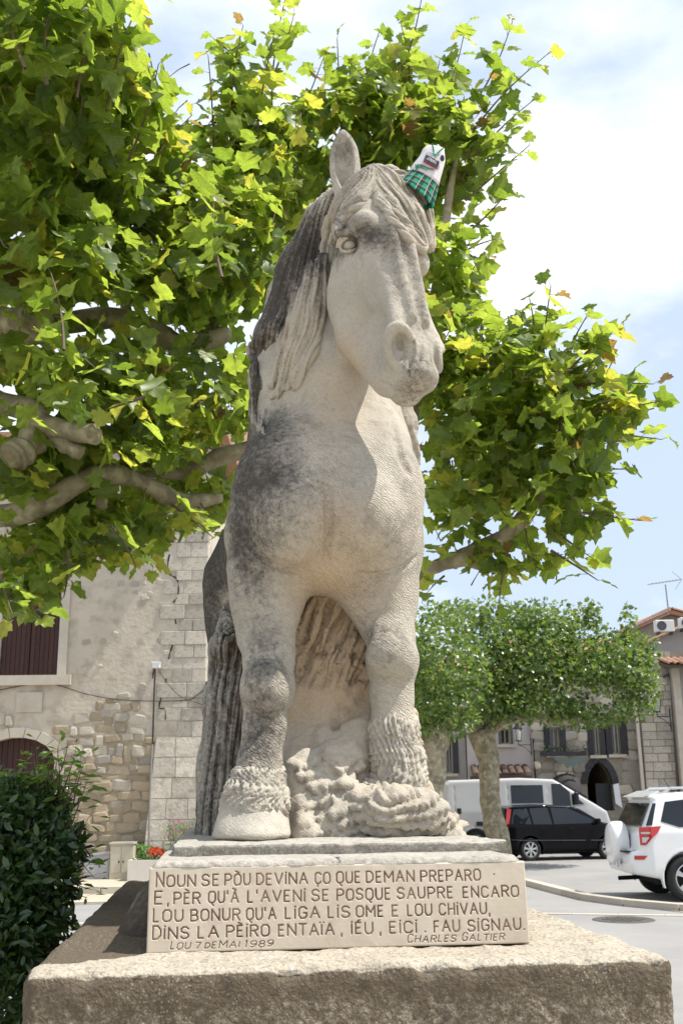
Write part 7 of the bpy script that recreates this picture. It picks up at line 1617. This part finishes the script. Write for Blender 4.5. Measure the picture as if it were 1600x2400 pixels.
# --- planter and flowers ---
pa = onz(299, 2072, .0); pz = 0.0; YPp = min(pa.y - .2, 21.75); ztp = wz(320, 2016, YPp); pxl = wx(299, 2040, YPp)
pt = empty('planter', (pxl + .95, YPp + .35, 0), 0, 'long white concrete planter beyond the left end of the steps', 'planter'); PCR = M('white_concrete', (.62, .59, .53), .8, (.54, .5, .44), 4, .002, 50)
g = MB(); wq = 1.9
g.box((0, -.32, ztp / 2), (wq, .06, ztp)); g.box((0, .32, ztp / 2), (wq, .06, ztp)); g.box((-wq / 2 + .03, 0, ztp / 2), (.06, .575, ztp)); g.box((wq / 2 - .03, 0, ztp / 2), (.06, .575, ztp)); g.build('trough', PCR, pt); g = MB(); g.box((0, 0, ztp - .07), (wq - .13, .57, .06)); g.build('soil', M('soil', (.05, .035, .025), .95), pt)
def flower_clump(px, py0_, py1_, Y, wd, nl, lc, fc, nf, label, cat, fsz=.03, lsz=.07, stalk=False):
    base = W(px, py0_, Y); top = W(px, py1_, Y); r = empty('flowering_plant' if fc else 'leafy_plant', tuple(base), 0, label, cat); h = top.z - base.z
    lm = leaf_material('leaf_' + cat.replace(' ', '_') + str(int(px)), lc, tuple(c * 1.3 for c in lc), tuple(c * 2.2 for c in lc), tuple(c * 3 for c in lc)); g = MB()
    for k in range(12 if not stalk else 26):
        a = rnd.uniform(0, 6.28); rr_ = rnd.uniform(.1, 1) * wd; g.tube([(rr_ * .3 * math.cos(a), rr_ * .3 * math.sin(a), -.02), (rr_ * math.cos(a), rr_ * .6 * math.sin(a), h * rnd.uniform(.6, 1))], .005, 4)
    g.build('stems', M('green_stem', (.10, .16, .05), .7), r)
    Pn = np.stack([nrs.randn(nl) * wd * .45, nrs.randn(nl) * wd * .35, nrs.rand(nl) ** (1 if not stalk else 1.3) * h * .95], 1); tip = nrs.randn(nl, 3); nm = nrs.randn(nl, 3) * .5 + [0, 0, .8]
    obj('foliage', leaf_mesh('foliage', Pn, basis(tip, nm), nrs.uniform(.6, 1.2, nl) * lsz, OV, lm, (0, 0, 0)), r, kind='stuff')
    if fc:
        fm = M('petal_' + str(int(px)), fc, .6, tuple(c * .8 for c in fc), 20); g = MB()
        for k in range(nf):
            c = Vector((rnd.gauss(0, wd * .5), rnd.gauss(0, wd * .3) - .03, h * rnd.uniform(.55, 1.08)))
            for j in range(5):
                a = 2 * math.pi * j / 5; d = Vector((math.cos(a), -.3, math.sin(a))) * fsz; e = Vector((-math.sin(a), 0, math.cos(a))) * fsz * .45; g.add([c, c + d * .6 + e, c + d, c + d * .6 - e], [(0, 1, 2, 3)])
        g.build('blossom', fm, r, kind='stuff')
flower_clump(338, 2022, 1978, YPp + .3, .17, 260, (.09, .20, .03), None, 0, 'bright green leafy plant at the left end of the white planter', 'plant')
flower_clump(368, 2022, 1990, YPp + .3, .16, 120, (.06, .12, .03), (.75, .10, .04), 60, 'orange-red flowering plant in the middle of the white planter', 'flower', .035)
flower_clump(392, 2022, 1996, YPp + .35, .12, 90, (.06, .08, .03), (.30, .012, .03), 60, 'dark crimson flowering plant at the right of the orange-red one', 'flower', .04)
flower_clump(425, 2022, 1925, YPp + .45, .38, 700, (.10, .16, .05), (.62, .26, .32), 60, 'tall airy plant with pink flowers against the foot of the buttress', 'flower', .02, .06, True)
# --- little knitted outfit over the horse's left ear ---
YC = 4.72
secs = [((930, 432), (1012, 487), .75), ((943, 418), (1021, 458), .7), ((959, 400), (1028, 436), .6), ((968, 385), (1035, 408), .55), ((981, 368), (1042, 378), .55), ((990, 350), (1042, 362), .5), ((1000, 342), (1041, 350), .5)]
co = W(990, 410, YC); cl = empty('doll_outfit', tuple(co), 0, 'small white shirt with a green tartan kilt pulled over the horse ear', 'doll outfit')
def cloth(i0, i1, name, mat, sub_=4, wave=0.):
    V = []; uv = []; n = 28; rows_ = []
    for i in range(i0, i1):
        for s in range(sub_ + (i == i1 - 1)): rows_.append(i + s / sub_)
    for t in rows_:
        i = min(int(t), len(secs) - 2); f = t - i; A_ = [np.array(W(*secs[j][0], YC)) for j in (i, i + 1)]; B_ = [np.array(W(*secs[j][1], YC)) for j in (i, i + 1)]
        a = A_[0] * (1 - f) + A_[1] * f; b = B_[0] * (1 - f) + B_[1] * f; dd = secs[i][2] * (1 - f) + secs[i + 1][2] * f; c = (a + b) / 2; h = (b - a) / 2; fwd = np.array([.05, -1., -.15]); fwd -= h * (fwd @ h) / (h @ h); fwd /= np.linalg.norm(fwd); r = np.linalg.norm(h)
        for j in range(n):
            an_ = 2 * math.pi * j / n; wob = 1 + wave * math.sin(an_ * 7 + 1) * (1 - (t - i0) / (i1 - i0)) + .02 * math.sin(an_ * 3 + t * 2)
            V.append(c + (h * math.cos(an_) + fwd * r * dd * math.sin(an_)) * wob); uv.append((j / n, t / (len(secs) - 1)))
    m = len(rows_); Q = np.array([(i * n + j, i * n + (j + 1) % n, (i + 1) * n + (j + 1) % n, (i + 1) * n + j) for i in range(m - 1) for j in range(n)])
    me = mesh(name, np.array(V) - np.array(co), Q, mat, True); attr(me, 'u', [u for u, v in uv]); attr(me, 'v', [v for u, v in uv]); o = obj(name, me, cl); so = o.modifiers.new('thickness', 'SOLIDIFY'); so.thickness = .006; so.offset = 1; return o
def tartan():
    m = M('green_tartan', (.01, .16, .09), .9); nt = m.node_tree; b = nt.nodes['Principled BSDF']
    def at2(nm, k, lo):
        a = nt.nodes.new('ShaderNodeAttribute'); a.attribute_name = nm; x = nt.nodes.new('ShaderNodeMath'); x.operation = 'MULTIPLY'; x.inputs[1].default_value = k; nt.links.new(a.outputs['Fac'], x.inputs[0]); f = nt.nodes.new('ShaderNodeMath'); f.operation = 'FRACT'; nt.links.new(x.outputs[0], f.inputs[0])
        g_ = nt.nodes.new('ShaderNodeMath'); g_.operation = 'GREATER_THAN'; g_.inputs[1].default_value = lo; nt.links.new(f.outputs[0], g_.inputs[0]); return g_.outputs[0]
    def mxx(f, a, c, fac=None):
        x = nt.nodes.new('ShaderNodeMix'); x.data_type = 'RGBA'; mu = nt.nodes.new('ShaderNodeMath'); mu.operation = 'MULTIPLY'; mu.inputs[1].default_value = fac or 1; nt.links.new(f, mu.inputs[0]); nt.links.new(mu.outputs[0], x.inputs[0])
        if isinstance(a, tuple): x.inputs[6].default_value = (*a, 1)
        else: nt.links.new(a, x.inputs[6])
        x.inputs[7].default_value = (*c, 1); return x.outputs[2]
    c = mxx(at2('u', 12, .5), (.015, .26, .15), (.005, .03, .025), .85); c = mxx(at2('v', 9, .5), c, (.005, .02, .02), .75); c = mxx(at2('u', 12, .93), c, (.6, .55, .5), .7); c = mxx(at2('v', 9, .92), c, (.5, .3, .28), .6); nt.links.new(c, b.inputs['Base Color']); return m
WCL = M('white_knit', (.66, .63, .64), .9, (.58, .54, .55), 30, .001, 300); GTR = M('green_trim', (.02, .22, .14), .9)
cloth(0, 2, 'kilt', tartan(), 6, .07); sh_ = cloth(2, 6, 'shirt', WCL, 4)
def onfront(px, py, off=.006):
    """point on the front of the outfit"""
    best = None
    for i in range(len(secs) - 1):
        m0 = [(secs[j][0][k] + secs[j][1][k]) / 2 for j in (i, i + 1) for k in (0, 1)]
        d = ((m0[0] + m0[2]) / 2 - px) ** 2 + ((m0[1] + m0[3]) / 2 - py) ** 2
        if best is None or d < best[0]: best = (d, i)
    s = secs[best[1]]; a, b = np.array(s[0], float), np.array(s[1], float); c = (a + b) / 2; e = (b - a) / 2; r = np.linalg.norm(e); u = np.clip(((np.array([px, py]) - c) @ e) / r / r, -.97, .97); dep = r * ppm(px, py, YC) * s[2] * math.sqrt(1 - u * u)
    return W(px, py, YC - dep - off) - co
def ribbon(pts, wd, name, mat, par, off=.012):
    C = crv(pts, 14); V = []
    for i, p in enumerate(C):
        d = C[min(i + 1, 13)] - C[max(i - 1, 0)]; d /= np.linalg.norm(d); nrm = np.array([-d[1], d[0]]) * wd
        for s in (-1, 1):
            for o_ in (off, off - .006): q = p + nrm * s; V.append(onfront(q[0], q[1], o_))
    g = MB(); g.add(V, [f for i in range(13) for f in ((i * 4, i * 4 + 2, i * 4 + 6, i * 4 + 4), (i * 4, i * 4 + 4, i * 4 + 5, i * 4 + 1), (i * 4 + 2, i * 4 + 3, i * 4 + 7, i * 4 + 6))]); return g.build(name, mat, par)
ribbon([(1012, 336), (1015, 352), (1017, 365)], 1.8, 'collar', GTR, cl); ribbon([(1038, 347), (1028, 356), (1017, 366)], 1.8, 'collar', GTR, cl)
ribbon([(972, 387), (986, 386), (1002, 393), (1016, 397)], 1.1, 'stripe', GTR, sh_, .010); ribbon([(979, 385), (975, 397), (971, 408)], 1.1, 'stripe', GTR, sh_, .011); ribbon([(972, 392), (986, 390), (1002, 397)], .8, 'stripe', GTR, sh_, .010)
# name patch
qc = [(998, 362), (1029, 379), (1024, 394), (992, 376)]; V = [onfront(a, b, .016) for a, b in qc]; ctr_ = sum(V, Vector()) / 4; g = MB(); g.add(V + [v + Vector((0, .01, 0)) for v in V], [(0, 1, 2, 3), (7, 6, 5, 4), (0, 4, 5, 1), (1, 5, 6, 2), (2, 6, 7, 3), (3, 7, 4, 0)]); pt_ = g.build('patch', M('navy_patch', (.015, .018, .04), .7), sh_)
g = MB(); V2 = [onfront(a, b, .018) for a, b in ((1024, 393), (992, 375.5), (992, 376.3), (1023.7, 394.0))]; g.add(V2 + [v + Vector((0, .008, 0)) for v in V2], [(0, 1, 2, 3), (7, 6, 5, 4), (0, 4, 5, 1), (2, 6, 7, 3)]); g.build('patch_edge', M('red_edge', (.45, .03, .04), .7), pt_)
me = text_mesh('patch_text', 'WILLIAM\nLAWSON\'S', .0112, M('white_print', (.7, .7, .7), .7), .0008); exx = (V[1] - V[0]).normalized(); eyy = (V[0] - V[3]); eyy = (eyy - exx * eyy.dot(exx)).normalized(); ezz = exx.cross(eyy)
me.transform(Matrix.Translation(ctr_ + ezz * .006) @ Matrix((exx, eyy, ezz)).transposed().to_4x4()); obj('patch_text', me, pt_)
g = MB(); c = onfront(1036, 370, .012); g.lathe([(0, .004), (.010, .003), (.011, -.004)], 16, Matrix(((1, 0, 0), (0, 0, -1), (0, 1.6, 0)))); g.v = [tuple(Vector(p) + c) for p in g.v]; g.build('badge', M('navy_badge', (.04, .035, .06), .7), sh_)
